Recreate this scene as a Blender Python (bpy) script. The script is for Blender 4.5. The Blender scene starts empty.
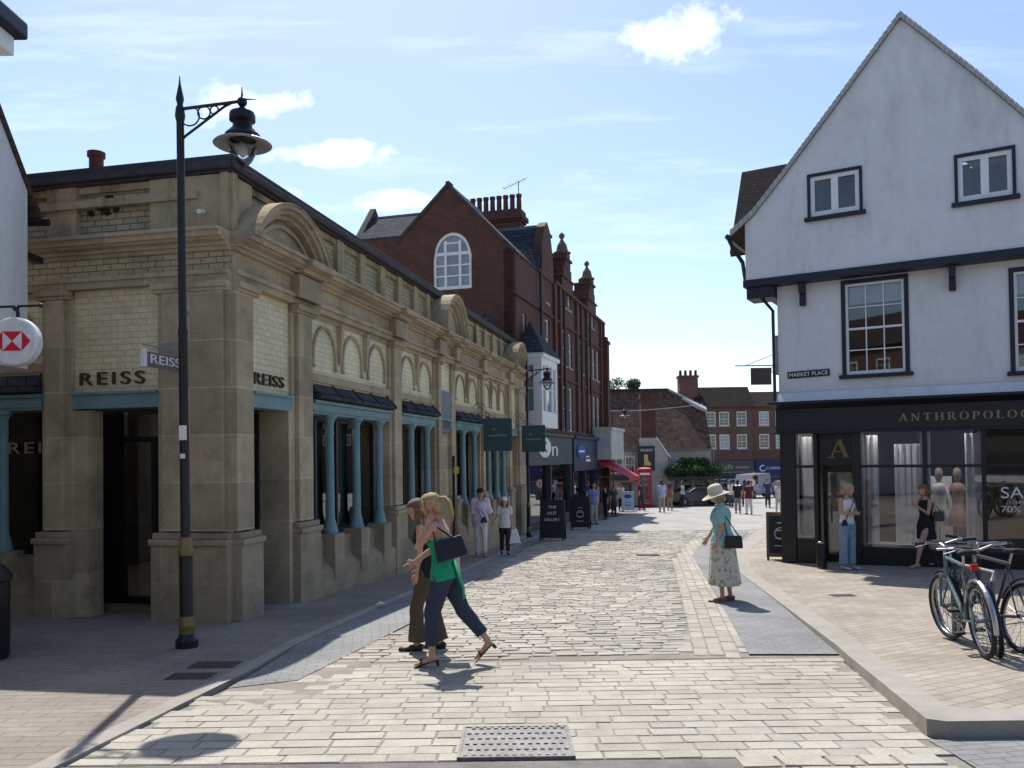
import bpy, bmesh, math, random
from mathutils import Vector, Matrix, noise
random.seed(7)
rad = math.radians
SC = bpy.context.scene
COL = SC.collection
# ------------------------------------------------------------------ camera
FPX, ROLL, PITCH, SHIFT, EYE = 830.0, 0.013, 0.02, 0.0565, 1.7
cam = bpy.data.cameras.new('camera'); camo = bpy.data.objects.new('camera', cam); COL.objects.link(camo)
cam.sensor_width = 36; cam.lens = FPX / 1024 * 36; cam.shift_y = SHIFT
cam.clip_start = .1; cam.clip_end = 6000
camo.matrix_world = Matrix.Translation((0, 0, EYE)) @ Matrix.Rotation(math.pi/2 + PITCH, 4, 'X') @ Matrix.Rotation(-ROLL, 4, 'Z')
SC.camera = camo
CR = camo.matrix_world.to_3x3()
# ------------------------------------------------------------------ sun and sky
SUN_AZ, SUN_EL = rad(-12.3), rad(55.5)      # azimuth from +Y towards +X
sd = Vector((math.sin(SUN_AZ)*math.cos(SUN_EL), math.cos(SUN_AZ)*math.cos(SUN_EL), math.sin(SUN_EL)))
sl = bpy.data.lights.new('sun', 'SUN'); sl.energy = 4.3; sl.angle = rad(.53); sl.color = (1, .95, .87)
so = bpy.data.objects.new('sun', sl); COL.objects.link(so); so.rotation_euler = sd.to_track_quat('Z', 'Y').to_euler()
W = bpy.data.worlds.new('World'); SC.world = W; W.use_nodes = True
nt = W.node_tree; nt.nodes.clear()
def wn(t, **k):
    n = nt.nodes.new(t)
    for a, b in k.items(): setattr(n, a, b)
    return n
def wmath(op, a, b=None, clamp=False):
    n = wn('ShaderNodeMath', operation=op, use_clamp=clamp)
    for i, v in enumerate((a, b)):
        if v is None: continue
        if isinstance(v, (int, float)): n.inputs[i].default_value = v
        else: nt.links.new(v, n.inputs[i])
    return n.outputs[0]
sky = wn('ShaderNodeTexSky', sky_type='NISHITA', sun_disc=False)
sky.sun_elevation = SUN_EL; sky.sun_rotation = SUN_AZ; sky.altitude = 100; sky.air_density = 1.0; sky.dust_density = .7; sky.ozone_density = 1.0
tc = wn('ShaderNodeTexCoord'); sp = wn('ShaderNodeSeparateXYZ'); nt.links.new(tc.outputs['Generated'], sp.inputs[0])
yy = wmath('MAXIMUM', sp.outputs[1], .02)
uu = wmath('DIVIDE', sp.outputs[0], yy); vv = wmath('DIVIDE', sp.outputs[2], yy)
cmb = wn('ShaderNodeCombineXYZ'); nt.links.new(uu, cmb.inputs[0]); nt.links.new(vv, cmb.inputs[1])
def wnoise(scale, detail, sx=1, sy=1, rot=0, off=0):
    mp = wn('ShaderNodeMapping'); mp.inputs['Scale'].default_value = (sx, sy, 1); mp.inputs['Rotation'].default_value = (0, 0, rot); mp.inputs['Location'].default_value = (off, off, 0)
    nt.links.new(cmb.outputs[0], mp.inputs[0])
    n = wn('ShaderNodeTexNoise'); n.inputs['Scale'].default_value = scale; n.inputs['Detail'].default_value = detail; n.inputs['Roughness'].default_value = .62
    nt.links.new(mp.outputs[0], n.inputs['Vector']); return n.outputs[0]
nz = wnoise(9, 9)
total = None
for (cu, cv, ru, rv, dens) in ((.195, .520, .074, .044, 1.0), (-.315, .436, .082, .026, .95), (-.225, .372, .088, .017, .95), (-.135, .315, .055, .014, .85),
                               (-.365, .44, .03, .04, .7), (-.27, .325, .03, .014, .7), (.175, .09, .16, .03, .75)):
    a = wmath('POWER', wmath('DIVIDE', wmath('SUBTRACT', uu, cu), ru), 2); b = wmath('POWER', wmath('DIVIDE', wmath('SUBTRACT', vv, cv), rv), 2)
    q = wmath('SUBTRACT', 1.0, wmath('ADD', a, b))
    q = wmath('MULTIPLY', wmath('ADD', q, wmath('MULTIPLY', wmath('SUBTRACT', nz, .52), 8.0)), .42, True)
    fade = wmath('MULTIPLY', q, dens)
    fade = wmath('MULTIPLY', fade, wmath('LESS_THAN', wmath('ADD', a, b), 6))
    total = fade if total is None else wmath('MAXIMUM', total, fade)
w1 = wnoise(1.6, 7, 1.0, 6.0, rad(28), 3.1)
w1 = wmath('MULTIPLY', wmath('SUBTRACT', w1, .55), 3.0, True)
w2 = wnoise(2.2, 8, .8, 7.0, rad(-38), 7.7)
w2 = wmath('MULTIPLY', wmath('SUBTRACT', w2, .54), 2.6, True)
total = wmath('MAXIMUM', total, wmath('MAXIMUM', wmath('MULTIPLY', w1, .38), wmath('MULTIPLY', w2, .30)))
total = wmath('MULTIPLY', total, wmath('GREATER_THAN', sp.outputs[1], .05))
mix = wn('ShaderNodeMixRGB'); nt.links.new(total, mix.inputs[0]); nt.links.new(sky.outputs[0], mix.inputs[1]); mix.inputs[2].default_value = (11, 11.2, 11.5, 1)
bg = wn('ShaderNodeBackground'); bg.inputs[1].default_value = .136; nt.links.new(mix.outputs[0], bg.inputs[0])
wo = wn('ShaderNodeOutputWorld'); nt.links.new(bg.outputs[0], wo.inputs[0])
SC.view_settings.view_transform = 'Standard'; SC.view_settings.look = 'None'; SC.view_settings.gamma = 1; SC.view_settings.exposure = 0.42
SC.render.engine = 'CYCLES'; SC.cycles.max_bounces = 6; SC.cycles.transparent_max_bounces = 12; SC.cycles.caustics_reflective = False; SC.cycles.caustics_refractive = False

# ------------------------------------------------------------------ ground heights and surveying helpers
KN = [(-60, 0), (0, 0), (5, -.13), (8, -.31), (12, -.43), (18, -.68), (23, -.90), (30, -1.07), (50, -1.55), (80, -2.0), (300, -2.7), (4000, -2.8)]
def gz(y):
    for (a, b), (c, d) in zip(KN, KN[1:]):
        if y <= c: return b + (d-b)*(y-a)/(c-a)
    return KN[-1][1]
def ray(px, py):
    d = CR @ Vector(((px-512)/FPX, (384-py+SHIFT*1024)/FPX, -1)); return d / d.y
def G(px, py):
    d = ray(px, py); lo, hi = 1, 400
    for i in range(50):
        m = (lo+hi)/2
        if EYE + d.z*m > gz(m): lo = m
        else: hi = m
    return Vector((d.x*m, m, gz(m)))
def P(px, py, Y):
    d = ray(px, py); return Vector((d.x*Y, Y, EYE + d.z*Y))

# ------------------------------------------------------------------ materials
def newmat(name):
    m = bpy.data.materials.new(name); m.use_nodes = True
    t = m.node_tree; b = t.nodes['Principled BSDF']
    return m, t, b
def nd(t, ty, **k):
    n = t.nodes.new(ty)
    for a, b in k.items(): setattr(n, a, b)
    return n
def mth(t, op, a, b=None, clamp=False):
    n = nd(t, 'ShaderNodeMath', operation=op, use_clamp=clamp)
    for i, v in enumerate((a, b)):
        if v is None: continue
        if isinstance(v, (int, float)): n.inputs[i].default_value = v
        else: t.links.new(v, n.inputs[i])
    return n.outputs[0]
def nse(t, vec, scale, detail=5, rough=.6):
    n = nd(t, 'ShaderNodeTexNoise'); n.inputs['Scale'].default_value = scale; n.inputs['Detail'].default_value = detail; n.inputs['Roughness'].default_value = rough
    t.links.new(vec, n.inputs['Vector']); return n.outputs[0]
def mixc(t, fac, a, b, mode='MIX'):
    n = nd(t, 'ShaderNodeMixRGB', blend_type=mode)
    for i, v in zip((0, 1, 2), (fac, a, b)):
        if isinstance(v, (int, float)): n.inputs[i].default_value = v
        elif isinstance(v, tuple): n.inputs[i].default_value = (*v, 1)
        else: t.links.new(v, n.inputs[i])
    return n.outputs[0]
def spread(t, f, lo, hi):
    n = nd(t, 'ShaderNodeMapRange'); n.inputs[1].default_value = .3; n.inputs[2].default_value = .7; n.inputs[3].default_value = lo; n.inputs[4].default_value = hi
    t.links.new(f, n.inputs[0]); return n.outputs[0]
def mat(name, col, rough=.8, var=.12, scale=3, bump=.0, metal=0, spec=.4, fine=40, stain=None):
    m, t, b = newmat(name); tcn = nd(t, 'ShaderNodeTexCoord'); v = tcn.outputs['Object']
    f1 = spread(t, nse(t, v, scale), 1-var, 1+var); f2 = spread(t, nse(t, v, fine, 3), 1-var*.6, 1+var*.6)
    mul = mth(t, 'MULTIPLY', f1, f2)
    c = mixc(t, 1.0, col, nd(t, 'ShaderNodeCombineXYZ').outputs[0], 'MULTIPLY')
    cx = c.node.inputs[2].links[0].from_node
    for i in range(3): t.links.new(mul, cx.inputs[i])
    if stain:
        sc, amt, ssc = stain
        mpn = nd(t, 'ShaderNodeMapping'); mpn.inputs['Scale'].default_value = (1, 1, .25); t.links.new(v, mpn.inputs[0])
        fs = mth(t, 'MULTIPLY', mth(t, 'SUBTRACT', nse(t, mpn.outputs[0], ssc, 7, .7), .50), 4*amt, True)
        c = mixc(t, fs, c, sc)
    t.links.new(c, b.inputs['Base Color']); b.inputs['Roughness'].default_value = rough; b.inputs['Metallic'].default_value = metal
    b.inputs['Specular IOR Level'].default_value = spec
    if bump:
        bn = nd(t, 'ShaderNodeBump'); bn.inputs['Strength'].default_value = bump; bn.inputs['Distance'].default_value = .02
        t.links.new(nse(t, v, fine, 6), bn.inputs['Height']); t.links.new(bn.outputs[0], b.inputs['Normal'])
    return m
def brick(name, c1, c2, mortar, w, h, ms=.01, rough=.85, bump=.4, wall=True, rot=0, stain=None, bias=0, dist=.01, offset=.5, soft=.1, wob=0):
    m, t, b = newmat(name); tcn = nd(t, 'ShaderNodeTexCoord'); v = tcn.outputs['Object']
    s = nd(t, 'ShaderNodeSeparateXYZ'); t.links.new(v, s.inputs[0]); cb = nd(t, 'ShaderNodeCombineXYZ')
    if wall:
        t.links.new(mth(t, 'ADD', s.outputs[0], s.outputs[1]), cb.inputs[0]); t.links.new(s.outputs[2], cb.inputs[1])
    else:
        t.links.new(s.outputs[0], cb.inputs[0]); t.links.new(s.outputs[1], cb.inputs[1])
    mp = nd(t, 'ShaderNodeMapping'); mp.inputs['Rotation'].default_value = (0, 0, rot); t.links.new(cb.outputs[0], mp.inputs[0])
    vec = mp.outputs[0]
    if wob:
        nn = nd(t, 'ShaderNodeTexNoise'); nn.inputs['Scale'].default_value = 1.3; nn.inputs['Detail'].default_value = 4; t.links.new(vec, nn.inputs['Vector'])
        va = nd(t, 'ShaderNodeVectorMath', operation='MULTIPLY_ADD'); t.links.new(nn.outputs['Color'], va.inputs[0]); va.inputs[1].default_value = (wob,)*3; t.links.new(vec, va.inputs[2]); vec = va.outputs[0]
    br = nd(t, 'ShaderNodeTexBrick', offset=offset); t.links.new(vec, br.inputs['Vector'])
    br.inputs['Scale'].default_value = 1; br.inputs['Brick Width'].default_value = w; br.inputs['Row Height'].default_value = h
    br.inputs['Mortar Size'].default_value = ms; br.inputs['Mortar Smooth'].default_value = soft; br.inputs['Bias'].default_value = bias
    br.inputs['Color1'].default_value = (*c1, 1); br.inputs['Color2'].default_value = (*c2, 1); br.inputs['Mortar'].default_value = (*mortar, 1)
    f = spread(t, nse(t, v, 1.1, 6), .8, 1.2); f2 = spread(t, nse(t, v, 30, 4), .88, 1.12); f = mth(t, 'MULTIPLY', f, f2)
    cx = nd(t, 'ShaderNodeCombineXYZ')
    for i in range(3): t.links.new(f, cx.inputs[i])
    c = mixc(t, 1.0, br.outputs['Color'], cx.outputs[0], 'MULTIPLY')
    if stain:
        sc, amt, ssc = stain
        fs = mth(t, 'MULTIPLY', mth(t, 'SUBTRACT', nse(t, v, ssc, 7, .7), .50), 4*amt, True)
        c = mixc(t, fs, c, sc)
    t.links.new(c, b.inputs['Base Color']); b.inputs['Roughness'].default_value = rough
    bn = nd(t, 'ShaderNodeBump', invert=True); bn.inputs['Strength'].default_value = bump; bn.inputs['Distance'].default_value = dist
    hh = mth(t, 'ADD', br.outputs['Fac'], mth(t, 'MULTIPLY', nse(t, v, 25, 5), -.5))
    t.links.new(hh, bn.inputs['Height']); t.links.new(bn.outputs[0], b.inputs['Normal'])
    return m
def glass(name, tint=.9, refl=1.0):
    m, t, b = newmat(name); t.nodes.remove(b)
    tr = nd(t, 'ShaderNodeBsdfTransparent'); tr.inputs[0].default_value = (tint, tint, tint*1.01, 1)
    gl = nd(t, 'ShaderNodeBsdfGlossy'); gl.inputs['Roughness'].default_value = .015
    fr = nd(t, 'ShaderNodeFresnel'); fr.inputs[0].default_value = 1.5
    mx = nd(t, 'ShaderNodeMixShader'); t.links.new(mth(t, 'MULTIPLY', fr.outputs[0], 1.9*refl, True), mx.inputs[0]); t.links.new(tr.outputs[0], mx.inputs[1]); t.links.new(gl.outputs[0], mx.inputs[2])
    t.links.new(mx.outputs[0], t.nodes['Material Output'].inputs[0]); return m
def stonemat(name, base, lo=.45, hi=1.35):
    # paving stones: each stone carries its own random attribute
    m, t, b = newmat(name); at = nd(t, 'ShaderNodeAttribute', attribute_name='rnd'); tcn = nd(t, 'ShaderNodeTexCoord'); v = tcn.outputs['Object']
    f = nd(t, 'ShaderNodeMapRange'); f.inputs[3].default_value = lo; f.inputs[4].default_value = hi; t.links.new(at.outputs['Fac'], f.inputs[0])
    f = mth(t, 'MULTIPLY', f.outputs[0], spread(t, nse(t, v, 60, 5), .85, 1.15)); f = mth(t, 'MULTIPLY', f, spread(t, nse(t, v, .7, 6), .80, 1.12)); f = mth(t, 'MULTIPLY', f, spread(t, nse(t, v, 4.5, 7, .7), .84, 1.10))
    cx = nd(t, 'ShaderNodeCombineXYZ')
    for i in range(3): t.links.new(f, cx.inputs[i])
    hue = nse(t, at.outputs['Vector'], 40, 2)
    c0 = mixc(t, hue, base, tuple(x*y for x, y in zip(base, (1.0, .92, .80))))
    c = mixc(t, 1.0, c0, cx.outputs[0], 'MULTIPLY')
    t.links.new(c, b.inputs['Base Color']); b.inputs['Roughness'].default_value = .8
    bn = nd(t, 'ShaderNodeBump'); bn.inputs['Strength'].default_value = .5; bn.inputs['Distance'].default_value = .012
    t.links.new(nse(t, v, 22, 7), bn.inputs['Height']); t.links.new(bn.outputs[0], b.inputs['Normal']); return m

M = {}
M['stone'] = brick('limestone', (.47, .385, .26), (.34, .275, .185), (.52, .45, .34), 1.3, .62, .008, bump=.35, stain=((.12, .095, .065), .62, 1.7))
M['stone_dirty'] = mat('weathered_limestone', (.42, .335, .205), .9, .2, 2, .5, stain=((.045, .038, .03), 1.1, 2.0))
M['plinth'] = brick('plinth_stone', (.37, .305, .215), (.29, .235, .165), (.42, .36, .27), 1.1, .55, .006, bump=.3, stain=((.07, .055, .04), .5, 2.5))
M['coping'] = mat('blackened_coping', (.055, .05, .055), .9, .3, 3, .5)
M['cream_brick'] = brick('cream_glazed_brick', (.68, .59, .38), (.61, .53, .34), (.46, .40, .27), .225, .083, .007, .45, .35)
M['dim_brick'] = brick('soiled_cream_brick', (.48, .42, .27), (.40, .34, .22), (.17, .14, .09), .225, .083, .008, .7, .4, stain=((.09, .075, .05), .4, 2))
M['teal'] = mat('teal_paint', (.15, .275, .305), .5, .16, 2, 0)
M['slate'] = brick('slate_roof', (.040, .045, .06), (.07, .075, .09), (.02, .02, .03), .3, .16, .012, .95, .6)
M['slate'].node_tree.nodes['Principled BSDF'].inputs['Specular IOR Level'].default_value = .15
M['lead'] = mat('lead_sheet', (.13, .13, .17), .5, .15, 3)
M['red_brick'] = brick('red_brick', (.125, .045, .032), (.085, .031, .024), (.07, .042, .034), .225, .075, .008, bump=.3, stain=((.06, .025, .022), .4, 1.2))
M['red_stone'] = mat('red_terracotta', (.095, .038, .029), .8, .2, 4, .3)
M['sandstone'] = mat('pale_sandstone', (.42, .36, .28), .8, .15, 4, .2)
M['white_paint'] = mat('white_paint', (.78, .78, .80), .5, .04, 3)
M['render'] = mat('white_render', (.70, .70, .715), .85, .06, 1.0, .4, stain=((.44, .44, .45), .65, 1.5), fine=7)
M['dark_roof'] = brick('dark_brown_tiles', (.045, .034, .032), (.03, .025, .025), (.015, .012, .012), .25, .18, .012, .95, .6)
M['dark_roof'].node_tree.nodes['Principled BSDF'].inputs['Specular IOR Level'].default_value = .1
M['pub_wall'] = mat('pub_limewash', (.46, .44, .42), .9, .15, 1.5, .2)
M['verge'] = mat('mortared_verge', (.42, .41, .40), .9, .15, 6, .4)
M['black_paint'] = mat('black_paint', (.010, .011, .016), .35, .1, 3)
M['navy_timber'] = mat('dark_timber_paint', (.014, .016, .03), .5, .1, 3)
M['shop_black'] = mat('shopfront_black', (.012, .013, .017), .4, .15, 3)
M['lamp_black'] = mat('lamp_black', (.010, .011, .014), .4, .1, 6)
M['gold'] = mat('gold_paint', (.20, .15, .055), .45, .1, 5, metal=.3)
M['gold_leaf'] = mat('gilt_letters', (.30, .24, .13), .5, .1, 5)
M['letter_dark'] = mat('dark_letters', (.05, .034, .022), .5, .1, 5)
M['white_letter'] = mat('white_letters', (.75, .75, .75), .6, .03, 5)
M['red_sign'] = mat('red_sign', (.60, .01, .03), .4, .03, 5)
M['glass'] = glass('shop_glass', .88)
M['dark_glass'] = mat('window_glass', (.025, .03, .035), .04, .05, 3, spec=.9)
M['curtained'] = mat('curtained_glass', (.22, .25, .30), .06, .25, 3, spec=.9)
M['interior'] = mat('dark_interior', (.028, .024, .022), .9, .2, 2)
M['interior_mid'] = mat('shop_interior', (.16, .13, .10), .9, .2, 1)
M['tile'] = brick('clay_tiles', (.17, .085, .055), (.06, .036, .028), (.02, .015, .013), .26, .19, .014, .9, 1.0, stain=((.30, .23, .16), .35, 2.6), dist=.03, wob=.12)
M['red_tile'] = brick('dark_red_tiles', (.085, .042, .036), (.05, .03, .028), (.02, .015, .015), .17, .11, .012, .9, .9)
M['brown_brick'] = brick('brown_brick', (.165, .075, .055), (.125, .058, .043), (.11, .08, .065), .225, .075, .009, bump=.3)
M['pot'] = mat('terracotta_pot', (.11, .04, .03), .8, .2, 5)
M['asphalt'] = mat('asphalt', (.10, .095, .09), .95, .25, 1.2, .9, fine=90)
M['agg'] = mat('aggregate_tarmac', (.27, .25, .225), .95, .25, 4, 1.0, fine=120)
M['mortar'] = mat('joint_mortar', (.25, .235, .205), .95, .2, 3, .6)
M['sett'] = stonemat('worn_setts', (.375, .36, .33), .78, 1.16)
M['slab'] = stonemat('rectangular_setts', (.392, .376, .338), .88, 1.08)
M['farpave'] = brick('far_setts', (.385, .37, .34), (.345, .33, .305), (.25, .24, .22), .24, .15, .012, bump=.5, wall=False, rot=.1)
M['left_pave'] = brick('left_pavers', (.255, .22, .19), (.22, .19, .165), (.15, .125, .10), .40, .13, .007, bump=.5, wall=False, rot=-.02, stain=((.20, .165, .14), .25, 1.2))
M['right_pave'] = brick('right_pavers', (.35, .305, .25), (.28, .24, .195), (.18, .155, .125), .25, .125, .007, bump=.4, wall=False, rot=-.55, stain=((.29, .225, .18), .25, 1.0))
M['blue_pave'] = brick('grey_blue_setts', (.235, .235, .24), (.20, .20, .205), (.13, .13, .13), .21, .09, .006, bump=.4, wall=False, rot=-.17)
M['kerb'] = mat('granite_kerb', (.325, .30, .265), .85, .14, 3, .4, fine=120)
M['iron'] = mat('cast_iron', (.20, .195, .19), .55, .2, 8, .4, metal=.5)
M['chrome'] = mat('steel', (.36, .37, .39), .32, .08, 8, metal=1)
M['rubber'] = mat('rubber', (.018, .018, .02), .8, .1, 20)
M['skin'] = mat('skin', (.50, .29, .21), .55, .06, 12)
M['lips'] = mat('lips', (.35, .10, .09), .5, .05, 12)
M['eye'] = mat('eye', (.04, .03, .03), .3, .05, 12)
def colour(name, c, rough=.85, **k):
    if name not in M: M[name] = mat(name, c, rough, k.pop('var', .12), k.pop('scale', 8), k.pop('bump', .2), **k)
    return M[name]

# ------------------------------------------------------------------ mesh builder
class MB:
    def __init__(s, f=None): s.v = []; s.f = []; s.mi = []; s.fn = f; s.rnd = []
    def add(s, vs, fs, mi=0, raw=False):
        n = len(s.v)
        s.v += [tuple(v) if (raw or s.fn is None) else tuple(s.fn(*v)) for v in vs]
        s.f += [[n+i for i in f] for f in fs]; s.mi += [mi]*len(fs); return s
    def box(s, a0, a1, b0, b1, c0, c1, mi=0):
        vs = [(a, b, c) for a in (a0, a1) for b in (b0, b1) for c in (c0, c1)]
        return s.add(vs, [(0, 1, 3, 2), (4, 6, 7, 5), (0, 4, 5, 1), (2, 3, 7, 6), (0, 2, 6, 4), (1, 5, 7, 3)], mi)
    def hexa(s, vs, mi=0):   # 8 verts: bottom 4 ring, top 4 ring
        return s.add(vs, [(3, 2, 1, 0), (4, 5, 6, 7), (0, 1, 5, 4), (1, 2, 6, 5), (2, 3, 7, 6), (3, 0, 4, 7)], mi)
    def prism(s, pts, n0, n1, mi=0):     # pts (u,z), extruded along n
        k = len(pts); vs = [(u, n0, z) for u, z in pts] + [(u, n1, z) for u, z in pts]
        return s.add(vs, [list(range(k)), list(range(2*k-1, k-1, -1))] + [(i, (i+1) % k, k+(i+1) % k, k+i) for i in range(k)], mi)
    def tube(s, pts, r, n=8, mi=0, cap=True):
        pts = [Vector(p) for p in pts]; k = len(pts); rs = r if isinstance(r, (list, tuple)) else [r]*k
        vs = []; prev = None
        for i, p in enumerate(pts):
            t = (pts[min(i+1, k-1)] - pts[max(i-1, 0)]); t = t.normalized() if t.length > 1e-9 else Vector((0, 0, 1))
            if prev is None:
                a = Vector((0, 0, 1)) if abs(t.z) < .9 else Vector((1, 0, 0)); x = t.cross(a).normalized()
            else: x = (prev - t*prev.dot(t)); x = x.normalized() if x.length > 1e-6 else t.orthogonal().normalized()
            prev = x; y = t.cross(x)
            for j in range(n):
                an = 2*math.pi*j/n; vs.append(p + (x*math.cos(an) + y*math.sin(an))*rs[i])
        fs = [(i*n+j, i*n+(j+1) % n, (i+1)*n+(j+1) % n, (i+1)*n+j) for i in range(k-1) for j in range(n)]
        if cap: fs += [list(range(n))[::-1], [(k-1)*n+j for j in range(n)]]
        return s.add(vs, fs, mi)
    def lathe(s, c, prof, n=16, mi=0, cap=True):   # prof (r,z)
        vs = [(c[0]+r*math.cos(2*math.pi*j/n), c[1]+r*math.sin(2*math.pi*j/n), c[2]+z) for r, z in prof for j in range(n)]; k = len(prof)
        fs = [(i*n+j, i*n+(j+1) % n, (i+1)*n+(j+1) % n, (i+1)*n+j) for i in range(k-1) for j in range(n)]
        if cap: fs += [list(range(n))[::-1], [(k-1)*n+j for j in range(n)]]
        return s.add(vs, fs, mi)
    def ring(s, c, R, r, axis=0, n=32, k=6, a0=0, a1=2*math.pi, mi=0):    # torus (or arc) in the plane normal to axis
        full = abs(a1-a0-2*math.pi) < 1e-6; m = n if full else n+1; vs = []
        for i in range(m):
            a = a0+(a1-a0)*i/n
            for j in range(k):
                b = 2*math.pi*j/k; d = R+r*math.cos(b); q = (d*math.cos(a), d*math.sin(a)); h = r*math.sin(b)
                vs.append({0: (c[0]+h, c[1]+q[0], c[2]+q[1]), 1: (c[0]+q[0], c[1]+h, c[2]+q[1]), 2: (c[0]+q[0], c[1]+q[1], c[2]+h)}[axis])
        fs = [(i*k+j, i*k+(j+1) % k, ((i+1) % m)*k+(j+1) % k, ((i+1) % m)*k+j) for i in range(m if full else m-1) for j in range(k)]
        return s.add(vs, fs, mi)
    def ball(s, c, r, n=10, sc=(1, 1, 1), mi=0):
        prof = [(max(.001, math.sin(math.pi*i/n)), -math.cos(math.pi*i/n)) for i in range(n+1)]; m = n+2
        vs = [(c[0]+p*r*sc[0]*math.cos(2*math.pi*j/m), c[1]+p*r*sc[1]*math.sin(2*math.pi*j/m), c[2]+z*r*sc[2]) for p, z in prof for j in range(m)]
        fs = [(i*m+j, i*m+(j+1) % m, (i+1)*m+(j+1) % m, (i+1)*m+j) for i in range(n) for j in range(m)]
        return s.add(vs, fs, mi)
    def loft(s, rings, n=14, mi=0, ref=None):   # rings: (center, a, b[, tangent]); a along side ref
        k = len(rings); vs = []; ref = Vector(ref) if ref else Vector((1, 0, 0))
        for i, rg in enumerate(rings):
            p = Vector(rg[0]); q0 = Vector(rings[max(i-1, 0)][0]); q1 = Vector(rings[min(i+1, k-1)][0]); t = (q1-q0)
            t = t.normalized() if t.length > 1e-9 else Vector((0, 0, 1))
            y = t.cross(ref); y = y.normalized() if y.length > .05 else Vector((0, 1, 0)); x = y.cross(t)
            for j in range(n):
                an = 2*math.pi*j/n; vs.append(p + x*math.cos(an)*rg[1] + y*math.sin(an)*rg[2])
        fs = [(i*n+j, i*n+(j+1) % n, (i+1)*n+(j+1) % n, (i+1)*n+j) for i in range(k-1) for j in range(n)] + [list(range(n))[::-1], [(k-1)*n+j for j in range(n)]]
        return s.add(vs, fs, mi)
    def mesh(s, name):
        me = bpy.data.meshes.new(name); me.from_pydata(s.v, [], s.f)
        bm = bmesh.new(); bm.from_mesh(me); bmesh.ops.recalc_face_normals(bm, faces=bm.faces[:]); bm.to_mesh(me); bm.free()
        for p, i in zip(me.polygons, s.mi): p.material_index = i
        return me
    def build(s, name, m, parent=None, smooth=False, bevel=0, loc=None):
        me = s.mesh(name)
        for x in (m if isinstance(m, (list, tuple)) else [m]): me.materials.append(x)
        if smooth:
            try: me.shade_smooth()
            except Exception: me.polygons.foreach_set('use_smooth', [True]*len(me.polygons))
        o = bpy.data.objects.new(name, me); COL.objects.link(o)
        if parent: o.parent = parent
        if loc is not None: o.location = loc
        if bevel:
            bv = o.modifiers.new('bevel', 'BEVEL'); bv.width = bevel; bv.segments = 2; bv.limit_method = 'ANGLE'
        if smooth == 2:
            o.modifiers.new('es', 'EDGE_SPLIT').split_angle = rad(35)
        return o
def thing(name, label, cat, loc=(0, 0, 0), rz=0, group=None):
    o = bpy.data.objects.new(name, None); COL.objects.link(o); o.location = loc; o.rotation_euler = (0, 0, rz); o.empty_display_size = .2
    return tag(o, label, cat, group)
def tag(o, label, cat, group=None):
    o['label'] = label; o['category'] = cat
    if group: o['group'] = group
    return o
def struct(o): o['kind'] = 'structure'; return o
def copy_tree(o, parent=None):
    c = o.copy(); COL.objects.link(c)
    if parent: c.parent = parent
    for ch in list(o.children): copy_tree(ch, c)
    return c
def text(name, s, h, m, parent, mtx, depth=.01, width=None, spacing=1.0):
    # lettering on a plane: local x along the reading direction, y up; mtx places it; width = total wanted width
    cu = bpy.data.curves.new(name, 'FONT'); cu.body = s; cu.size = 1; cu.extrude = 0; cu.space_character = spacing; cu.align_x = 'LEFT'
    o = bpy.data.objects.new(name, cu); COL.objects.link(o); bpy.context.view_layer.update()
    me = bpy.data.meshes.new_from_object(o.evaluated_get(bpy.context.evaluated_depsgraph_get())); bpy.data.objects.remove(o)
    xs = [v.co.x for v in me.vertices]; ys = [v.co.y for v in me.vertices]
    x0, x1, y0, y1 = min(xs), max(xs), min(ys), max(ys); sy = h/(y1-y0); sx = width/(x1-x0) if width else sy
    bm = bmesh.new(); bm.from_mesh(me)
    for v in bm.verts: v.co = Vector(((v.co.x-x0)*sx, (v.co.y-y0)*sy, 0))
    if depth:
        r = bmesh.ops.extrude_face_region(bm, geom=bm.faces[:])
        for e in r['geom']:
            if isinstance(e, bmesh.types.BMVert): e.co.z += depth
    for v in bm.verts: v.co = mtx @ v.co
    bmesh.ops.recalc_face_normals(bm, faces=bm.faces[:]); bm.to_mesh(me); bm.free(); me.materials.clear(); me.materials.append(m)
    o = bpy.data.objects.new(name, me); COL.objects.link(o); o.parent = parent; return o
def frame(o, x, y):   # matrix from origin, x dir (reading), y dir (up)
    x = Vector(x).normalized(); y = Vector(y).normalized(); z = x.cross(y); m = Matrix((x, y, z)).transposed().to_4x4(); m.translation = Vector(o); return m
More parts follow.
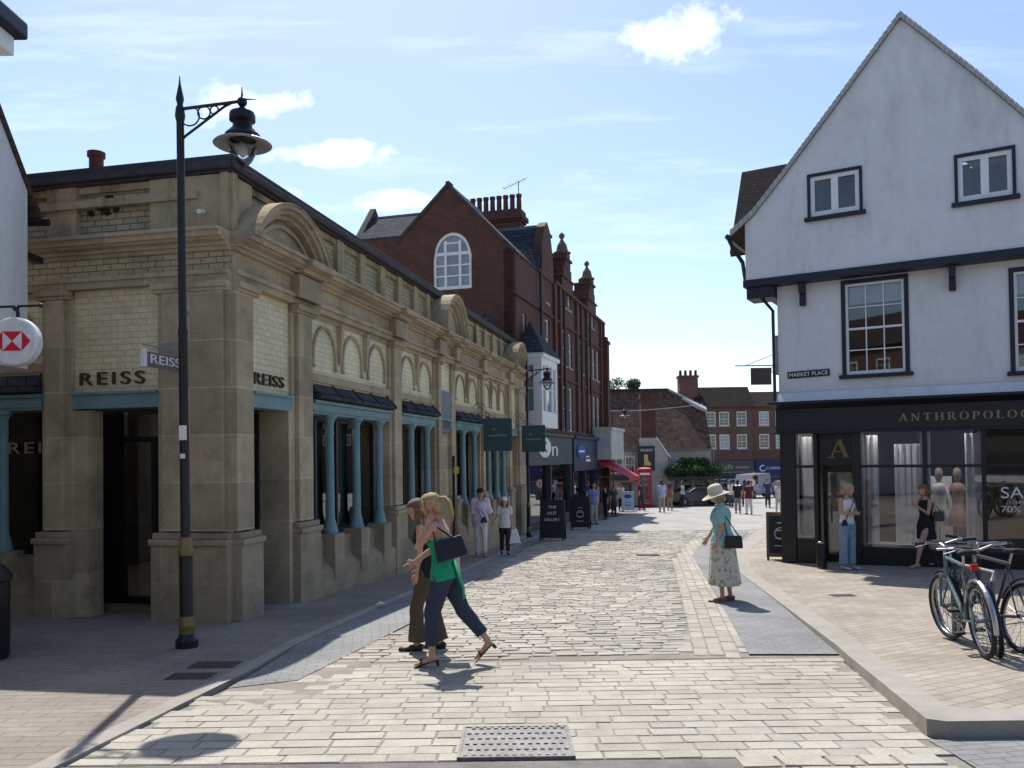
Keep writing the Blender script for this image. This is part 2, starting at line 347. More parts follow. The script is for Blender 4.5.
# serif lettering made of strokes: thick and thin bars with feet
def serif(name, word, h, m, parent, mtx, width, depth=.012):
    T, t, s = .17, .075, .055     # thick, thin, serif height (in units of cap height)
    mb = MB(); x = 0; adv = []
    def bar(p, q, w):
        p = Vector((*p, 0)); q = Vector((*q, 0)); d = (q-p); L = d.length; d.normalize(); nn = Vector((-d.y, d.x, 0))*w/2
        bars.append([p-nn, q-nn, q+nn, p+nn])
    def foot(cx, y, w): bars.append([Vector((cx-w/2, y, 0)), Vector((cx+w/2, y, 0)), Vector((cx+w/2, y+s, 0)), Vector((cx-w/2, y+s, 0))])
    def arc(cx, cy, rx, ry, a0, a1, thin, thick, k=14):
        for i in range(k):
            a, b = rad(a0+(a1-a0)*i/k), rad(a0+(a1-a0)*(i+1)/k)
            wa = thin+(thick-thin)*abs(math.cos(a)); wb = thin+(thick-thin)*abs(math.cos(b))
            o1 = Vector((cx+rx*math.cos(a), cy+ry*math.sin(a), 0)); o2 = Vector((cx+rx*math.cos(b), cy+ry*math.sin(b), 0))
            i1 = Vector((cx+(rx-wa)*math.cos(a), cy+(ry-wa*.6)*math.sin(a), 0)); i2 = Vector((cx+(rx-wb)*math.cos(b), cy+(ry-wb*.6)*math.sin(b), 0)); bars.append([i1, i2, o2, o1])
    out = []
    for ch in word:
        bars = []; w = .7
        if ch == 'A': bar((.12, 0), (.42, 1), t); bar((.42, 1), (.72, 0), T); bar((.22, .35), (.62, .35), t*.8); foot(.12, 0, .28); foot(.72, 0, .3); w = .84
        elif ch == 'N': bar((.14, 0), (.14, 1), t); bar((.14, 1), (.70, 0), T); bar((.70, 0), (.70, 1), t); foot(.14, 0, .28); foot(.12, 1-s, .28); foot(.70, 1-s, .28); w = .86
        elif ch == 'T': bar((.36, 0), (.36, 1), T); bar((.02, .965), (.70, .965), t); foot(.36, 0, .34); bar((.04, .80), (.04, 1), s); bar((.68, .80), (.68, 1), s); w = .72
        elif ch == 'H': bar((.16, 0), (.16, 1), T); bar((.68, 0), (.68, 1), T); bar((.16, .5), (.68, .5), t); [foot(a, b, .32) for a in (.16, .68) for b in (0, 1-s)]; w = .84
        elif ch == 'R': bar((.16, 0), (.16, 1), T); foot(.16, 0, .32); foot(.12, 1-s, .24); bar((.16, .96), (.36, .96), t); bar((.16, .50), (.36, .50), t); arc(.36, .735, .28, .262, -90, 90, t, T); bar((.38, .48), (.68, .0), T); foot(.70, 0, .18); w = .78
        elif ch == 'O': arc(.40, .5, .40, .52, 0, 360, t, T, 28); w = .80
        elif ch == 'P': bar((.16, 0), (.16, 1), T); foot(.16, 0, .34); foot(.12, 1-s, .24); bar((.16, .96), (.36, .96), t); bar((.16, .46), (.36, .46), t); arc(.36, .71, .28, .285, -90, 90, t, T); w = .66
        elif ch == 'L': bar((.16, 0), (.16, 1), T); foot(.16, 1-s, .34); bar((.02, .035), (.62, .035), t); bar((.60, 0), (.60, .24), s); w = .64
        elif ch == 'G': arc(.42, .5, .42, .52, 40, 330, t, T, 26); bar((.70, .02), (.70, .42), T*.8); foot(.68, .42, .3); w = .84
        elif ch == 'I': bar((.16, 0), (.16, 1), T); foot(.16, 0, .32); foot(.16, 1-s, .32); w = .32
        elif ch == 'E': bar((.16, 0), (.16, 1), T); bar((.02, .035), (.60, .035), t); bar((.02, .965), (.58, .965), t); bar((.16, .5), (.46, .5), t); bar((.59, 0), (.59, .22), s); bar((.57, .8), (.57, 1), s); w = .64
        out.append((x, bars)); x += w + .28
    tot = x - .28; k = width/tot/h if width else 1.0
    for x0, bars in out:
        for b in bars:
            vs = [mtx @ Vector(((p.x+x0)*h*k, p.y*h, 0)) for p in b] + [mtx @ Vector(((p.x+x0)*h*k, p.y*h, depth)) for p in b]
            mb.hexa(vs)
    return mb.build(name, m, parent)

# ------------------------------------------------------------------ ground
def pip(x, y, poly):
    c = False; n = len(poly)
    for i in range(n):
        x1, y1 = poly[i]; x2, y2 = poly[(i+1) % n]
        if (y1 > y) != (y2 > y) and x < (x2-x1)*(y-y1)/(y2-y1)+x1: c = not c
    return c
def sheet(name, poly, m, lift=.004, thick=0):
    # polygon (x, y) draped over the ground profile; thick gives it a side face going down
    bm = bmesh.new(); vs = [bm.verts.new((x, y, 0)) for x, y in poly]; f = bm.faces.new(vs)
    if f.normal.z < 0: f.normal_flip()
    for ky, _ in KN:
        bmesh.ops.bisect_plane(bm, geom=bm.verts[:]+bm.edges[:]+bm.faces[:], plane_co=(0, ky, 0), plane_no=(0, 1, 0))
    bmesh.ops.triangulate(bm, faces=bm.faces[:])
    L = lift if callable(lift) else (lambda y: lift)
    if thick:
        r = bmesh.ops.extrude_face_region(bm, geom=bm.faces[:]); top = {v for v in r['geom'] if isinstance(v, bmesh.types.BMVert)}
        for v in bm.verts: v.co.z = gz(v.co.y) + (L(v.co.y) if v in top else L(v.co.y)-thick)
    else:
        for v in bm.verts: v.co.z = gz(v.co.y)+L(v.co.y)
    bmesh.ops.recalc_face_normals(bm, faces=bm.faces[:])
    me = bpy.data.meshes.new(name); bm.to_mesh(me); bm.free(); me.materials.append(m)
    if not thick and me.polygons[0].normal.z < 0: me.flip_normals()
    o = bpy.data.objects.new(name, me); COL.objects.link(o); return struct(o)
def stones(name, poly, w, h, ang, m, lift=.006, jit=.012, tilt=.004, hgt=.022, gap=.012, inset=.012, ymax=99, off=(0, 0)):
    # individually laid stones, one mesh, each with its own tone
    ca, sa = math.cos(ang), math.sin(ang); pts = [(x*ca+y*sa, -x*sa+y*ca) for x, y in poly]
    a0, a1 = min(p[0] for p in pts), max(p[0] for p in pts); b0, b1 = min(p[1] for p in pts), max(p[1] for p in pts)
    V, Fc, R = [], [], []; row = 0; b = b0+off[1]
    while b < b1:
        hh = h*random.uniform(.9, 1.1) if jit else h; a = a0 - random.random()*w
        while a < a1:
            ww = w*random.uniform(.72, 1.25); ca0, cb0 = a+ww/2, b+hh/2; x = ca0*ca-cb0*sa; y = ca0*sa+cb0*ca
            if y < ymax and pip(x, y, poly):
                r = random.random(); base = gz(y)+lift; dz = random.gauss(0, tilt); t1 = random.gauss(0, tilt*.8)*.5; t2 = random.gauss(0, tilt)*.5; n = len(V)
                for (da, db, zz, ins) in ((0, 0, -hgt*1.0, 0), (1, 0, -hgt*1.0, 0), (1, 1, -hgt*1.0, 0), (0, 1, -hgt*1.0, 0), (0, 0, 0, 1), (1, 0, 0, 1), (1, 1, 0, 1), (0, 1, 0, 1)):
                    sx = 1-2*da; sy = 1-2*db; g = gap/2
                    aa = a+da*ww+sx*(g+ins*inset)+random.uniform(-jit, jit)*.5; bb = b+db*hh+sy*(g+ins*inset)+random.uniform(-jit, jit)*.5
                    X = aa*ca-bb*sa; Y = aa*sa+bb*ca; Z = base+hgt*.5+zz+dz+(da-.5)*t1*2+(db-.5)*t2*2 + (gz(Y)-gz(y))
                    V.append((X, Y, Z))
                Fc += [[n+4, n+5, n+6, n+7], [n, n+1, n+5, n+4], [n+1, n+2, n+6, n+5], [n+2, n+3, n+7, n+6], [n+3, n, n+4, n+7]]; R += [r]*5
            a += ww
        b += hh; row += 1
    me = bpy.data.meshes.new(name); me.from_pydata(V, [], Fc); me.materials.append(m)
    at = me.attributes.new('rnd', 'FLOAT', 'FACE'); at.data.foreach_set('value', R)
    o = bpy.data.objects.new(name, me); COL.objects.link(o); return struct(o)
XY = lambda L: [tuple(G(*p).xy) for p in L]
# one sheet to the horizon
gp = MB(); xs = [-3500, -300, -60, -10, 10, 60, 300, 3500]; ys = [k[0] for k in KN]; ys[0] = -300; ys[-1] = 4000
gp.add([(x, y, gz(y)-.03) for y in ys for x in xs], [(j*8+i, j*8+i+1, (j+1)*8+i+1, (j+1)*8+i) for j in range(len(ys)-1) for i in range(7)])
struct(gp.build('ground', M['asphalt']))
kl = XY([(160, 705), (300, 645), (430, 588), (530, 540), (600, 522), (640, 512)])      # left kerb line
kl = [(-2.85, 2.0), (-2.82, 3.5), (-2.74, 5.05), (-2.62, 6.6)] + kl[1:]
li = XY([(311, 675), (415, 622), (526, 548), (575, 531), (606, 525), (650, 512)])      # edge between grey strip and setts
kr = XY([(929, 740), (839, 656), (741, 575), (729, 560), (735, 548), (766, 525)])      # right kerb, road side
kr2 = kr + [(16.0, 48.0)]
far_left = [(9.5, 56.0), (14, 66)]
# road mortar bed and stones
bandY0, bandY1 = G(512, 762).y, G(512, 664).y
road = [(-2.6, bandY1)] + li + [(9.8, 56)] + [(30, 62), (30, 50)] + list(reversed(kr2[1:])) + [(3.25, bandY1)]
sheet('road_bed', road, M['mortar'], .004)
chan = XY([(683, 655), (680, 600), (672, 560), (690, 540), (730, 520)])
chan_r = XY([(749, 656), (694, 556), (703, 542), (735, 524)])
mid = [tuple(G(331, 664).xy)] + li[1:4] + [(7.9, 47), (12, 40), (8.6, 31.5)] + list(reversed(chan[:4]))
stones('road_setts', mid, .26, .15, .02, M['sett'], jit=.018, tilt=.0026, hgt=.018, gap=.010, inset=.010, ymax=31)
farroad = [(1.3, 31), (4.0, 40), (9.8, 56), (30, 60), (30, 46), (13.5, 42), (9.5, 31)]
sheet('far_road_paving', farroad, M['farpave'], .022)
chp = chan[:4] + [(8.6, 31.5), (9.6, 31.2)] + list(reversed(chan_r[:3]))
stones('channel_setts', chp, .30, .16, math.pi/2-.17, M['slab'], jit=.006, tilt=.0015, hgt=.012, gap=.007, inset=.006)
band = [(-2.75, bandY0)] + [(kr[0][0]-.04, bandY0)] + [kr[1]] + [(3.3, bandY1)] + [tuple(G(331, 662).xy), (-2.3, bandY1), (-2.62, 6.6), (-2.7, 5.4)]
band_poly = [(-2.72, bandY0), (kr[0][0]-.02, bandY0), (3.16, 8.0), (3.2, bandY1), tuple(G(312, 664).xy), tuple(G(297, 683).xy), tuple(G(226, 691).xy), (-2.60, 6.4)]
sheet('raised_table_bed', band_poly, M['mortar'], .0075)
stones('raised_table_paving', [(x, y) for x, y in band_poly], .30, .165, .0, M['slab'], lift=.006, jit=.008, tilt=.0014, hgt=.012, gap=.006, inset=.006)
sheet('tarmac_edge', [(-2.8, 1.5), (1.35, 1.5), (1.35, bandY0-.02), (-2.74, bandY0-.02)], M['agg'], .010)
sheet('gutter_bed', [(1.37, 1.5), (6.5, 1.5), (6.5, bandY0-.02), (1.37, bandY0-.02)], M['mortar'], .004)
stones('gutter_paving', [(1.37, 3.0), (2.62, 3.0), (2.62, bandY0), (1.37, bandY0)], .26, .2, 0, M['slab'], lift=.006, jit=.01, tilt=.002, hgt=.02, gap=.012, inset=.007)
sheet('side_road', [(2.64, 1.5), (9.5, 1.5), (9.5, 5.36), (2.64, 5.36)], M['blue_pave'], .014)
# grey strips
gl = [(-2.3, bandY1+.02)] + [(x, y) for x, y in kl[4:]] + list(reversed(li)); gl = [tuple(G(228, 690).xy)] + kl[4:] + [(8.9, 55)] + list(reversed(li)) + [tuple(G(298, 682).xy)]
sheet('left_strip_paving', gl, M['blue_pave'], .018)
bl = [kr[1][0:2]] + kr[2:5] + [tuple(G(757, 521).xy)] + [tuple(G(p, q).xy) for p, q in ((722, 530), (703, 542), (692, 556), (749, 656))]
sheet('right_strip_paving', bl, M['blue_pave'], .021)
sheet('strip_bed', [tuple(G(*p).xy) for p in ((205, 703), (296, 652), (360, 640), (372, 668), (300, 712))], M['mortar'], .0115)
# pavements
hL = lambda y: .05
klo = lambda d: [(x-d, y) for x, y in kl]
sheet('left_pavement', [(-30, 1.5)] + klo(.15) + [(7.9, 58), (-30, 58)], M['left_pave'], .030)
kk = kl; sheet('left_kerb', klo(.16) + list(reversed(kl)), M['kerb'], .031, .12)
def hR(y): return .125 if y < 6 else max(.03, .125-(y-6)*.014)
w = .29
kro = [(kr[0][0]+.10, 5.72)] + [(x+w, y+.1) for x, y in kr[1:3]] + [(kr[3][0]+.42, kr[3][1]), (kr[4][0]+.42, kr[4][1]-.25), (kr[5][0]+.5, kr[5][1]-.4), (16.5, 47.6)]
sheet('right_kerb', [(10, 5.38), (2.78, 5.38), (2.68, 5.45)] + kr[1:] + [(16, 48)] + list(reversed(kro[1:])) + [(2.98, 5.78), (3.12, 5.70), (10, 5.70)], M['kerb'], hR, .2)
sheet('right_pavement', [(10, 5.702), (3.122, 5.702), (2.982, 5.782)] + kro[1:] + [(24, 47.6), (24, 20), (24, 5.702)], M['right_pave'], lambda y: hR(y)-.004)
# market place beyond
sheet('market_place_paving', [(8.8, 56.2), (9.8, 56.1), (30, 60.2), (60, 60), (60, 79), (12, 79)], M['farpave'], .03)

# ------------------------------------------------------------------ stone arcade shop building on the left
ZB = -.42; HA = rad(-12.3)
RB = thing('arcaded_shop', 'long single storey limestone shop with cream brick panels and teal columns on the left', 'building', (-3.64, 10.8, ZB), HA)
fS = lambda u, n, z: (n, u, z-ZB)
fF = lambda u, n, z: (-u, -n, z-ZB)
LOW = -1.3
def pier(f, u0, u1, low=LOW, corner=False, thin=False):
    mb = MB(f)
    a = u0 if not corner else u0+.002
    mb.box(a, u1, -.45, .0, .78, 4.07)
    if u1-u0 > .4 and not thin:
        mb.box(a+.0 if corner else u0+.10, u1-.10, 0.0, .07, .80, 3.95)
    # capital mouldings
    mb.box(a, u1+.02, -.2, .10, 3.94, 3.985); mb.box(a, u1+.03, -.2, .13, 3.985, 4.068)
    mb.build('pier', M['stone'], RB, bevel=.008)
    pm = MB(f); pm.box(a, u1+.03, -.48, .13, low, .62); pm.box(a, u1+.05, -.48, .16, .62, .70); pm.box(a, u1+.02, -.46, .11, .70, .78)
    pm.build('pier_base', M['plinth'], RB, bevel=.01)
def column(f, u, n0, z0, z1):
    mb = MB(); c = Vector(f(u, n0, 0)); c.z = 0
    h = z1-z0
    mb.lathe((c.x, c.y, z0-ZB), [(.13, 0), (.13, .05), (.115, .07), (.10, .16), (.078, .24), (.075, .3), (.066, h-.32), (.075, h-.31), (.075, h-.28), (.066, h-.26), (.07, h-.12), (.10, h-.06), (.12, h-.05), (.12, h)], 16)
    mb.build('column', M['teal'], RB, smooth=2)
def winbay(f, u0, u1, ncol, narch, ped_h=.50, street=True):
    wdt = u1-u0
    # lintel
    mb = MB(f); mb.box(u0, u1, -.30, .02, 2.45, 2.62); mb.box(u0, u1, -.30, .07, 2.62, 2.67); mb.box(u0, u1, -.30, .045, 2.49, 2.51); mb.build('lintel', M['teal'], RB, bevel=.004)
    # slate canopy with lead rolls
    mb = MB(f); mb.hexa([(u0+.003, -.05, 2.672), (u1-.003, -.05, 2.672), (u1-.003, .15, 2.70), (u0+.003, .15, 2.70), (u0+.003, -.05, 2.94), (u1-.003, -.05, 2.94), (u1-.003, .15, 2.73), (u0+.003, .15, 2.73)])
    k = max(2, int(wdt/.75))
    for i in range(k+1):
        x = u0+.02+(wdt-.06)*i/k
        mb.hexa([(x, -.05, 2.9), (x+.035, -.05, 2.9), (x+.035, .16, 2.72), (x, .16, 2.72), (x, -.05, 2.965), (x+.035, -.05, 2.965), (x+.035, .16, 2.755), (x, .16, 2.755)])
    mb.build('canopy', M['slate'], RB)
    # brick tympanum with blind arches
    mb = MB(f); mb.box(u0, u1, -.42, -.06, 2.94, 4.07); mb.build('brick_panel', M['cream_brick'], RB)
    mb = MB(f); mb.box(u0, u1, -.1, -.01, 2.97, 3.10); mb.box(u0, u1, -.1, -.02, 4.0, 4.068); r = wdt/narch/2*.70
    for i in range(narch):
        c = u0+wdt*(i+.5)/narch; zc = 3.36; ry = .50
        pts = [(c+(r+.055)*math.cos(a*math.pi/14), zc+(ry+.055)*math.sin(a*math.pi/14)) for a in range(15)] + [(c-r*math.cos(a*math.pi/14), zc+ry*math.sin(a*math.pi/14)) for a in range(15)]
        for j in range(14):
            a, b = pts[j], pts[j+1]; cc, d = pts[28-j], pts[29-j]
            mb.hexa([(a[0], -.07, a[1]), (b[0], -.07, b[1]), (cc[0], -.07, cc[1]), (d[0], -.07, d[1]), (a[0], -.022, a[1]), (b[0], -.022, b[1]), (cc[0], -.022, cc[1]), (d[0], -.022, d[1])])
        for sg in (-1, 1):
            x = c+sg*(r+.027); mb.box(x-.03, x+.03, -.07, -.024, 3.24, zc); mb.box(x-.04, x+.04, -.07, -.01, 3.20, 3.24)
        if i:
            xb = u0+wdt*i/narch; mb.hexa([(xb-.025, -.07, 3.34), (xb+.025, -.07, 3.34), (xb+.025, -.01, 3.34), (xb-.025, -.01, 3.34), (xb-.07, -.07, 3.999), (xb+.07, -.07, 3.999), (xb+.07, .04, 3.999), (xb-.07, .04, 3.999)])
    mb.build('blind_arcade', M['stone'], RB, bevel=.004)
    # low wall, pedestals, columns
    mb = MB(f); mb.box(u0, u1, -.45, -.06, LOW, .42); mb.hexa([(u0, -.06, LOW), (u1, -.06, LOW), (u1, .10, LOW), (u0, .10, LOW), (u0, -.06, .10), (u1, -.06, .10), (u1, .10, -.05), (u0, .10, -.05)]); mb.build('stall_wall', M['plinth'], RB)
    for i in range(ncol):
        x = u0+wdt*(i+.62)/(ncol+.12) if ncol > 1 else u0+wdt*.5
        mb = MB(f); mb.box(x-.19, x+.19, -.2, .15, .02, .50); mb.hexa([(x-.12, -.2, -.25), (x+.12, -.2, -.25), (x+.12, .11, -.25), (x-.12, .11, -.25), (x-.19, -.2, .02), (x+.19, -.2, .02), (x+.19, .15, .02), (x-.19, .15, .02)])
        mb.build('pedestal', M['plinth'], RB, bevel=.01); column(f, x, -.02, .502, 2.45)
    # glazing behind
    nb = max(2, round(wdt/.95)); fr = MB(f)
    fr.box(u0, u1, -.42, -.36, .42, .50); fr.box(u0, u1, -.42, -.36, 2.38, 2.45)
    for i in range(nb+1):
        x = u0+wdt*i/nb; fr.box(max(u0, x-.035), min(u1, x+.035), -.43, -.35, .42, 2.45)
    wo_ = fr.build('shop_window', M['black_paint'], RB)
    g = MB(f); g.box(u0+.01, u1-.01, -.395, -.385, .48, 2.40); g.build('pane', M['glass'], wo_)
    return u0, u1
def brickbay(f, u0, u1, doorside=None, glazed=True):
    mb = MB(f); mb.box(u0, u1, -.42, -.05, 2.67, 4.07); mb.build('brick_panel', M['cream_brick'], RB)
    mb = MB(f); mb.box(u0, u1, -.30, .0, 2.45, 2.64); mb.box(u0, u1, -.3, .04, 2.64, 2.672); mb.build('lintel', M['teal'], RB)
    mb = MB(f); mb.box(u0, u1, -1.2, .28, LOW, gz(0)*0-.41 if u0 < 4 and f is fF else -.40 if u0 < 2 else -.9); mb.build('door_step', M['kerb'], RB)
# street side
for a, b in ((1.65, 2.32), (5.76, 6.38), (8.70, 9.11), (10.09, 10.45), (12.87, 13.33), (16.35, 16.9), (17.9, 19.1)): pier(fS, a, b, thin=(b-a < .4))
pier(fS, 0, .53, corner=True)
mb = MB(fS); mb.box(.53, .56, -1.4, -.45, LOW, 2.45); mb.box(1.55, 1.65, -1.4, -.002, LOW, 2.45); mb.build('door_reveal', M['stone'], RB)
winbay(fS, 2.32, 5.76, 3, 3); winbay(fS, 6.38, 8.70, 2, 2); winbay(fS, 10.45, 12.87, 2, 2); winbay(fS, 13.33, 16.35, 3, 3)
brickbay(fS, .53, 1.65); brickbay(fS, 9.11, 10.09); brickbay(fS, 16.9, 17.9)
mb = MB(fS); mb.box(9.11, 10.09, -.40, -.10, LOW, 2.45); mb.box(9.11, 10.09, -.1, -.04, -.2, .75); mb.build('infill_wall', M['stone'], RB)
# front side
pier(fF, .0, 1.09); pier(fF, 2.41, 2.89)
mb = MB(fF); mb.box(2.2, 2.41, -.34, -.05, LOW, 2.43); mb.build('door_reveal', M['stone'], RB)
brickbay(fF, 1.09, 2.41); winbay(fF, 2.89, 6.2, 3, 3); pier(fF, 6.2, 6.9)
# entablature with frieze and cornice, both sides
def courses(f, L, s0):
    mb = MB(f)
    mb.box(s0, L, -.45, .06, 4.072, 4.16); mb.box(s0, L, -.45, .10, 4.16, 4.22)
    mb.build('architrave', M['stone'], RB)
    mb = MB(f); mb.box(s0, L, -.45, .02, 4.222, 4.47); mb.build('frieze', M['dim_brick'] if f is fF else M['stone'], RB)
    mb = MB(f); z = 4.472
    for d, h in ((.08, .05), (.13, .05), (.24, .03), (.30, .07), (.34, .045)): mb.box(s0, L, -.45, d, z, z+h); z += h+.0004
    mb.build('cornice', M['stone'], RB)
    mb = MB(f); mb.box(.142, L, -.45, -.14, 4.72, 5.52); mb.build('parapet', M['dim_brick'], RB)
    mb = MB(f); mb.box(s0, L, -.5, -.02, 5.52, 5.56); mb.box(s0, L, -.5, .04, 5.56, 5.66); mb.box(s0, L, -.45, -.0, 5.66, 5.75); mb.build('coping', M['coping'], RB, bevel=.015)
    mb = MB(f); mb.box(s0, L, -.16, -.09, 4.72, 4.84); mb.box(s0, L, -.16, -.09, 5.42, 5.518)
    return mb
def dies(mb, us, wd=.22):
    for u in us: mb.box(u-wd, u+wd, -.16, -.05, 4.72, 5.515)
    mb.build('parapet_frame', M['stone_dirty'], RB, bevel=.008)
mb = courses(fS, 19.1, .003); mb.box(.046, .62, -.16, -.045, 4.722, 5.514); dies(mb, [.13, .42, 2.6, 3.6, 4.6, 5.6, 6.6, 7.6, 8.5, 10.9, 11.9, 12.9, 13.9, 14.9, 15.9, 18.8], .13)
mb = courses(fF, 6.9, .0); mb.box(.047, 1.02, -.162, -.044, 4.721, 5.515); dies(mb, [.23, .62, 1.0, 2.62, 4.0, 5.4, 6.6], .24)
# projecting entablature breaks over the pier pairs
mb = MB(fS)
for a, b in ((5.72, 6.42), (8.66, 9.15), (10.05, 10.5), (12.83, 13.37), (16.3, 16.95), (1.6, 2.36)):
    mb = MB(fS); mb.box(a, b, .0, .17, 4.16, 4.50); mb.box(a-.03, b+.03, 0, .40, 4.60, 4.70); mb.box(a-.02, b+.02, 0, .25, 4.52, 4.60)
    mb.build('entablature_break', M['stone'], RB, bevel=.006)
# segmental pediments
def pediment(f, c, half, rise, z0=4.72):
    R = (half*half+rise*rise)/2/rise; zc = z0+rise-R; am = math.asin(half/R); N = 18
    mb = MB(f); rings = ((R, R-.06, .34), (R-.06, R-.13, .29), (R-.13, R-.19, .22), (R-.26, R-.32, .15))
    for ro, ri, d in rings:
        for i in range(N):
            a, b = -am+2*am*i/N, -am+2*am*(i+1)/N
            pt = lambda r, t: (c+r*math.sin(t), zc+r*math.cos(t))
            q = [pt(ro, a), pt(ro, b), pt(ri, b), pt(ri, a)]
            if min(x[1] for x in q) < z0-.12: continue
            mb.hexa([(x[0], -.2, x[1]) for x in q] + [(x[0], d, x[1]) for x in q])
    mb.prism([(c+(R-.2)*math.sin(-am+2*am*i/N), max(z0, zc+(R-.2)*math.cos(-am+2*am*i/N))) for i in range(N+1)], -.4, .10)
    mb.build('pediment', M['stone'], RB, bevel=.006)
    mb = MB(f)
    for i in range(N):
        a, b = -am+2*am*i/N, -am+2*am*(i+1)/N; q = [pt(R+.02, a), pt(R+.02, b), pt(R+.001, b), pt(R+.001, a)]
        mb.hexa([(x[0], -.42, x[1]) for x in q] + [(x[0], .355, x[1]) for x in q])
    mb.build('pediment_flashing', M['stone_dirty'], RB)
pediment(fS, 1.22, 1.12, .64); pediment(fS, 9.6, .95, .95); pediment(fS, 17.4, .95, .85)
# body, roof, interior
mb = MB(fS); mb.box(.0, 19.1, -9, -.5, 5.2, 5.3); mb.box(.46, 19.05, -9, -6.9, LOW, 5.2); mb.box(18.9, 19.1, -6.9, -.46, LOW, 5.2); mb.build('roof_and_rear_wall', M['stone_dirty'], RB)
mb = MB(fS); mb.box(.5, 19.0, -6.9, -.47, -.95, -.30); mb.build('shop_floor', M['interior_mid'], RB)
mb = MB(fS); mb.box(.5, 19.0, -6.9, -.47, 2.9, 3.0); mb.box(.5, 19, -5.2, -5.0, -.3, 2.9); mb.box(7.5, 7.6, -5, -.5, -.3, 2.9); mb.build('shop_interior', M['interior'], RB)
for f_, u, n in ((fS, 3.2, -1.4), (fS, 5.0, -1.8), (fS, 7.5, -1.5), (fS, 11.6, -1.5), (fS, 14.8, -1.5), (fF, 4.2, -1.3)):
    ll = bpy.data.lights.new('ceiling_light', 'POINT'); ll.energy = 14; ll.color = (1, .88, .7); ll.shadow_soft_size = .05; lo = bpy.data.objects.new('ceiling_light', ll); COL.objects.link(lo); lo.parent = RB; lo.location = f_(u, n, 2.72)
    mb = MB(); mb.ball(f_(u, n, 2.86), .035, 6); em = bpy.data.materials.get('warm_lens')
    if em is None: em, te, be = newmat('warm_lens'); be.inputs['Emission Color'].default_value = (1, .85, .6, 1); be.inputs['Emission Strength'].default_value = 10
    mb.build('ceiling_lamp', em, RB)
# doors
mb = MB(fF); mb.box(1.10, 1.16, -.75, -.68, -.35, 2.44); mb.box(2.12, 2.2, -.75, -.68, -.35, 2.44); mb.box(2.2, 2.9, -.75, -.68, -.35, 2.44); mb.box(1.10, 2.2, -.75, -.68, 2.0, 2.08); mb.box(1.60, 1.68, -.76, -.67, -.35, 2.0); mb.box(1.1, 2.2, -.75, -.68, -.35, -.2)
d = mb.build('door', M['black_paint'], RB); mb = MB(fF); mb.box(1.12, 2.16, -.72, -.71, -.3, 2.4); mb.build('pane', M['glass'], d)
mb = MB(fS); mb.box(.56, .62, -.55, -.48, -.38, 2.44); mb.box(1.49, 1.55, -.55, -.48, -.38, 2.44); mb.box(.56, 1.55, -.55, -.48, 2.05, 2.12); mb.box(1.02, 1.08, -.56, -.47, -.38, 2.05)
d = mb.build('door', M['black_paint'], RB); mb = MB(fS); mb.box(.6, 1.5, -.52, -.51, -.35, 2.4); mb.build('pane', M['glass'], d)
# shop things seen through the glass: rails of clothes (parts of the shop fitting)
for (u, n, L, cols) in ((3.2, -1.5, 2.2, 9), (6.9, -1.6, 1.3, 6), (11, -1.5, 1.5, 7)):
    rk = MB(fS); rk.tube([(u, n, -.3), (u, n, 1.2), (u+L, n, 1.2), (u+L, n, -.3)], .015)
    ro_ = rk.build('clothes_rail', M['chrome'], None); ro_.location = RB.location; ro_.rotation_euler = RB.rotation_euler
    tag(ro_, {3.2: 'chrome clothes rail behind the first window past the street door', 6.9: 'chrome clothes rail behind the two-column window', 11: 'chrome clothes rail behind the window past the teal notice panel'}[u], 'clothes rail')
    for i in range(cols):
        c = random.choice([(.4, .38, .36), (.05, .05, .07), (.3, .12, .08), (.12, .16, .25), (.5, .45, .35)])
        g = MB(fS); x = u+.1+(L-.2)*i/cols; g.hexa([(x, n-.22, .1), (x+.05, n-.22, .1), (x+.05, n+.22, .1), (x, n+.22, .1), (x, n-.1, 1.16), (x+.04, n-.1, 1.16), (x+.04, n+.1, 1.16), (x, n+.1, 1.16)])
        g.build('garment', colour('cloth%02d%02d%02d' % tuple(int(q*99) for q in c), c), ro_)
# lettering
mF = lambda u, z, n: frame(fF(u, n, z), (1, 0, 0), (0, 0, 1))
mS = lambda u, z, n: frame(fS(u, n, z), (0, 1, 0), (0, 0, 1))
text('lettering', 'REISS', .175, M['letter_dark'], RB, mF(2.31, 2.77, -.045), .03, 1.0, 1.25)
text('lettering', 'REISS', .165, M['letter_dark'], RB, mS(.62, 2.775, -.045), .03, .84, 1.1)
text('lettering', 'REISS', .16, M['gold_leaf'], RB, mF(3.72, 1.86, -.30), .01, 1.0, 1.2)
mb = MB(fF)
for u, z, r in ((1.92, 5.30, .05), (1.80, 5.20, .03), (2.05, 5.22, .045), (1.95, 5.16, .04), (2.2, 5.15, .022)):
    for k in range(26): mb.box(u+random.gauss(0, r*.6)-.012, u+random.gauss(0, r*.6)+.014, -.15, -.135+random.random()*.06, z+random.gauss(0, r*.7)-.012, z+random.gauss(0, r*.6)+.014)
mb.build('moss_tuft', colour('moss', (.03, .035, .015)), RB)
mb = MB(fF); mb.tube([(.40, -.16, 5.02), (.40, .02, 5.02)], .02, 8); mb.tube([(.40, .0, 5.0), (.38, .14, 4.97)], .032, 8); mb.build('security_camera', M['white_paint'], RB)
mb = MB(); c = fS(3.2, -1.8, 5.3)
mb = MB(); p = fF(2.52, -.62, 5.28); mb.lathe(p, [(.10, 0), (.10, .85), (.125, .86), (.125, .93), (.10, .94), (.09, .94), (.08, .8)], 14); mb.build('chimney_pot', M['pot'], RB, smooth=2)

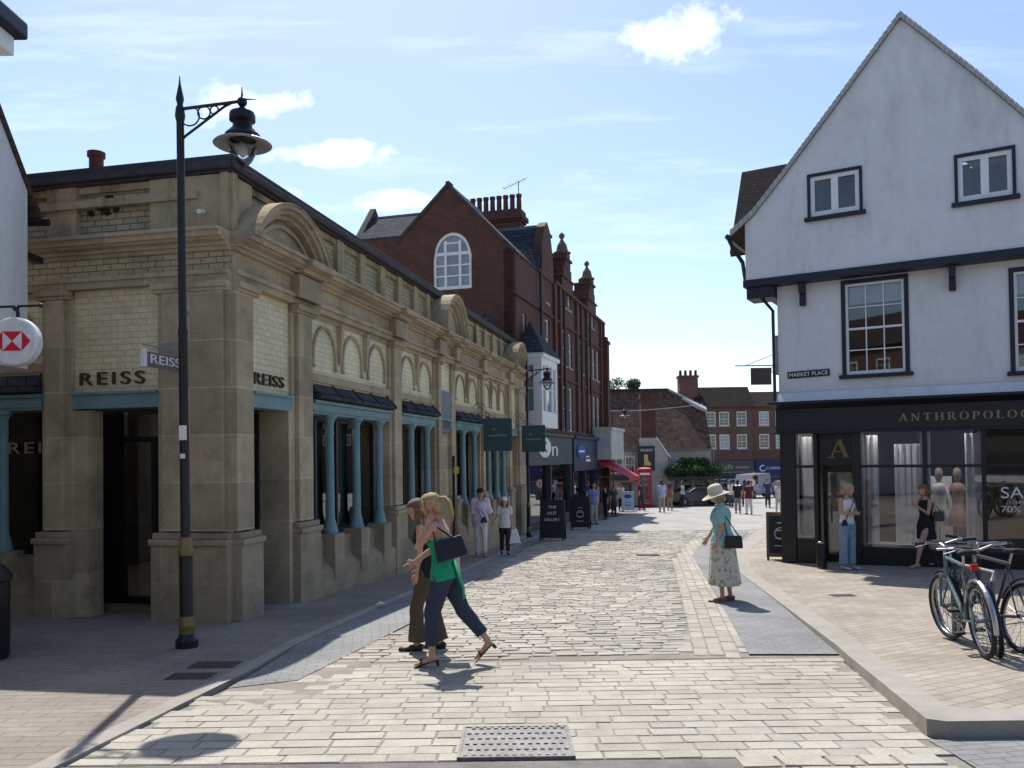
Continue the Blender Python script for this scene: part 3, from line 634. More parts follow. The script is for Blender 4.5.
# ------------------------------------------------------------------ helpers for ordinary walls and windows
def holed(mb, u0, u1, z0, z1, n0, n1, holes, mi=0):
    us = sorted({u0, u1, *[h[0] for h in holes], *[h[1] for h in holes]}); zs = sorted({z0, z1, *[h[2] for h in holes], *[h[3] for h in holes]})
    us = [u for u in us if u0 <= u <= u1]; zs = [z for z in zs if z0 <= z <= z1]
    for i in range(len(us)-1):
        run = None
        for j in range(len(zs)-1):
            cu, cz = (us[i]+us[i+1])/2, (zs[j]+zs[j+1])/2; inside = any(h[0] < cu < h[1] and h[2] < cz < h[3] for h in holes)
            if inside:
                if run: mb.box(us[i], us[i+1], n0, n1, run[0], run[1], mi); run = None
            else: run = (run[0] if run else zs[j], zs[j+1])
        if run: mb.box(us[i], us[i+1], n0, n1, run[0], run[1], mi)
def sash(f, u0, u1, z0, z1, parent, rows=4, cols=2, n=-.10, fw=.06, fm=None, pm=None, sill=True, meet=True, name='window'):
    mb = MB(f); b = .022 if u1-u0 > .5 else .018
    mb.box(u0, u0+fw, n-.05, n+.03, z0, z1); mb.box(u1-fw, u1, n-.05, n+.03, z0, z1); mb.box(u0+fw, u1-fw, n-.05, n+.03, z0, z0+fw*1.2); mb.box(u0+fw, u1-fw, n-.05, n+.03, z1-fw, z1)
    for i in range(1, cols):
        x = u0+fw+(u1-u0-2*fw)*i/cols; mb.box(x-b/2, x+b/2, n-.035, n+.008, z0+fw, z1-fw)
    for i in range(1, rows):
        z = z0+fw+(z1-z0-2*fw)*i/rows; q = b if not (meet and i*2 == rows) else .045; mb.box(u0+fw, u1-fw, n-.04, n+.012, z-q/2, z+q/2)
    w_ = mb.build(name, fm or M['white_paint'], parent)
    g = MB(f); g.box(u0+.01, u1-.01, n-.03, n-.022, z0+.01, z1-.01); g.build('pane', pm or M['dark_glass'], w_)
    if sill:
        s_ = MB(f); s_.box(u0-.05, u1+.05, n-.02, .05, z0-.07, z0-.002); s_.build('sill', sill if not isinstance(sill, bool) else M['sandstone'], w_)
    return w_
def quadroof(mb, a, b, c, d, th=.08, mi=0):
    a, b, c, d = map(Vector, (a, b, c, d)); nn = (b-a).cross(d-a).normalized()
    if nn.z < 0: nn = -nn
    mb.hexa([a, b, c, d, a+nn*th, b+nn*th, c+nn*th, d+nn*th], mi)

# ------------------------------------------------------------------ tall red brick building beyond
ZR = -1.2; RR = thing('gabled_brick_building', 'tall dark red brick Victorian building with gables, finials and an arched attic window', 'building', (.11, 30.3, ZR), rad(-16.5))
gS = lambda u, n, z: (n, u, z-ZR)
gF = lambda u, n, z: (-u, -n, z-ZR)
st_w = [(1.25, 1.75, 5.85, 7.25)]
for c in (5.15, 8.35, 9.6, 12.3, 14.4, 15.5, 16.7): st_w.append((c-.36, c+.36, 5.95, 7.6))
for c in (4.6, 8.35, 9.6, 12.3, 14.4, 15.5, 16.7): st_w.append((c-.38, c+.38, 2.95, 5.0))
st_w += [(c-.34, c+.34, 8.7, 9.45) for c in (8.5, 9.5, 14.5, 15.4)] + [(4.85, 5.45, 8.3, 9.6)]
mb = MB(gS); holed(mb, .0, 18.4, 2.9, 9.45, -.35, 0, [h for h in st_w if h[3] <= 9.45])
holed(mb, 4.0, 6.1, 9.45, 9.6, -.35, 0, [(4.85, 5.45, 9.4, 9.6)])
mb.build('street_wall', M['red_brick'], RR)
for h in st_w: sash(gS, h[0], h[1], h[2], h[3] if h[3] < 9.5 else 9.6, RR, 2, 1, sill=M['sandstone'], fw=.07)
mb = MB(gS)   # string courses and pilasters
for z in (2.95, 5.35, 7.85): mb.box(.0 if z > 3 else .1, 18.4, 0, .09, z-.09-.002, z-.002) if z > 3 else mb.box(.1, 18.4, 0, .2, 2.78, 2.9)
mb.box(6.2, 18.4, 0, .16, 9.36, 9.48)
for u in (6.3, 7.3, 10.9, 13.4, 17.4, 18.3): mb.box(u-.16, u+.16, 0, .12, 2.9, 9.36)
mb.build('string_course', M['red_stone'], RR)
# two tall dormer gables with finials
for c in (9.0, 14.95):
    mb = MB(gS); mb.box(c-1.15, c+1.15, -.9, .06, 9.482, 10.1); mb.box(c-.85, c+.85, -.9, .06, 10.1, 10.6); mb.box(c-.55, c+.55, -.8, .08, 10.6, 11.0); mb.box(c-.38, c+.38, -.6, .10, 11.0, 11.3)
    mb.box(c-1.25, c+1.25, -.9, .13, 10.04, 10.12); mb.box(c-.65, c+.65, -.8, .16, 10.95, 11.05)
    dg = mb.build('dormer_gable', M['red_brick'], RR, bevel=.01)
    mb = MB(); p = gS(c, -.2, 11.3); mb.lathe(p, [(.42, 0), (.42, .08), (.30, .12), (.22, .45), (.10, .62), (.06, .72), (.13, .80), (.15, .88), (.10, .97), (.02, 1.04)], 8); mb.build('finial', colour('sooty_stone', (.15, .11, .09)), dg)
mb = MB(gS); mb.box(17.9, 18.5, -.5, .35, LOW, 8.2); mb.box(17.85, 18.55, -.55, .42, 8.2, 8.35); mb.box(17.95, 18.45, -.45, .3, 8.35, 8.6); mb.build('end_pier', M['red_brick'], RR)
# front (party) wall gable with arched window
AW = (1.60, 3.12, 8.06, 10.21)
def gable_wall(f, pts, n0, n1, m, name='gable_wall'): mb = MB(f); mb.prism(pts, n0, n1); return mb.build(name, m, RR)
wc = (AW[0]+AW[1])/2; wr = (AW[1]-AW[0])/2; spz = 9.2
mb = MB(gF); holed(mb, .0, 6.2, 2, spz, -.35, 0, [(AW[0], AW[1], AW[2], spz), (2.0, 2.42, 6.9, 7.7)])
# upper part as vertical slices following the gable slope and the arch
N = 56
def gtop(u): return 9.32+(11.95-9.32)*u/2.5 if u < 2.5 else 11.95-(11.95-9.95)*(u-2.5)/2.1
for i in range(N):
    a, b = 4.6*i/N, 4.6*(i+1)/N
    arch = lambda u: spz+(1-abs((u-wc)/wr)**2.2)**.5*(AW[3]-spz) if abs(u-wc) < wr-1e-4 else spz
    za, zb = (arch(a), arch(b))
    mb.hexa([(a, -.35, za), (b, -.35, zb), (b, 0, zb), (a, 0, za), (a, -.35, gtop(a)), (b, -.35, gtop(b)), (b, 0, gtop(b)), (a, 0, gtop(a))])
mb.box(4.6, 6.2, -.35, 0, spz, 10.2)
mb.build('gable_wall', M['red_brick'], RR)
mb = MB(gF); pr = [(0, 9.32), (2.5, 11.95), (4.6, 9.95)]
for (a, b) in ((pr[0], pr[1]), (pr[1], pr[2])):
    mb.hexa([(a[0], -.40, a[1]), (b[0], -.40, b[1]), (b[0], .06, b[1]), (a[0], .06, a[1]), (a[0], -.40, a[1]+.16), (b[0], -.40, b[1]+.16), (b[0], .06, b[1]+.16), (a[0], .06, a[1]+.16)])
mb.box(2.43, 2.57, -.4, .07, 12.0, 12.14); mb.build('gable_coping', M['coping'], RR)
mb = MB(gF); F2 = []   # arched window frame
def archf(t, k=1.0): a = math.pi*t; return (wc-(wr*k)*math.cos(a), spz+(math.sin(a)**.91)*(AW[3]-spz-(1-k)*wr))
for i in range(20):
    q = [archf(i/20), archf((i+1)/20), archf((i+1)/20, .86), archf(i/20, .86)]; mb.hexa([(x[0], -.15, x[1]) for x in q]+[(x[0], -.04, x[1]) for x in q])
mb.box(AW[0], AW[0]+.1, -.15, -.04, AW[2], spz); mb.box(AW[1]-.1, AW[1], -.15, -.04, AW[2], spz); mb.box(AW[0], AW[1], -.15, .02, AW[2], AW[2]+.12)
for x in (wc-.29, wc+.29): mb.box(x-.05, x+.05, -.14, -.05, AW[2], spz+.72)
for z, q in ((spz+.22, .06), (spz-.22, .03), (spz-.62, .03), (spz+.62, .03)): mb.box(AW[0]+.1 if z < spz+.3 else wc-.3, AW[1]-.1 if z < spz+.3 else wc+.3, -.135, -.06, z-q, z+q)
aw = mb.build('arched_window', M['white_paint'], RR); g = MB(gF); g.prism([archf(i/20, .97) for i in range(21)] + [(AW[1]-.02, AW[2]+.02), (AW[0]+.02, AW[2]+.02)], -.12, -.11); g.build('pane', M['curtained'], aw)
sash(gF, 2.0, 2.42, 6.9, 7.7, RR, 2, 1, fw=.05)
# roofs
def wpt(f, u, n, z): return Vector(f(u, n, z))
mb = MB(); A = lambda u, y, z: Vector((-u, y, z-ZR))
quadroof(mb, A(0, 0.3, 9.3), A(0, 4.2, 9.3), A(2.5, 4.2, 11.9), A(2.5, .3, 11.9)); quadroof(mb, A(4.8, .3, 9.75), A(4.8, 5, 9.75), A(2.5, 5, 11.9), A(2.5, .3, 11.9))
quadroof(mb, A(0, 3.7, 9.4), A(5, 3.7, 9.4), A(5, 5.1, 11.5), A(0, 5.1, 11.5)); quadroof(mb, A(0, 6.5, 9.4), A(5, 6.5, 9.4), A(5, 5.1, 11.5), A(0, 5.1, 11.5))
quadroof(mb, A(0, 6.4, 9.45), A(0, 18.4, 9.45), A(3, 18.4, 11.3), A(3, 6.4, 11.3)); quadroof(mb, A(6, 6.4, 9.45), A(6, 18.4, 9.45), A(3, 18.4, 11.3), A(3, 6.4, 11.3))
quadroof(mb, A(4.3, .0, 10.2), A(6.3, .0, 10.2), A(6.3, 1.6, 11.45), A(4.3, 1.6, 11.45)); quadroof(mb, A(4.3, 3.2, 10.2), A(6.3, 3.2, 10.2), A(6.3, 1.6, 11.45), A(4.3, 1.6, 11.45))
mb.build('roof', M['slate'], RR)
mb = MB(); mb.box(-6.4, -3.2, 1.55, 1.65, 11.44-ZR, 11.58-ZR); mb.box(-2.58, -2.42, .4, 4, 11.94-ZR, 12.06-ZR); mb.box(-4.4, 0, 5.02, 5.18, 11.52-ZR, 11.64-ZR); mb.build('ridge', M['lead'], RR)
mb = MB(gS); mb.prism([(3.6, 9.45), (4.1, 9.45), (4.2, 10.6), (4.62, 11.45), (5.1, 11.75), (5.6, 11.45), (6.0, 10.6), (6.15, 9.45), (6.4, 9.45), (6.4, 9.3), (3.6, 9.3)], -.3, .06)
mb.build('shaped_gable', M['red_brick'], RR)
mb = MB(gF); mb.prism([(0, 0)], 0, 0) if 0 else None
mb = MB(); # left parapet gable, end on
vs = [(5.7, -.1, 9.6), (6.0, -.1, 9.6), (6.0, 3.3, 9.6), (5.7, 3.3, 9.6)]
prf = [(-.15, 10.0), (1.6, 11.95), (3.35, 10.0), (3.35, 4), (-.15, 4)]
k = len(prf); mb.add([A(6.25, y, z) for y, z in prf]+[A(6.5, y, z) for y, z in prf], [list(range(k)), list(range(k, 2*k))]+[(i, (i+1) % k, k+(i+1) % k, k+i) for i in range(k)]); mb.build('parapet_gable', M['coping'], RR)
mb = MB(); mb.box(-5.7, -.4, 6, 18, 2.75-ZR, 9.3-ZR); mb.box(-6.2, -.36, .36, 3.2, 2.75-ZR, 9.2-ZR); mb.box(-5.6, -3.4, .36, 18, -.3, 2.75-ZR); mb.build('core', M['red_brick'], RR)
# great chimney stack with a row of pots, smaller one behind
mb = MB(); mb.box(-4.15, -1.4, 6.0, 6.8, 9.5-ZR, 12.2-ZR); mb.box(-4.22, -1.33, 5.93, 6.87, 12.2-ZR, 12.3-ZR); mb.box(-4.3, -1.25, 5.85, 6.95, 12.3-ZR, 12.5-ZR); mb.box(-4.2, -1.35, 5.95, 6.85, 12.5-ZR, 12.75-ZR)
ch = mb.build('chimney_stack', M['red_brick'], RR)
for i in range(9):
    mb = MB(); x = -4.02+i*.31; mb.lathe((x, 6.4, 12.75-ZR), [(.13, 0), (.12, .1), (.105, .62), (.13, .63), (.13, .75), (.09, .75)], 12); mb.build('chimney_pot', M['pot'], ch, smooth=2)
mb = MB(); mb.box(-.9, -.3, 6.5, 7.1, 9.4-ZR, 11.6-ZR); mb.box(-.98, -.22, 6.42, 7.18, 11.6-ZR, 11.72-ZR); ch2 = mb.build('chimney_stack', M['red_brick'], RR)
for i in range(2): mb = MB(); mb.lathe((-.78+i*.36, 6.8, 11.72-ZR), [(.09, 0), (.08, .3), (.1, .32)], 8); mb.build('chimney_pot', M['pot'], ch2)
mb = MB(); b0 = Vector((-1.55, 6.4, 12.75-ZR)); mb.tube([b0, b0+Vector((0, 0, 1.35))], .02, 6); mb.tube([b0+Vector((-.75, .1, 1.1)), b0+Vector((.45, -.1, 1.42))], .014, 5)
for i in range(8): q = b0+Vector((-.7+.14*i, .09-.02*i, 1.12+.037*i)); mb.tube([q+Vector((-.03, -.2, .0)), q+Vector((.03, .2, 0))], .008, 4)
mb.build('aerial', M['iron'], RR)
# white oriel with slate pyramid, second pyramid beside it
mb = MB(gS)
holed(mb, .55, 3.0, 2.95, 5.45, .78, .9, [(.75, 1.2, 3.4, 5.2), (1.35, 2.2, 3.4, 5.2), (2.35, 2.8, 3.4, 5.2)]); mb.box(.55, 3.0, .0, .9, 2.85, 2.95); mb.box(.45, 3.1, 0, 1.0, 5.45, 5.6); mb.box(.551, .62, 0, .78, 2.95, 3.4); mb.box(.551, .62, 0, .78, 5.2, 5.45); mb.box(.551, .62, 0, .12, 3.4, 5.2); mb.box(.551, .62, .62, .78, 3.4, 5.2); mb.box(2.93, 3.0, 0, .78, 2.95, 5.45)
ori = mb.build('oriel', M['white_paint'], RR)
for a, b in ((.75, 1.2), (1.35, 2.2), (2.35, 2.8)): sash(gS, a, b, 3.4, 5.2, ori, 2, 1, n=.85, sill=False, fw=.05, pm=M['curtained'])
og = lambda u, n, z: (u, -.551-(-n)*1 if False else .551+n*-1, z-ZR)
sash(lambda u, n, z: (u, .56-n, z-ZR), .12, .62, 3.4, 5.2, ori, 2, 1, n=-.03, sill=False, fw=.05, pm=M['curtained'])
mb = MB(gS); mb.add([(.4, -.1, 5.6), (3.15, -.1, 5.6), (3.15, 1.05, 5.6), (.4, 1.05, 5.6), (1.5, .2, 6.95)], [(0, 1, 4), (1, 2, 4), (2, 3, 4), (3, 0, 4), (3, 2, 1, 0)]); mb.build('oriel_roof', M['slate'], RR)
mb = MB(); c = A(.75, -.75, 0); mb.box(-1.45, -.1, -1.45, -.02, 4.5-ZR, 5.5-ZR); lb = mb.build('lantern_base', M['red_brick'], RR)
mb = MB(); mb.add([(-1.6, -1.6, 5.5-ZR), (.05, -1.6, 5.5-ZR), (.05, .0, 5.5-ZR), (-1.6, .0, 5.5-ZR), (-.8, -.8, 7.0-ZR)], [(0, 1, 4), (1, 2, 4), (2, 3, 4), (3, 0, 4), (3, 2, 1, 0)]); mb.build('lantern_roof', M['slate'], RR)
# drainpipes
for u in (3.55, 7.8, 11.6, 13.9): mb = MB(); mb.tube([gS(u, .14, 2.9), gS(u, .14, 9.3)], .06, 8); mb.build('drainpipe', M['black_paint'], RR)
# ground floor shops, each with fascia, posts and glass
def shopfront(u0, u1, fz, col, name, label, fascia_n=.35, fh=1.25, post=.14):
    t = thing(name, label, 'shopfront', tuple(RR.matrix_basis @ Vector(gS((u0+u1)/2, 0, ZR))), rad(-16.5)); off = (u0+u1)/2
    ff = lambda u, n, z: (n, u-off, z-ZR)
    mm = colour('shop_'+name+str(int(u0*10)), col, .5); mb = MB(ff)
    mb.box(u0, u1, 0, fascia_n, fz-fh, fz-.12); mb.box(u0, u1, 0, fascia_n+.12, fz-.12, fz); mb.build('fascia', mm, t)
    for a in (u0, (u0+u1)/2-post/2, u1-post): mb = MB(ff); mb.box(a, a+post, 0, fascia_n-.05, LOW-.3, fz-fh-.002); mb.build('post', mm, t)
    mb = MB(ff); mb.box(u0+post, u1-post, .02, fascia_n-.12, LOW-.3, -.75); mb.build('stall_riser', mm, t)
    mb = MB(ff); mb.box(u0+post, (u0+u1)/2-post/2-.002, .1, .11, -.75, fz-fh-.005); mb.box((u0+u1)/2+post/2+.002, u1-post, .1, .11, -.75, fz-fh-.005); mb.build('pane', M['glass'], t)
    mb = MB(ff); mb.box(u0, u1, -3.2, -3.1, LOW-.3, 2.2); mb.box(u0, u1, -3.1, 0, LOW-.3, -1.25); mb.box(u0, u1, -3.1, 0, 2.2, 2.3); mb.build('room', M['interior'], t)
    return t, ff
s1, f1 = shopfront(.35, 8.1, 2.72, (.045, .045, .055), 'grey_shopfront', 'charcoal shopfront with a round white logo below the white oriel', fh=1.3)
s2, f2 = shopfront(8.5, 14.3, 2.72, (.012, .022, .06), 'navy_shopfront', 'navy blue shopfront with an oval blue sign beside the red awning', fh=1.65)
o1 = 4.225; o2 = 11.4
mb = MB(f1); c = 2.6
mb.prism([(3.0+1.0*math.cos(a*math.pi/12), 2.12+.40*math.sin(a*math.pi/12)) for a in range(24)], .355, .375); mb.build('logo_disc', M['white_letter'], s1)
fr1 = lambda f, u, z, n: frame(f(u, n, z), (0, 1, 0), (0, 0, 1))
text('lettering', 'K', .42, M['shop_black'], s1, fr1(f1, 2.55, 1.92, .378), .01, .85)
text('lettering', 'n', .4, M['white_letter'], s1, fr1(f1, 4.15, 1.78, .36), .02, 1.0)
mb = MB(f2); mb.prism([(10.0+.95*math.cos(a*math.pi/12), 2.0+.34*math.sin(a*math.pi/12)) for a in range(24)], .352, .40); mb.build('logo_disc', colour('sign_blue', (.01, .08, .38), .4), s2)
mb = MB(f2); mb.box(9.4, 10.6, .402, .415, 1.95, 2.05); mb.box(11.2, 12.3, .352, .37, 1.5, 1.62); mb.box(11.2, 12.0, .352, .37, 1.7, 1.78); mb.build('lettering', M['white_letter'], s2)
mb = MB(f2); mb.box(11.7, 13.9, -.3, -.25, -.7, .9); mb.build('window_display', M['white_paint'], s2)

# ------------------------------------------------------------------ white gabled house with the black shopfront
ZH = -.72; HR = thing('white_gabled_house', 'white rendered house with a steep jettied gable over a black shopfront on the right corner', 'building', (5.94, 18.4, ZH), rad(-30.7))
fH = lambda u, n, z: (u, -n, z-ZH)
W1h = [(1.42, 2.56, 3.40, 5.32), (4.50, 5.64, 3.28, 5.20)]
mb = MB(fH); holed(mb, 0, 9.0, 2.86, 5.5, -.3, 0, W1h); mb.box(0, .3, -6.5, -.3, 2.86, 5.5); mb.box(8.7, 9, -6.5, -.3, -.7, 5.5); mb.box(0, 9, -6.8, -6.5, -.7, 5.5)
mb.build('first_floor_wall', M['render'], HR)
mb = MB(fH); mb.prism([(-.02, 2.86), (8.9, 2.86), (8.9, 3.06), (-.02, 3.06)], 0, .04); mb.hexa([(-.02, .04, 2.86), (9, .04, 2.86), (9, .16, 2.86), (-.02, .16, 2.86), (-.02, .0, 3.06), (9, .0, 3.06), (9, .04, 3.06), (-.02, .04, 3.06)]); mb.build('render_skirt', M['render'], HR)
def cased(f, h, parent, rows, cols, fw=.085, sf=.05):
    u0, u1, z0, z1 = h; mb = MB(f)
    mb.box(u0-fw, u0, -.1, .035, z0-.02, z1+fw); mb.box(u1, u1+fw, -.1, .035, z0-.02, z1+fw); mb.box(u0, u1, -.1, .035, z1, z1+fw)
    c = mb.build('window_casing', M['navy_timber'], parent, bevel=.006)
    sash(f, u0, u1, z0, z1, c, rows, cols, n=-.04, sill=False, fw=sf, pm=M['glass'])
    if cols == 2: q = MB(f); q.box((u0+u1)/2-.07, (u0+u1)/2+.07, -.08, .0, z0+.02, z1-.02); q.build('mullion', M['white_paint'], c)
    mb = MB(f); mb.box(u0-fw-.06, u1+fw+.06, -.1, .10, z0-.10, z0-.02); mb.build('sill', M['navy_timber'], c, bevel=.006); return c
for h in W1h:
    cw = cased(fH, h, HR, 4, 3)
    mb = MB(fH); mb.box(h[0]+.02, h[1]-.02, -.16, -.15, h[3]-.42, h[3]-.02); mb.build('blind', M['white_paint'], cw)
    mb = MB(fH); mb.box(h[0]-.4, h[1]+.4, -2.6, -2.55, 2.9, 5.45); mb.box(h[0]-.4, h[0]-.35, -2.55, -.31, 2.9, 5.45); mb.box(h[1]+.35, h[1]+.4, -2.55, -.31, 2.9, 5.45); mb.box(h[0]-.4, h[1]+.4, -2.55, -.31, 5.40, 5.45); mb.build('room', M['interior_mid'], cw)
# jettied gable
GT = [(-.60, 6.86), (-.4, 7.02), (.33, 7.84), (1.3, 8.98), (2.64, 10.58), (3.95, 9.06), (4.85, 7.94), (5.6, 7.08), (5.95, 6.86)]
gw = [(.81, 1.79, 6.79, 7.65), (3.60, 4.52, 6.64, 7.52)]
def gh(u):
    for (a, b), (c, d) in zip(GT, GT[1:]):
        if a <= u <= c: return b+(d-b)*(u-a)/(c-a)
mb = MB(fH); holed(mb, -.60, 5.95, 5.60, 6.86, -.0, .32, [g for g in gw])
us = sorted({x for x, _ in GT} | {g for h in gw for g in h[:2]} | {-.6+.5*i for i in range(14)}); us = [u for u in us if -.6 <= u <= 5.95]
for a, b in zip(us, us[1:]):
    if b-a < 1e-4: continue
    z0 = 6.86
    for h in gw:
        if h[0] <= (a+b)/2 <= h[1]: z0 = h[3]
    mb.hexa([(a, 0, z0), (b, 0, z0), (b, .32, z0), (a, .32, z0), (a, 0, gh(a)), (b, 0, gh(b)), (b, .32, gh(b)), (a, .32, gh(a))])
mb.box(-.60, -.35, -4.5, 0, 5.60, 6.9); mb.build('gable_wall', M['render'], HR)
for h in gw:
    cw = cased(lambda u, n, z: fH(u, n+.32, z), h, HR, 1, 2, .06, .085)
    g = MB(fH); g.box(h[0]-.2, h[1]+.2, -1.2, -1.15, h[2]-.2, h[3]+.2); g.box(h[0]+.02, h[0]+.22, .10, .14, h[2], h[3]-.1); g.build('room', M['interior_mid'], cw)
mb = MB(fH)   # bressumer and brackets
mb.box(-.66, 6.05, -.02, .36, 5.44, 5.598); mb.build('bressumer', M['navy_timber'], HR, bevel=.012)
mb = MB(fH); mb.box(-.60, -.02, -.35, .28, 5.18, 5.438); mb.box(-.3, 0, -4, -.36, 5.25, 5.43); mb.build('corner_bracket', M['navy_timber'], HR)
for u in (.56, 3.45, 6.0): mb = MB(fH); mb.box(u-.06, u+.06, .003, .12, 4.95, 5.437); mb.box(u-.055, u+.055, .12, .24, 5.2, 5.437); mb.build('bracket', M['navy_timber'], HR, bevel=.006)
# roof over the gable with verge
ov = [(-.92, 6.62)] + GT[1:8] + [(6.3, 6.58)]
mb = MB(fH)
for (a, b), (c, d) in zip(ov, ov[1:]):
    mb.hexa([(a, -6.6, b), (c, -6.6, d), (c, .36, d), (a, .36, b), (a, -6.6, b+.10), (c, -6.6, d+.10), (c, .36, d+.10), (a, .36, b+.10)])
mb.build('roof', M['red_tile'], HR)
mb = MB(fH)
for (a, b), (c, d) in zip(ov, ov[1:]):
    L = math.hypot(c-a, d-b); k = max(1, round(L/.13))
    for i in range(k):
        p, q = i/k, (i+.93)/k; x0, z0, x1, z1 = a+(c-a)*p, b+(d-b)*p, a+(c-a)*q, b+(d-b)*q
        mb.hexa([(x0, .362, z0-.0), (x1, .362, z1-.0), (x1, .40, z1-.0), (x0, .40, z0-.0), (x0, .2, z0+.145), (x1, .2, z1+.125), (x1, .40, z1+.125), (x0, .40, z0+.145)])
mb.build('verge', M['verge'], HR)
mb = MB(fH); mb.tube([(-.98, .38, 6.62), (-.98, -4.5, 6.62)], .06, 8); mb.tube([(-.98, .30, 6.60), (-.90, .28, 6.40), (-.68, .26, 6.02), (-.63, .25, 5.62)], .045, 8); mb.tube([(-.3, .15, 5.2), (-.08, .08, 4.9), (-.07, .08, 2.9)], .035, 8); mb.build('gutter', M['black_paint'], HR)
mb = MB(fH)   # rear wing roof
mb.hexa([(-1.72, -2.4, 6.95), (1.2, -2.4, 6.95), (1.2, -2.5, 6.85), (-1.72, -2.5, 6.85), (-1.72, -3.72, 9.42), (1.2, -3.72, 9.42), (1.2, -3.8, 9.30), (-1.72, -3.8, 9.30)]); mb.build('rear_roof', M['red_tile'], HR)
mb = MB(fH); mb.box(-.0, 1.2, -6, -2.9, -.7, 6.9); mb.prism([(0, 0)], 0, 0) if 0 else None; mb.build('rear_wing', M['render'], HR)
mb = MB(); vsx = [(-.0, 2.9, 6.9-ZH), (-.0, 6.2, 6.9-ZH), (-.0, 4.55, 9.2-ZH), (.2, 2.9, 6.9-ZH), (.2, 6.2, 6.9-ZH), (.2, 4.55, 9.2-ZH)]; mb.add(vsx, [(0, 1, 2), (5, 4, 3), (0, 3, 4, 1), (1, 4, 5, 2), (2, 5, 3, 0)]); mb.build('rear_gable', M['render'], HR)
mb = MB(); mb.box(-3.2, -2.6, 5.2-0, 5.8, 8, 8.2) if 0 else None
# shopfront (ground floor)
mb = MB(fH); mb.box(-.05, 9, -.1, .14, 2.19, 2.70); mb.box(-.10, 9, -.1, .20, 2.15, 2.19); mb.hexa([(-.05, -.1, 2.702), (9, -.1, 2.702), (9, .14, 2.702), (-.05, .14, 2.702), (-.16, -.1, 2.80), (9, -.1, 2.80), (9, .34, 2.80), (-.16, .34, 2.80)]); mb.box(-.18, 9, -.1, .36, 2.802, 2.855)
mb.box(-.05, .0, -6, -.1, 2.15, 2.8); fas = mb.build('fascia', M['shop_black'], HR, bevel=.006)
serif('lettering', 'ANTHROPOLOGIE', .155, M['gold_leaf'], fas, frame(fH(2.42, .142, 2.36), (1, 0, 0), (0, 0, 1)), 2.62)
mb = MB(fH)
mb.box(.02, .33, -.3, .12, -.75, 2.148); mb.box(.72, .80, -.2, .12, -.75, 2.148); mb.box(1.50, 1.66, -.12, .12, -.75, 2.148); mb.box(2.84, 2.92, -.02, .10, -.25, 2.148); mb.box(3.88, 3.96, -.02, .10, -.25, 2.148); mb.box(6.6, 6.8, -.1, .12, -.75, 2.148)
mb.box(.331, .718, -.1, .07, -.75, -.17); mb.box(1.662, 6.6, -.1, .09, -.75, -.30); mb.box(1.662, 6.6, -.02, .11, -.30, -.25); mb.box(.331, .718, -.0, .10, -.17, -.13)
mb.box(1.662, 6.6, -.01, .08, 1.41, 1.47); mb.box(.331, .718, -.01, .08, 1.41, 1.47)
mb.box(.801, 1.499, -.25, -.05, 1.46, 2.148); mb.box(6.8, 9, -.3, .1, -.75, 2.148)
mb.build('shopfront_frame', M['shop_black'], HR, bevel=.004)
serif('lettering', 'A', .40, M['gold'], HR, frame(fH(1.0, -.048, 1.62), (1, 0, 0), (0, 0, 1)), .44)
mb = MB(fH); mb.box(.80, .88, -.55, -.50, -.7, 1.46); mb.box(1.42, 1.5, -.55, -.5, -.7, 1.46); mb.box(.88, 1.42, -.55, -.5, 1.3, 1.46); mb.box(.88, 1.42, -.55, -.5, -.7, -.5)
d = mb.build('door', M['shop_black'], HR); g = MB(fH); g.box(.88, 1.42, -.53, -.52, -.5, 1.3); g.build('pane', M['glass'], d); mb = MB(fH); mb.tube([(.97, -.47, .2), (.97, -.47, .6)], .015, 6); mb.build('handle', M['chrome'], d)
mb = MB(fH); mb.box(.335, .715, .02, .03, -.13, 2.148); pn = mb.build('shop_window', M['glass'], HR)
for a, b in ((1.662, 2.84), (2.92, 3.88), (3.96, 6.6)): mb = MB(fH); mb.box(a, b, .02, .03, -.25, 1.41); mb.box(a, b, .02, .03, 1.47, 2.148); mb.build('shop_window', M['glass'], HR)
# left return glass and room
mb = MB(fH); mb.box(.02, .25, -6.5, -.3, -.75, 2.15); mb.build('side_wall', M['render'], HR)
mb = MB(fH); mb.box(.26, 8.7, -6.4, -.12, -.75, -.66); mb.build('shop_floor', M['interior_mid'], HR)
mb = MB(fH); mb.box(.26, 8.7, -5.0, -4.9, -.7, 2.8); mb.box(.26, 8.7, -6.4, -.12, 2.5, 2.6); mb.box(1.56, 1.6, -1.6, -.12, -.7, 2.4); mb.box(.26, .3, -5, -.3, -.7, 2.5); mb.build('shop_room', M['interior_mid'], HR)
cur = colour('voile', (.72, .75, .80), .9)
def drape(u0, u1, n, z0, z1):
    mb = MB(fH); k = max(4, int((u1-u0)/.035)); V = []
    for i in range(k+1):
        u = u0+(u1-u0)*i/k; q = n+.025*math.sin(i*1.9); V += [(u, q, z0), (u, q, z1), (u, q-.008, z0), (u, q-.008, z1)]
    mb.add(V, [(4*i, 4*i+4, 4*i+5, 4*i+1) for i in range(k)]+[(4*i+2, 4*i+3, 4*i+7, 4*i+6) for i in range(k)]); mb.build('window_drape', cur, HR, smooth=True)
drape(.36, .74, -.45, -.15, 2.1); drape(1.70, 1.95, -.44, -.24, 2.1); drape(3.58, 3.88, -.44, -.24, 2.1); drape(2.25, 2.80, -.55, -.24, 1.9)
mb = MB(fH); mb.box(1.68, 3.84, -.9, -.08, -.3, -.22); mb.box(2.3, 3.3, -1.15, -1.10, -.22, 1.2); mb.build('display_plinth', M['white_paint'], HR)
mb = MB(fH)
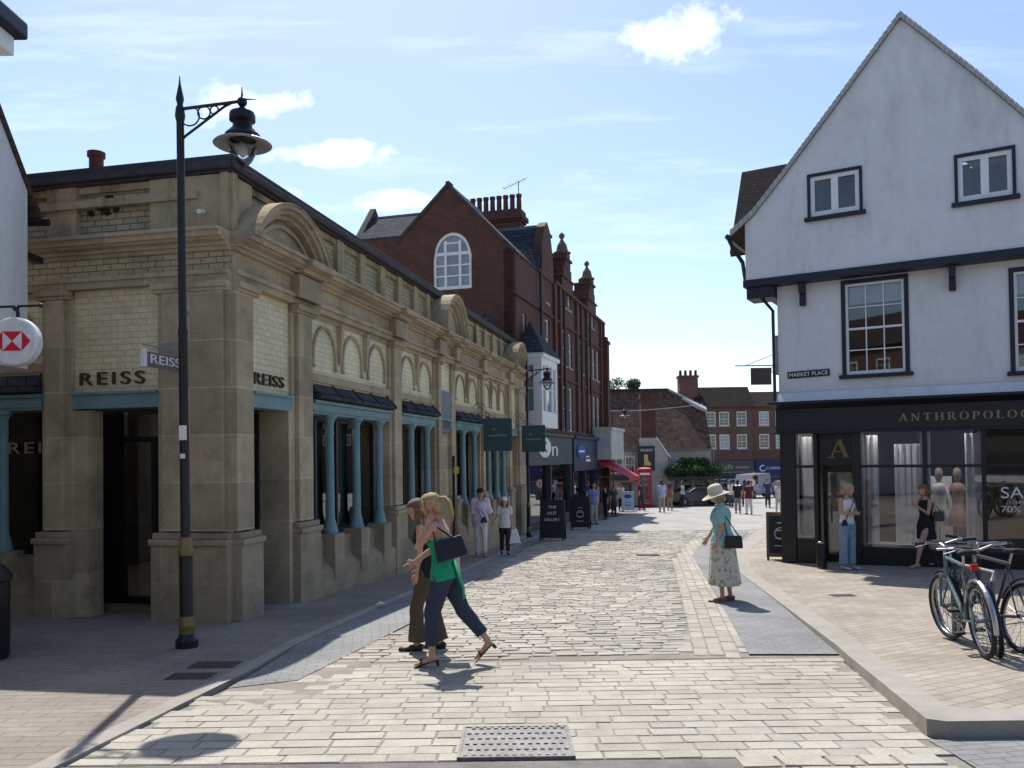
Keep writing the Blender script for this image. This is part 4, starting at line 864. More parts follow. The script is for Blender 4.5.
for (u, n, mi) in ((3.08, -.62, 0), (3.42, -.7, 1), (5.6, -1.0, 2)):
    c_ = fH(u, n, -.22); k_ = random.uniform(.9, 1.1); mb = MB(); mb.lathe(c_, [(.012, 0), (.012, .45*k_)], 8, 4); mb.lathe((c_[0], c_[1], c_[2]+.4), [(.20*k_, .0), (.16, .22), (.11, .42), (.095, .50), (.13, .66), (.15, .78), (.12, .86), (.05, .90)], 16, mi); mb.lathe((c_[0], c_[1], c_[2]+1.28), [(.05, 0), (.04, .06), (.07, .12), (.085, .2), (.07, .29), (.02, .33)], 12, 4)
    for q in (-1, 1): mb.tube([(c_[0]+q*.13, c_[1], c_[2]+1.2), (c_[0]+q*.19, c_[1]-.02, c_[2]+.95), (c_[0]+q*.17, c_[1]-.08, c_[2]+.72)], [.035, .03, .02], 8, mi)
    mq = mb.build('mannequin', [M['white_paint'], colour('blush', (.50, .32, .28)), colour('tan_cloth', (.30, .20, .12)), colour('amber', (.42, .24, .06)), colour('dummy', (.35, .30, .26))], None, smooth=True)
    mq.location = HR.location; mq.rotation_euler = HR.rotation_euler; tag(mq, {3.08: 'shop mannequin in white standing behind the second pane left of its drape', 3.42: 'shop mannequin in blush pink behind the second pane beside the far drape', 1.98: 'shop mannequin in tan by the left drape of the first big pane', 4.35: 'shop mannequin in amber behind the SALE lettering, nearest the frame', 5.0: 'shop mannequin in blush pink behind the right end of the SALE lettering', 5.6: 'shop mannequin in tan deep at the right end of the shop window'}[u], 'mannequin')
mh = frame(fH(4.20, .032, .80), (1, 0, 0), (0, 0, 1)); text('window_lettering', 'SALE', .22, M['white_letter'], HR, mh, .004, .72)
text('window_lettering', 'UP TO', .045, M['white_letter'], HR, frame(fH(4.45, .032, .70), (1, 0, 0), (0, 0, 1)), .004, .2)
text('window_lettering', '70% OFF', .12, M['white_letter'], HR, frame(fH(4.20, .032, .53), (1, 0, 0), (0, 0, 1)), .004, .74)
for u in (2.0, 3.3, 4.9, .55):
    ll = bpy.data.lights.new('display_spot', 'SPOT'); ll.energy = 30 if u > 1 else 18; ll.spot_size = rad(150); ll.spot_blend = .8; ll.color = (1, .95, .88); ll.shadow_soft_size = .06
    lo = bpy.data.objects.new('display_spot', ll); COL.objects.link(lo); lo.parent = HR; lo.location = fH(u, -.35, 2.44)
    em = bpy.data.materials.get('spot_lens')
    if em is None:
        em, te, be = newmat('spot_lens'); be.inputs['Emission Color'].default_value = (1, .93, .8, 1); be.inputs['Emission Strength'].default_value = 12
    mb = MB(); c_ = fH(u, -.35, 2.47); mb.ball(c_, .03, 6); mb.build('display_lamp', em, HR)
mb = MB(fH)
for a_, b_, lo_ in ((1.672, 2.838, -.245), (2.922, 3.878, -.245), (.336, .714, -.125)):
    mb.box(a_, a_+.05, -.05, -.01, lo_, 2.14); mb.box(b_-.05, b_, -.05, -.01, lo_, 2.14); mb.box(a_+.05, b_-.05, -.05, -.01, lo_, lo_+.06)
mb.build('inner_frame', M['white_paint'], HR)
# street name plate, hanging board, door mat bollard
npl = MB(); npl.box(-.44, .44, -.012, .012, -.075, .075); pw = HR.matrix_basis @ Vector(fH(.64, .02, 3.46))
np_ = npl.build('street_name_plate', M['shop_black'], None, bevel=.004); np_.location = pw; np_.rotation_euler = (0, rad(-1.5), rad(-30.7)); tag(np_, 'black street name plate reading MARKET PLACE on the white wall', 'street sign')
text('lettering', 'MARKET PLACE', .085, M['white_letter'], np_, frame((-.40, -.0125, -.042), (1, 0, 0), (0, 0, 1)), .006, .80)
def empty_at(name, p, label, cat, rz=0, group=None): return thing(name, label, cat, tuple(p), rz, group)
hb = empty_at('hanging_board', P(777, 375, 18.9), 'small square dark board hanging from an iron bracket beside the white house', 'hanging sign')
mb = MB(); mb.tube([(0, 0, .22), (-.95, 0, .22)], .014, 6); mb.tube([(0, 0, .50), (-.70, 0, .23)], .008, 6); mb.box(-.02, .05, -.03, .03, .0, .9); mb.ring((-.05, 0, .12), .08, .008, 1, 16, 5); mb.build('bracket', M['iron'], hb)
mb = MB(); mb.box(-.60, -.13, -.02, .02, -.22, .17); mb.build('board', colour('brown_board', (.06, .045, .045), .6), hb, bevel=.01)

# ------------------------------------------------------------------ bank building with round sign, and the near eaves
HB = thing('white_bank_building', 'white rendered building with a steep dark roof verge at the left edge', 'building', (-6.07, 8.1, -.3), 0)
zb = .3
mb = MB(); prf = [(-2.3, 2.9), (2.3, 2.9), (2.3, 5.18), (0, 7.95), (-2.3, 5.18)]
mb.add([(0, y, z+zb) for y, z in prf]+[(-6, y, z+zb) for y, z in prf], [(0, 1, 2, 3, 4), (9, 8, 7, 6, 5)]+[(i, (i+1) % 5, 5+(i+1) % 5, 5+i) for i in range(5)]); mb.build('upper_wall', M['render'], HB)
mb = MB(); mb.box(-6, -.75, -2.3, 2.3, -.1, 2.9+zb); mb.build('ground_floor', M['stone'], HB)
mb = MB()
for s in (1, -1):
    a = Vector((.03, s*2.55, 4.84+zb)); b = Vector((.03, 0, 8.00+zb)); c = Vector((-6, 0, 8.00+zb)); d = Vector((-6, s*2.55, 4.84+zb)); quadroof(mb, a, b, c, d, .07)
mb.build('roof', M['red_tile'], HB); mb = MB(); mb.tube([(.10, 2.60, 4.84+zb), (-6, 2.60, 4.84+zb)], .05, 8); mb.box(-.1, .02, 2.3, 2.62, 4.30+zb, 4.38+zb); mb.build('gutter', M['black_paint'], HB)
sg = empty_at('round_bank_sign', P(16, 342, 9.0), 'round white projecting sign with red hexagon emblem on a black bracket', 'sign')
mb = MB(); mb.add([(0, 0, 0)], []); r = .265
V = []; n = 40
for y, rr in ((.07, r*.93), (.05, r), (-.05, r), (-.07, r*.93)): V += [(rr*math.cos(2*math.pi*j/n), y, rr*math.sin(2*math.pi*j/n)) for j in range(n)]
mb = MB(); mb.add(V, [(k*n+j, k*n+(j+1) % n, (k+1)*n+(j+1) % n, (k+1)*n+j) for k in range(3) for j in range(n)]+[list(range(n)), [3*n+j for j in range(n)]]); mb.build('disc', colour('sign_white', (.70, .70, .74), .4), sg, smooth=2)
em_ = []; a = .105
for tri in (((-a, a), (a, a), (0, 0)), ((-a, -a), (a, -a), (0, 0)), ((a, a), (2*a-.01, 0), (a, -a)), ((-a, a), (-2*a+.01, 0), (-a, -a))):
    em_.append(tri)
for y in (-.071, .071):
    mb = MB(); [mb.prism(q, y-.002, y+.002) for q in em_]; mb.build('emblem', M['red_sign'], sg)
mb = MB(); mb.tube([(.02, 0, r), (.02, 0, r+.07)], .018, 6); mb.tube([(-.70, 0, r+.0), (-.5, 0, r+.07), (-.15, 0, r+.12), (.26, 0, r+.13)], .014, 6); mb.ball((.27, 0, r+.13), .025); mb.ball((-.0, 0, r+.10), .035); mb.build('bracket', M['black_paint'], sg)
NB = thing('near_building', 'white boxed eaves corner of a building at the top left edge', 'building', (-3.9, .8, 0), 0)
mb = MB(); mb.box(-6, 0, -5, 4.6, 0, 4.8); mb.build('wall', M['render'], NB); mb = MB(); mb.box(-.5, .33, -5, 5.16, 4.66, 4.80); mb.build('eaves_box', M['white_paint'], NB, bevel=.01)
mb = MB(); mb.box(-.5, .40, -5, 5.22, 4.802, 4.93); mb.build('gutter', M['navy_timber'], NB, bevel=.02)
bn = G(3, 662); bin_ = empty_at('litter_bin', (bn.x-.12, bn.y, bn.z+.04), 'black cylindrical litter bin on the pavement at the left edge', 'bin')
mb = MB(); mb.lathe((0, 0, 0), [(.15, 0), (.17, .03), (.17, .78), (.19, .80), (.19, .86), (.17, .88)], 20); mb.build('body', M['lamp_black'], bin_, smooth=2); mb = MB(); mb.lathe((0, 0, .88), [(.16, 0), (.16, .02), (.12, .07), (.04, .10)], 20); mb.build('lid', M['lamp_black'], bin_, smooth=2)

# ------------------------------------------------------------------ street lamps
def lamp(loc, rz, label, H=5.75, arm=.78):
    t = thing('street_lamp', label, 'street lamp', tuple(loc), rz, 'lamp posts along the street')
    mb = MB(); mb.lathe((0, 0, 0), [(.12, 0), (.12, .08), (.09, .12), (.078, .16), (.072, .2), (.072, 1.02), (.052, 1.18), (.048, 3.4), (.054, 3.42), (.054, 3.46), (.044, 3.5), (.041, H-.45), (.050, H-.42), (.055, H-.38), (.045, H-.3), (.03, H-.26), (.045, H-.2), (.03, H-.12), (.012, H-.03), (.004, H+.06)], 14); mb.build('post', M['lamp_black'], t, smooth=2)
    mb = MB(); mb.lathe((0, 0, 0), [(.080, .15), (.080, .20), (.088, .22), (.088, .25), (.076, .27), (.076, .33), (.073, .34)], 14, cap=False); mb.build('gilt_band', M['gold'], t, smooth=2); mb = MB(); mb.lathe((0, 0, 0), [(.075, 1.0), (.083, 1.02), (.083, 1.06), (.068, 1.08), (.064, 1.18), (.058, 1.20)], 14, cap=False); mb.build('gilt_band', M['gold'], t, smooth=2)
    mb = MB(); za = H-.31; mb.tube([(0, 0, za), (arm, 0, za+.06)], .018, 6); mb.tube([(0, 0, za-.36), (.06, 0, za-.30), (arm*.72, 0, za+.01), (arm*.82, 0, za+.04)], .014, 6)
    for cx, rr in ((.125, .105), (.30, .07), (.43, .045)): mb.ring((cx*arm/.78, 0, za+.02-rr), rr, .009, 1, 20, 5)
    mb.ball((arm, 0, za+.05), .055); mb.tube([(arm, 0, za+.05), (arm, 0, za+.22)], [.018, .004], 6); mb.tube([(arm, 0, za+.08), (arm+.16, 0, za+.07)], [.012, .004], 5); mb.build('bracket', M['lamp_black'], t)
    mb = MB(); z = za; mb.lathe((arm, 0, z), [(.02, .0), (.05, -.03), (.13, -.07), (.14, -.10), (.14, -.16), (.11, -.18), (.10, -.19), (.11, -.24), (.16, -.29), (.19, -.32), (.19, -.35), (.14, -.36)], 20)
    hd = mb.build('lamp_head', M['lamp_black'], t, smooth=2)
    mb = MB(); mb.lathe((arm, 0, z-.36), [(.14, .015), (.30, -.05), (.315, -.065), (.30, -.075), (.14, -.02)], 28, cap=False); mb.build('reflector', colour('enamel', (.30, .29, .29), .5), hd, smooth=2)
    mb = MB(); mb.lathe((arm, 0, z-.40), [(.155, 0), (.155, -.05), (.14, -.12), (.10, -.20), (.05, -.26), (.003, -.28)], 20, cap=False); mb.build('bowl', glass('bowl_glass', .93, .5) if 'bowl' not in M else M['bowl'], hd, smooth=True)
    mb = MB(); mb.lathe((arm, 0, z-.40), [(.03, 0), (.05, -.06), (.05, -.12), (.02, -.16)], 12); mb.build('bulb', colour('pearl', (.5, .5, .5), .3), hd, smooth=True)
    return t
lp = G(187, 650); L1 = lamp((lp.x, lp.y, lp.z+.03), rad(-3), 'tall black street lamp with gilt bands on the left pavement beside the stone shop corner', H=P(179, 84, lp.y).z-lp.z, arm=.70)
L1.rotation_euler.y = -.008
mb = MB(); mb.box(-.03, .05, -.064, -.05, 2.26, 2.42); mb.build('sticker', M['white_letter'], L1); mb = MB(); mb.box(-.02, .03, -.064, -.05, 2.06, 2.11); mb.build('sticker', M['white_letter'], L1)
l2 = P(529, 540, 28.5); lamp((l2.x, 28.5, gz(28.5)+.05), rad(-5), 'black street lamp standing before the white oriel window', H=6.0, arm=.70)
l3 = P(613.5, 500, 50); lamp((l3.x, 50, gz(50)+.05), rad(-5), 'far black street lamp before the tiled pub roof', H=6.4, arm=.75)
# blade sign
bs = thing('projecting_shop_sign', 'narrow grey blade sign reading REISS projecting from the stone corner pier', 'sign', tuple(RB.matrix_basis @ Vector(fF(.62, .0, 3.0))), HA)
mb = MB(); mb.box(-.02, .02, -.88, -.18, -.12, .06); mb.build('board', colour('sign_grey', (.15, .14, .15), .5), bs, bevel=.003)
text('lettering', 'REISS', .11, M['white_letter'], bs, frame((.021, -.83, -.075), (0, 1, 0), (0, 0, 1)), .006, .60)
mb = MB(); mb.box(-.026, .026, -.96, -.902, -.125, .085); mb.build('end_cap', colour('sign_white', (.7, .7, .74)), bs)
mb = MB(); mb.tube([(0, 0, .14), (0, -.95, .14)], .012, 6); mb.tube([(0, 0, .30), (0, -.4, .15)], .01, 6); mb.box(-.06, .06, -.05, .03, .06, .2); mb.box(-.05, .05, -.05, .03, .62, .72); mb.ball((0, -.05, .66), .06); mb.build('bracket', M['teal'], bs)
# teal hanging signs on the far end
def teal_sign(u, label, W=.80, Hh=.88):
    t = thing('hanging_sign', label, 'hanging sign', tuple(RB.matrix_basis @ Vector(fS(u, .05, 2.45))), HA, 'teal hanging signs on the stone shop')
    mb = MB(); mb.box(.22, .22+W, -.02, .02, -Hh/2-.1, Hh/2-.1); mb.build('board', colour('teal_board', (.035, .085, .10), .5), t, bevel=.006)
    mb = MB(); mb.box(.36, .22+W-.14, -.028, -.021, -.14, -.10); mb.prism([(.48, .02), (.56, .02), (.58, .08), (.54, .05), (.52, .09), (.50, .05), (.46, .08)], -.028, -.021); mb.build('gilt_mark', M['gold_leaf'], t)
    mb = MB(); mb.tube([(0, 0, .34), (.22+W, 0, .34)], .012, 6); mb.tube([(.3, 0, .26), (.3, 0, .34)], .008, 5); mb.tube([(.7, 0, .26), (.7, 0, .34)], .008, 5)
    for c, r in ((.12, .10), (.33, .07), (.12, .24)): mb.ring((c, 0, .46 if r < .1 else .46+c), r*.8, .009, 1, 16, 5)
    mb.tube([(0, 0, 1.0), (.06, 0, .8), (.3, 0, .5), (.6, 0, .36)], .01, 5); mb.build('bracket', M['iron'], t)
teal_sign(12.2, 'teal hanging board with gilt crown before the last window of the stone shop')
teal_sign(17.4, 'teal hanging board with a gilt crown mark at the far end of the stone shop')
mb = MB(fS); mb.box(9.2, 10.0, -.04, .0, 2.35, 3.35); tp = mb.build('notice_panel', colour('teal_notice', (.10, .13, .17), .5), None); tp.location = RB.location; tp.rotation_euler = RB.rotation_euler; tag(tp, 'flat blue grey panel fixed in the narrow bay of the stone shop', 'panel')
mb = MB(); q = RB.matrix_basis @ Vector(fS(8.5, .5, 0)); dp = empty_at('pavement_post', (q.x, q.y, gz(q.y)+.05), 'thin dark post with a small yellow plate by the stone wall', 'post'); mb.tube([(0, 0, 0), (0, 0, 2.45)], .035, 8); mb.build('pole', M['lamp_black'], dp); mb = MB(); mb.box(-.0, .12, -.05, -.04, 2.05, 2.2); mb.build('plate', colour('yellow', (.6, .45, .1)), dp)

# ------------------------------------------------------------------ sandwich boards
def aboard(px, py, H, Wd, label, frame_m, panel_m, rz, lines=(), mark=None):
    g = G(px, py); t = thing('sandwich_board', label, 'sandwich board', tuple(g+Vector((0, 0, .04))), rz)
    for s in (-1, 1):
        mb = MB(lambda x, y, z: (x, y*s - s*(.26-.24*z/H) if False else s*(-.26+.24*z/H)+y*1, z))
        fw = .055
        mb.box(-Wd/2, -Wd/2+fw, -.015, .015, 0, H); mb.box(Wd/2-fw, Wd/2, -.015, .015, 0, H); mb.box(-Wd/2+fw, Wd/2-fw, -.015, .015, .08, .16); mb.box(-Wd/2+fw, Wd/2-fw, -.015, .015, H-.08, H)
        fr = mb.build('frame', frame_m, t, bevel=.004)
        mb2 = MB(mb.fn); mb2.box(-Wd/2+fw, Wd/2-fw, -.008, .008, .16, H-.08); mb2.build('panel', panel_m, fr)
        if s == 1 and lines:
            for i, (txt, hh, ww) in enumerate(lines):
                z = H-.28-i*.2; y = -.26+.24*z/H-.012
                text('lettering', txt, hh, M['white_letter'], fr, frame((-ww/2, y, z), (1, 0, 0), (0, .23, 1)), .004, ww)
        if s == 1 and mark:
            mb3 = MB(mb.fn); mark(mb3, Wd, H); mb3.build('chalk_mark', M['white_letter'] if mark is not blue_mark else colour('mid_blue', (.02, .12, .4)), fr)
    return t
def blue_mark(mb, W_, H): mb.prism([(.22*math.cos(a*math.pi/8), .95*H/1.25+.12*math.sin(a*math.pi/8)) for a in range(16)], -.018, -.010); mb.box(-.18, .18, -.018, -.01, .35, .40); mb.box(-.18, .18, -.018, -.01, .5, .53)
def scroll_mark(mb, W_, H):
    for k in range(4): mb.box(-.14+.02*k, .14-.02*k, -.018, -.010, .32+.17*k, .335+.17*k)
    mb.ring((0, -.012, .6), .13, .008, 1, 20, 4)
aboard(553, 541, 1.30, .80, 'large black sandwich board with white chalk lettering nearest the stone shop', M['shop_black'], M['shop_black'], rad(-12), (('THE', .09, .26), ('HUT', .10, .30), ('GALLERY', .09, .50)))
aboard(581, 530, 1.28, .72, 'second black sandwich board in front of the navy shopfront', M['shop_black'], M['shop_black'], rad(-14), mark=scroll_mark)
aboard(628, 512, 1.15, .72, 'pale blue and white sandwich board near the red awning', colour('pale_blue', (.45, .60, .72), .5), colour('pale_blue', (.45, .60, .72), .5), rad(-8), mark=blue_mark)
aboard(781, 561, 1.08, .62, 'wooden framed blackboard standing beside the black shopfront', colour('oak', (.16, .095, .055), .7), M['shop_black'], rad(-16), mark=scroll_mark)
bo = G(822, 570); bl_ = empty_at('door_bollard', (bo.x, bo.y, bo.z+.05), 'short black bollard by the black shop door', 'bollard'); mb = MB(); mb.lathe((0, 0, 0), [(.10, 0), (.10, .46), (.085, .49), (.05, .5)], 16); mb.build('post', M['lamp_black'], bl_, smooth=2); mb = MB(); mb.lathe((0, 0, .49), [(.085, 0), (.085, .03), (.06, .045)], 16); mb.build('cap', M['chrome'], bl_)

# ------------------------------------------------------------------ ironwork in the road
c = G(516, 745); y0, y1 = G(516, 761).y, G(516, 732).y
mb = MB(); mb.box(-.34, .34, y0-c.y, y1-c.y, -.05, .004); mb.box(-.35, .35, y0-c.y-.02, y0-c.y, -.05, .010); mb.box(-.35, .35, y1-c.y, y1-c.y+.02, -.05, .010); mb.box(-.36, -.34, y0-c.y-.02, y1-c.y+.02, -.05, .010); mb.box(.34, .36, y0-c.y-.02, y1-c.y+.02, -.05, .010)
for i in range(13):
    for j in range(6):
        x = -.31+.05*i+(.025 if j % 2 else 0); y = (y0-c.y)+.03+(y1-y0-.06)*j/5
        if x < .32: mb.box(x-.013, x+.013, y-.018, y+.018, .004, .012)
mh = mb.build('manhole_cover', M['iron'], None); mh.location = (c.x, c.y, c.z+.026); mh.rotation_euler = (math.atan2(gz(c.y+1)-gz(c.y-1), 2), 0, 0); tag(mh, 'rectangular cast iron cover with raised studs at the front of the paving', 'manhole cover')
for px, py, w_, h_, lab in ((495, 725-168, 0, 0, ''),) if 0 else ((215, 668, .45, .3, 'dark iron cover in the shaded left pavement behind the kerb'), (190, 680, .4, .3, 'dark iron cover in the shaded left pavement nearest the kerb'), (843, 598, .35, .25, 'small iron cover in the right pavement'), (648, 556, .55, .35, 'iron cover in the far setts of the road')):
    g = G(px, py); mb = MB(); mb.box(-w_/2, w_/2, -h_/2, h_/2, -.02, .006)
    for i in range(6): mb.box(-w_/2+.03+w_*i/6.5, -w_/2+.05+w_*i/6.5, -h_/2+.03, h_/2-.03, .006, .011)
    o = mb.build('utility_cover', colour('dark_iron', (.05, .05, .05), .6), None); o.location = g+Vector((0, 0, .028 if px < 300 else .034)); o.rotation_euler = (-.03, 0, 0); tag(o, lab, 'utility cover')
# ------------------------------------------------------------------ small white shop with red awning
sp_ = P(600, 500, 46.5); ZA = gz(46.5)
ZA = gz(44); SA = thing('white_shop', 'small white shop front with a red awning at the end of the brick terrace', 'shop', (4.22, 44.0, ZA), rad(-16.5))
mb = MB(); mb.box(.05, 1.05, 0, 4.2, 2.98, 4.55); mb.box(.03, 1.12, -.08, 4.25, 4.55, 4.70); mb.build('upper_wall', M['pub_wall'], SA)
mb = MB(); mb.box(.18, .95, -.02, -.005, 3.6, 4.2); mb.build('sign_panel', colour('pale_sign', (.36, .38, .44)), SA)
mb = MB(); mb.box(-.3, .16, 0, .15, 0, 2.97); mb.box(.0, .16, 4.0, 4.2, 0, 2.97); mb.box(.0, .14, .15, 4.0, 0, .6); mb.box(.0, .14, .15, 4.0, 2.5, 2.97); mb.box(.03, .11, 2.0, 2.1, .6, 2.5); mb.build('ground_floor', colour('brown_front', (.09, .05, .04)), SA)
mb = MB(); mb.box(.06, .07, .15, 4.0, .6, 2.5); mb.build('window', M['dark_glass'], SA)
mb = MB(); mb.hexa([(.17, -.15, 2.90), (.17, 4.1, 2.90), (1.95, 4.1, 2.0), (1.95, -.15, 2.0), (.17, -.15, 2.94), (.17, 4.1, 2.94), (1.97, 4.1, 2.04), (1.97, -.15, 2.04)]); mb.box(1.95, 1.97, -.15, 4.1, 1.82, 2.0); aw_ = mb.build('awning', colour('awning_red', (.42, .02, .04), .7), SA)
mb = MB(); mb.tube([(.16, -.1, 2.1), (1.94, -.1, 2.0)], .025, 6); mb.tube([(.16, 4.05, 2.1), (1.94, 4.05, 2.0)], .025, 6); mb.build('awning_arm', M['iron'], aw_)

# ------------------------------------------------------------------ the old pub
ZP = gz(58)
PB = thing('tiled_pub', 'old white pub under a long mossy tile roof at the end of the street', 'building', (10.2, 57.5, ZP), rad(-3))
z_ = lambda z: z-ZP
mb = MB(); mb.box(-7.0, 3.6, .3, 6, 0, z_(2.3)); mb.build('wall', M['pub_wall'], PB)
mb = MB()
e0, e1 = 1.95, 6.5
mb.add([(-7.4, -.1, z_(2.2)), (3.55, -.1, z_(2.2)), (3.55, 2.05, z_(5.1)), (1.1, 3.2, z_(6.55)), (-7.4, 3.2, z_(6.55)), (-7.4, 7.5, z_(2.2)), (3.55, 7.5, z_(2.2)), (3.55, 4.4, z_(5.1))], [(0, 1, 2, 3, 4), (4, 3, 7, 6, 5), (1, 6, 7, 2), (2, 7, 3), (0, 4, 5), (0, 5, 6, 1)]); pr_ = mb.build('roof', M['tile'], PB)
mb = MB(); mb.tube([(-7.4, 3.2, z_(6.6)), (1.1, 3.2, z_(6.6))], .10, 6); mb.build('ridge_tiles', M['red_tile'], pr_); mb = MB(); mb.tube([(1.1, 3.2, z_(6.6)), (3.55, 2.05, z_(5.15))], .09, 6); mb.hexa([(2.0, 2.6, z_(5.8)), (3.6, 2.0, z_(5.12)), (3.6, 1.5, z_(4.75)), (2.9, 1.9, z_(5.1)), (2.0, 2.6, z_(6.0)), (3.6, 2.0, z_(5.22)), (3.6, 1.5, z_(4.95)), (2.9, 1.9, z_(5.3))]); mb.build('lead_flashing', M['verge'], pr_)
mb = MB(); mb.tube([(3.65, -.2, z_(2.2)), (3.65, -.2, 0)], .07, 6); mb.tube([(-7.4, -.18, z_(2.15)), (3.6, -.18, z_(2.15))], .07, 6); mb.build('gutter', M['iron'], PB)
mb = MB(); mb.box(-1.25, -.25, -.2, .7, z_(2.5), z_(5.7)); mb.box(-1.3, -.2, -.25, .75, z_(5.7), z_(5.85)); mb.box(-1.28, -.22, -.2, .7, z_(5.85), z_(6.05))
cs = mb.build('chimney_stack', M['red_brick'], PB)
for x in (-1.05, -.55): mb = MB(); mb.lathe((x, .25, z_(6.05)), [(.14, 0), (.12, .35), (.14, .38)], 8); mb.build('chimney_pot', M['pot'], cs)
mb = MB(); mb.add([(-1.4, -.3, z_(.3)), (.55, -.3, z_(.3)), (.55, -.3, z_(1.8)), (-.2, -.3, z_(3.0)), (-1.4, -.3, z_(3.0)), (-1.4, .3, z_(.3)), (.55, .3, z_(.3)), (.55, .3, z_(1.8)), (-.2, .3, z_(3.0)), (-1.4, .3, z_(3.0))], [(0, 1, 2, 3, 4), (9, 8, 7, 6, 5), (0, 5, 6, 1), (1, 6, 7, 2), (2, 7, 8, 3), (3, 8, 9, 4)]); mb.box(-3.2, 3.6, -.25, .3, 0, z_(.3)); mb.box(-7, -1.4, .0, .3, 0, z_(2.1)); mb.build('gable_bay', M['pub_wall'], PB)
mb = MB(); mb.hexa([(-.24, -.42, z_(2.98)), (.7, -.42, z_(1.55)), (.7, .3, z_(1.55)), (-.24, .3, z_(2.98)), (-.24, -.42, z_(3.10)), (.7, -.42, z_(1.69)), (.7, .3, z_(1.69)), (-.24, .3, z_(3.10))]); mb.build('bargeboard', M['white_paint'], PB)
fP = lambda u, n, z: (u, -n, z-ZP)
for (a, b, c, d, n) in ((-3.9, -2.5, .55, 1.75, .0), (-2.4, -1.7, .55, 1.75, 0), (-5.4, -4.4, .6, 1.6, 0)): sash(fP, a, b, c, d, PB, 2, 3, n=n+.04, fw=.08, sill=False)
for (a, b, c, d) in ((-.1, .4, -1.0, -.2), (1.05, 2.1, -1.1, -.05), (2.4, 3.3, -1.3, -.1), (-2.8, -2.0, -1.1, -.1)): sash(fP, a, b, c, d, PB, 2, 2, n=.29, fw=.07, sill=False, fm=M['black_paint'])
mb = MB(); mb.box(.55, 4.0, -1.3, -.3, z_(.12), z_(.32)); mb.box(-3.5, -1.3, -.8, 0, z_(.1), z_(.4)); mb.box(.9, 1.0, -1.25, -1.15, 0, z_(.12)); mb.box(3.8, 3.9, -1.25, -1.15, 0, z_(.12)); mb.build('pergola', M['black_paint'], PB)
bsg = thing('pub_sign', 'tall black pub sign with a yellow boot picture on the chimney wall', 'sign', (9.19, 56.9, 1.55))
mb = MB(); mb.box(-.58, .58, -.05, .05, -.82, .82); mb.box(-.62, .62, -.07, .07, .82, .88); mb.build('board', M['shop_black'], bsg); text('lettering', 'THE BOOT', .18, M['white_letter'], bsg, frame((-.45, -.055, .50), (1, 0, 0), (0, 0, 1)), .01, .9)
mb = MB(); mb.prism([(-.16, .3), (.1, .3), (.1, -.1), (.3, -.3), (.3, -.45), (-.16, -.45)], -.07, -.052); mb.build('boot_picture', colour('boot_yellow', (.62, .52, .18)), bsg)
# greenery on the pergola
def leafmass(name, pts, n, size, mats, parent=None, seed=1):
    rnd = random.Random(seed); mb = MB()
    for _ in range(n):
        c, r = rnd.choice(pts); v = Vector((rnd.gauss(0, 1), rnd.gauss(0, 1), rnd.gauss(0, 1))).normalized()*rnd.random()**.4
        p = Vector(c)+Vector((v.x*r[0], v.y*r[1], v.z*r[2])); a = Vector((rnd.gauss(0, 1), rnd.gauss(0, 1), rnd.gauss(0, 1))).normalized()*size*rnd.uniform(.6, 1.3); b = a.orthogonal().normalized()*size*.6
        mb.add([p-a, p-b, p+a, p+b], [(0, 1, 2, 3)], rnd.choice(range(len(mats))))
    return mb.build(name, mats, parent)
lf = [colour('leaf_dark', (.018, .04, .012)), colour('leaf_mid', (.035, .075, .018)), colour('leaf_pale', (.06, .11, .03))]
hp = thing('climbing_plant', 'dense green climber heaped over the black pub pergola', 'plant', (12.0, 56.6, .3))
leafmass('foliage', [((-1.2+.35*i, .1*math.sin(i), .35+.18*math.sin(i*1.7)), (.5, .6, .42+.1*math.sin(i*2.3))) for i in range(10)] + [((-.3+.5*i, .3, .95), (.4, .3, .4)) for i in range(4)], 3800, .09, lf, hp, 3)
mb = MB(); mb.tube([(-1, .2, -1.9), (-.9, .3, -.8), (-.5, .2, .2)], [.05, .04, .03], 6); mb.tube([(1.6, .2, -1.9), (1.4, .3, -.6), (1.0, .2, .2)], [.05, .04, .03], 6); mb.build('stem', colour('bark', (.08, .06, .045)), hp)
# ------------------------------------------------------------------ brick range behind
ZK = gz(80)
def far_building(name, label, x0, x1, Y, ztop, zroof, m, roofm, cols, rows, depth=9, ww=1.0, roof_back=2.1, par=0):
    t = thing(name, label, 'building', ((x0+x1)/2, Y, ZK)); mx = (x0+x1)/2
    f = lambda u, n, z: (u-mx, -n, z-ZK); holes = [(c-ww/2, c+ww/2, a, b) for c in cols for a, b in rows]
    mb = MB(f); holed(mb, x0, x1, .6, ztop, -.3, 0, holes); mb.box(x0, x1, -depth, -.3, .6, ztop-.01); mb.build('wall', m, t)
    mb = MB(f); mb.box(x0-.02, x1+.02, -.32, .08, ztop-.35, ztop-.2); mb.box(x0-.02, x1+.02, -.32, .05, 1.9, 2.0); mb.build('string_course', M['brown_brick'], t)
    for h in holes: sash(f, *h, t, 4, 2, n=-.12, fw=.10, sill=M['sandstone'], pm=M['curtained'] if random.random() < .5 else M['dark_glass'])
    mb = MB(f); mb.add([(x0-.2, .25, ztop), (x1+.2, .25, ztop), (x1+.2, -roof_back, zroof), (x0-.2, -roof_back, zroof), (x1+.2, -depth-.3, ztop), (x0-.2, -depth-.3, ztop)], [(0, 1, 2, 3), (3, 2, 4, 5), (0, 3, 5), (1, 4, 2), (0, 5, 4, 1)]); mb.build('roof', roofm, t)
    return t, f
wx = lambda px: P(px, 430, 80).x
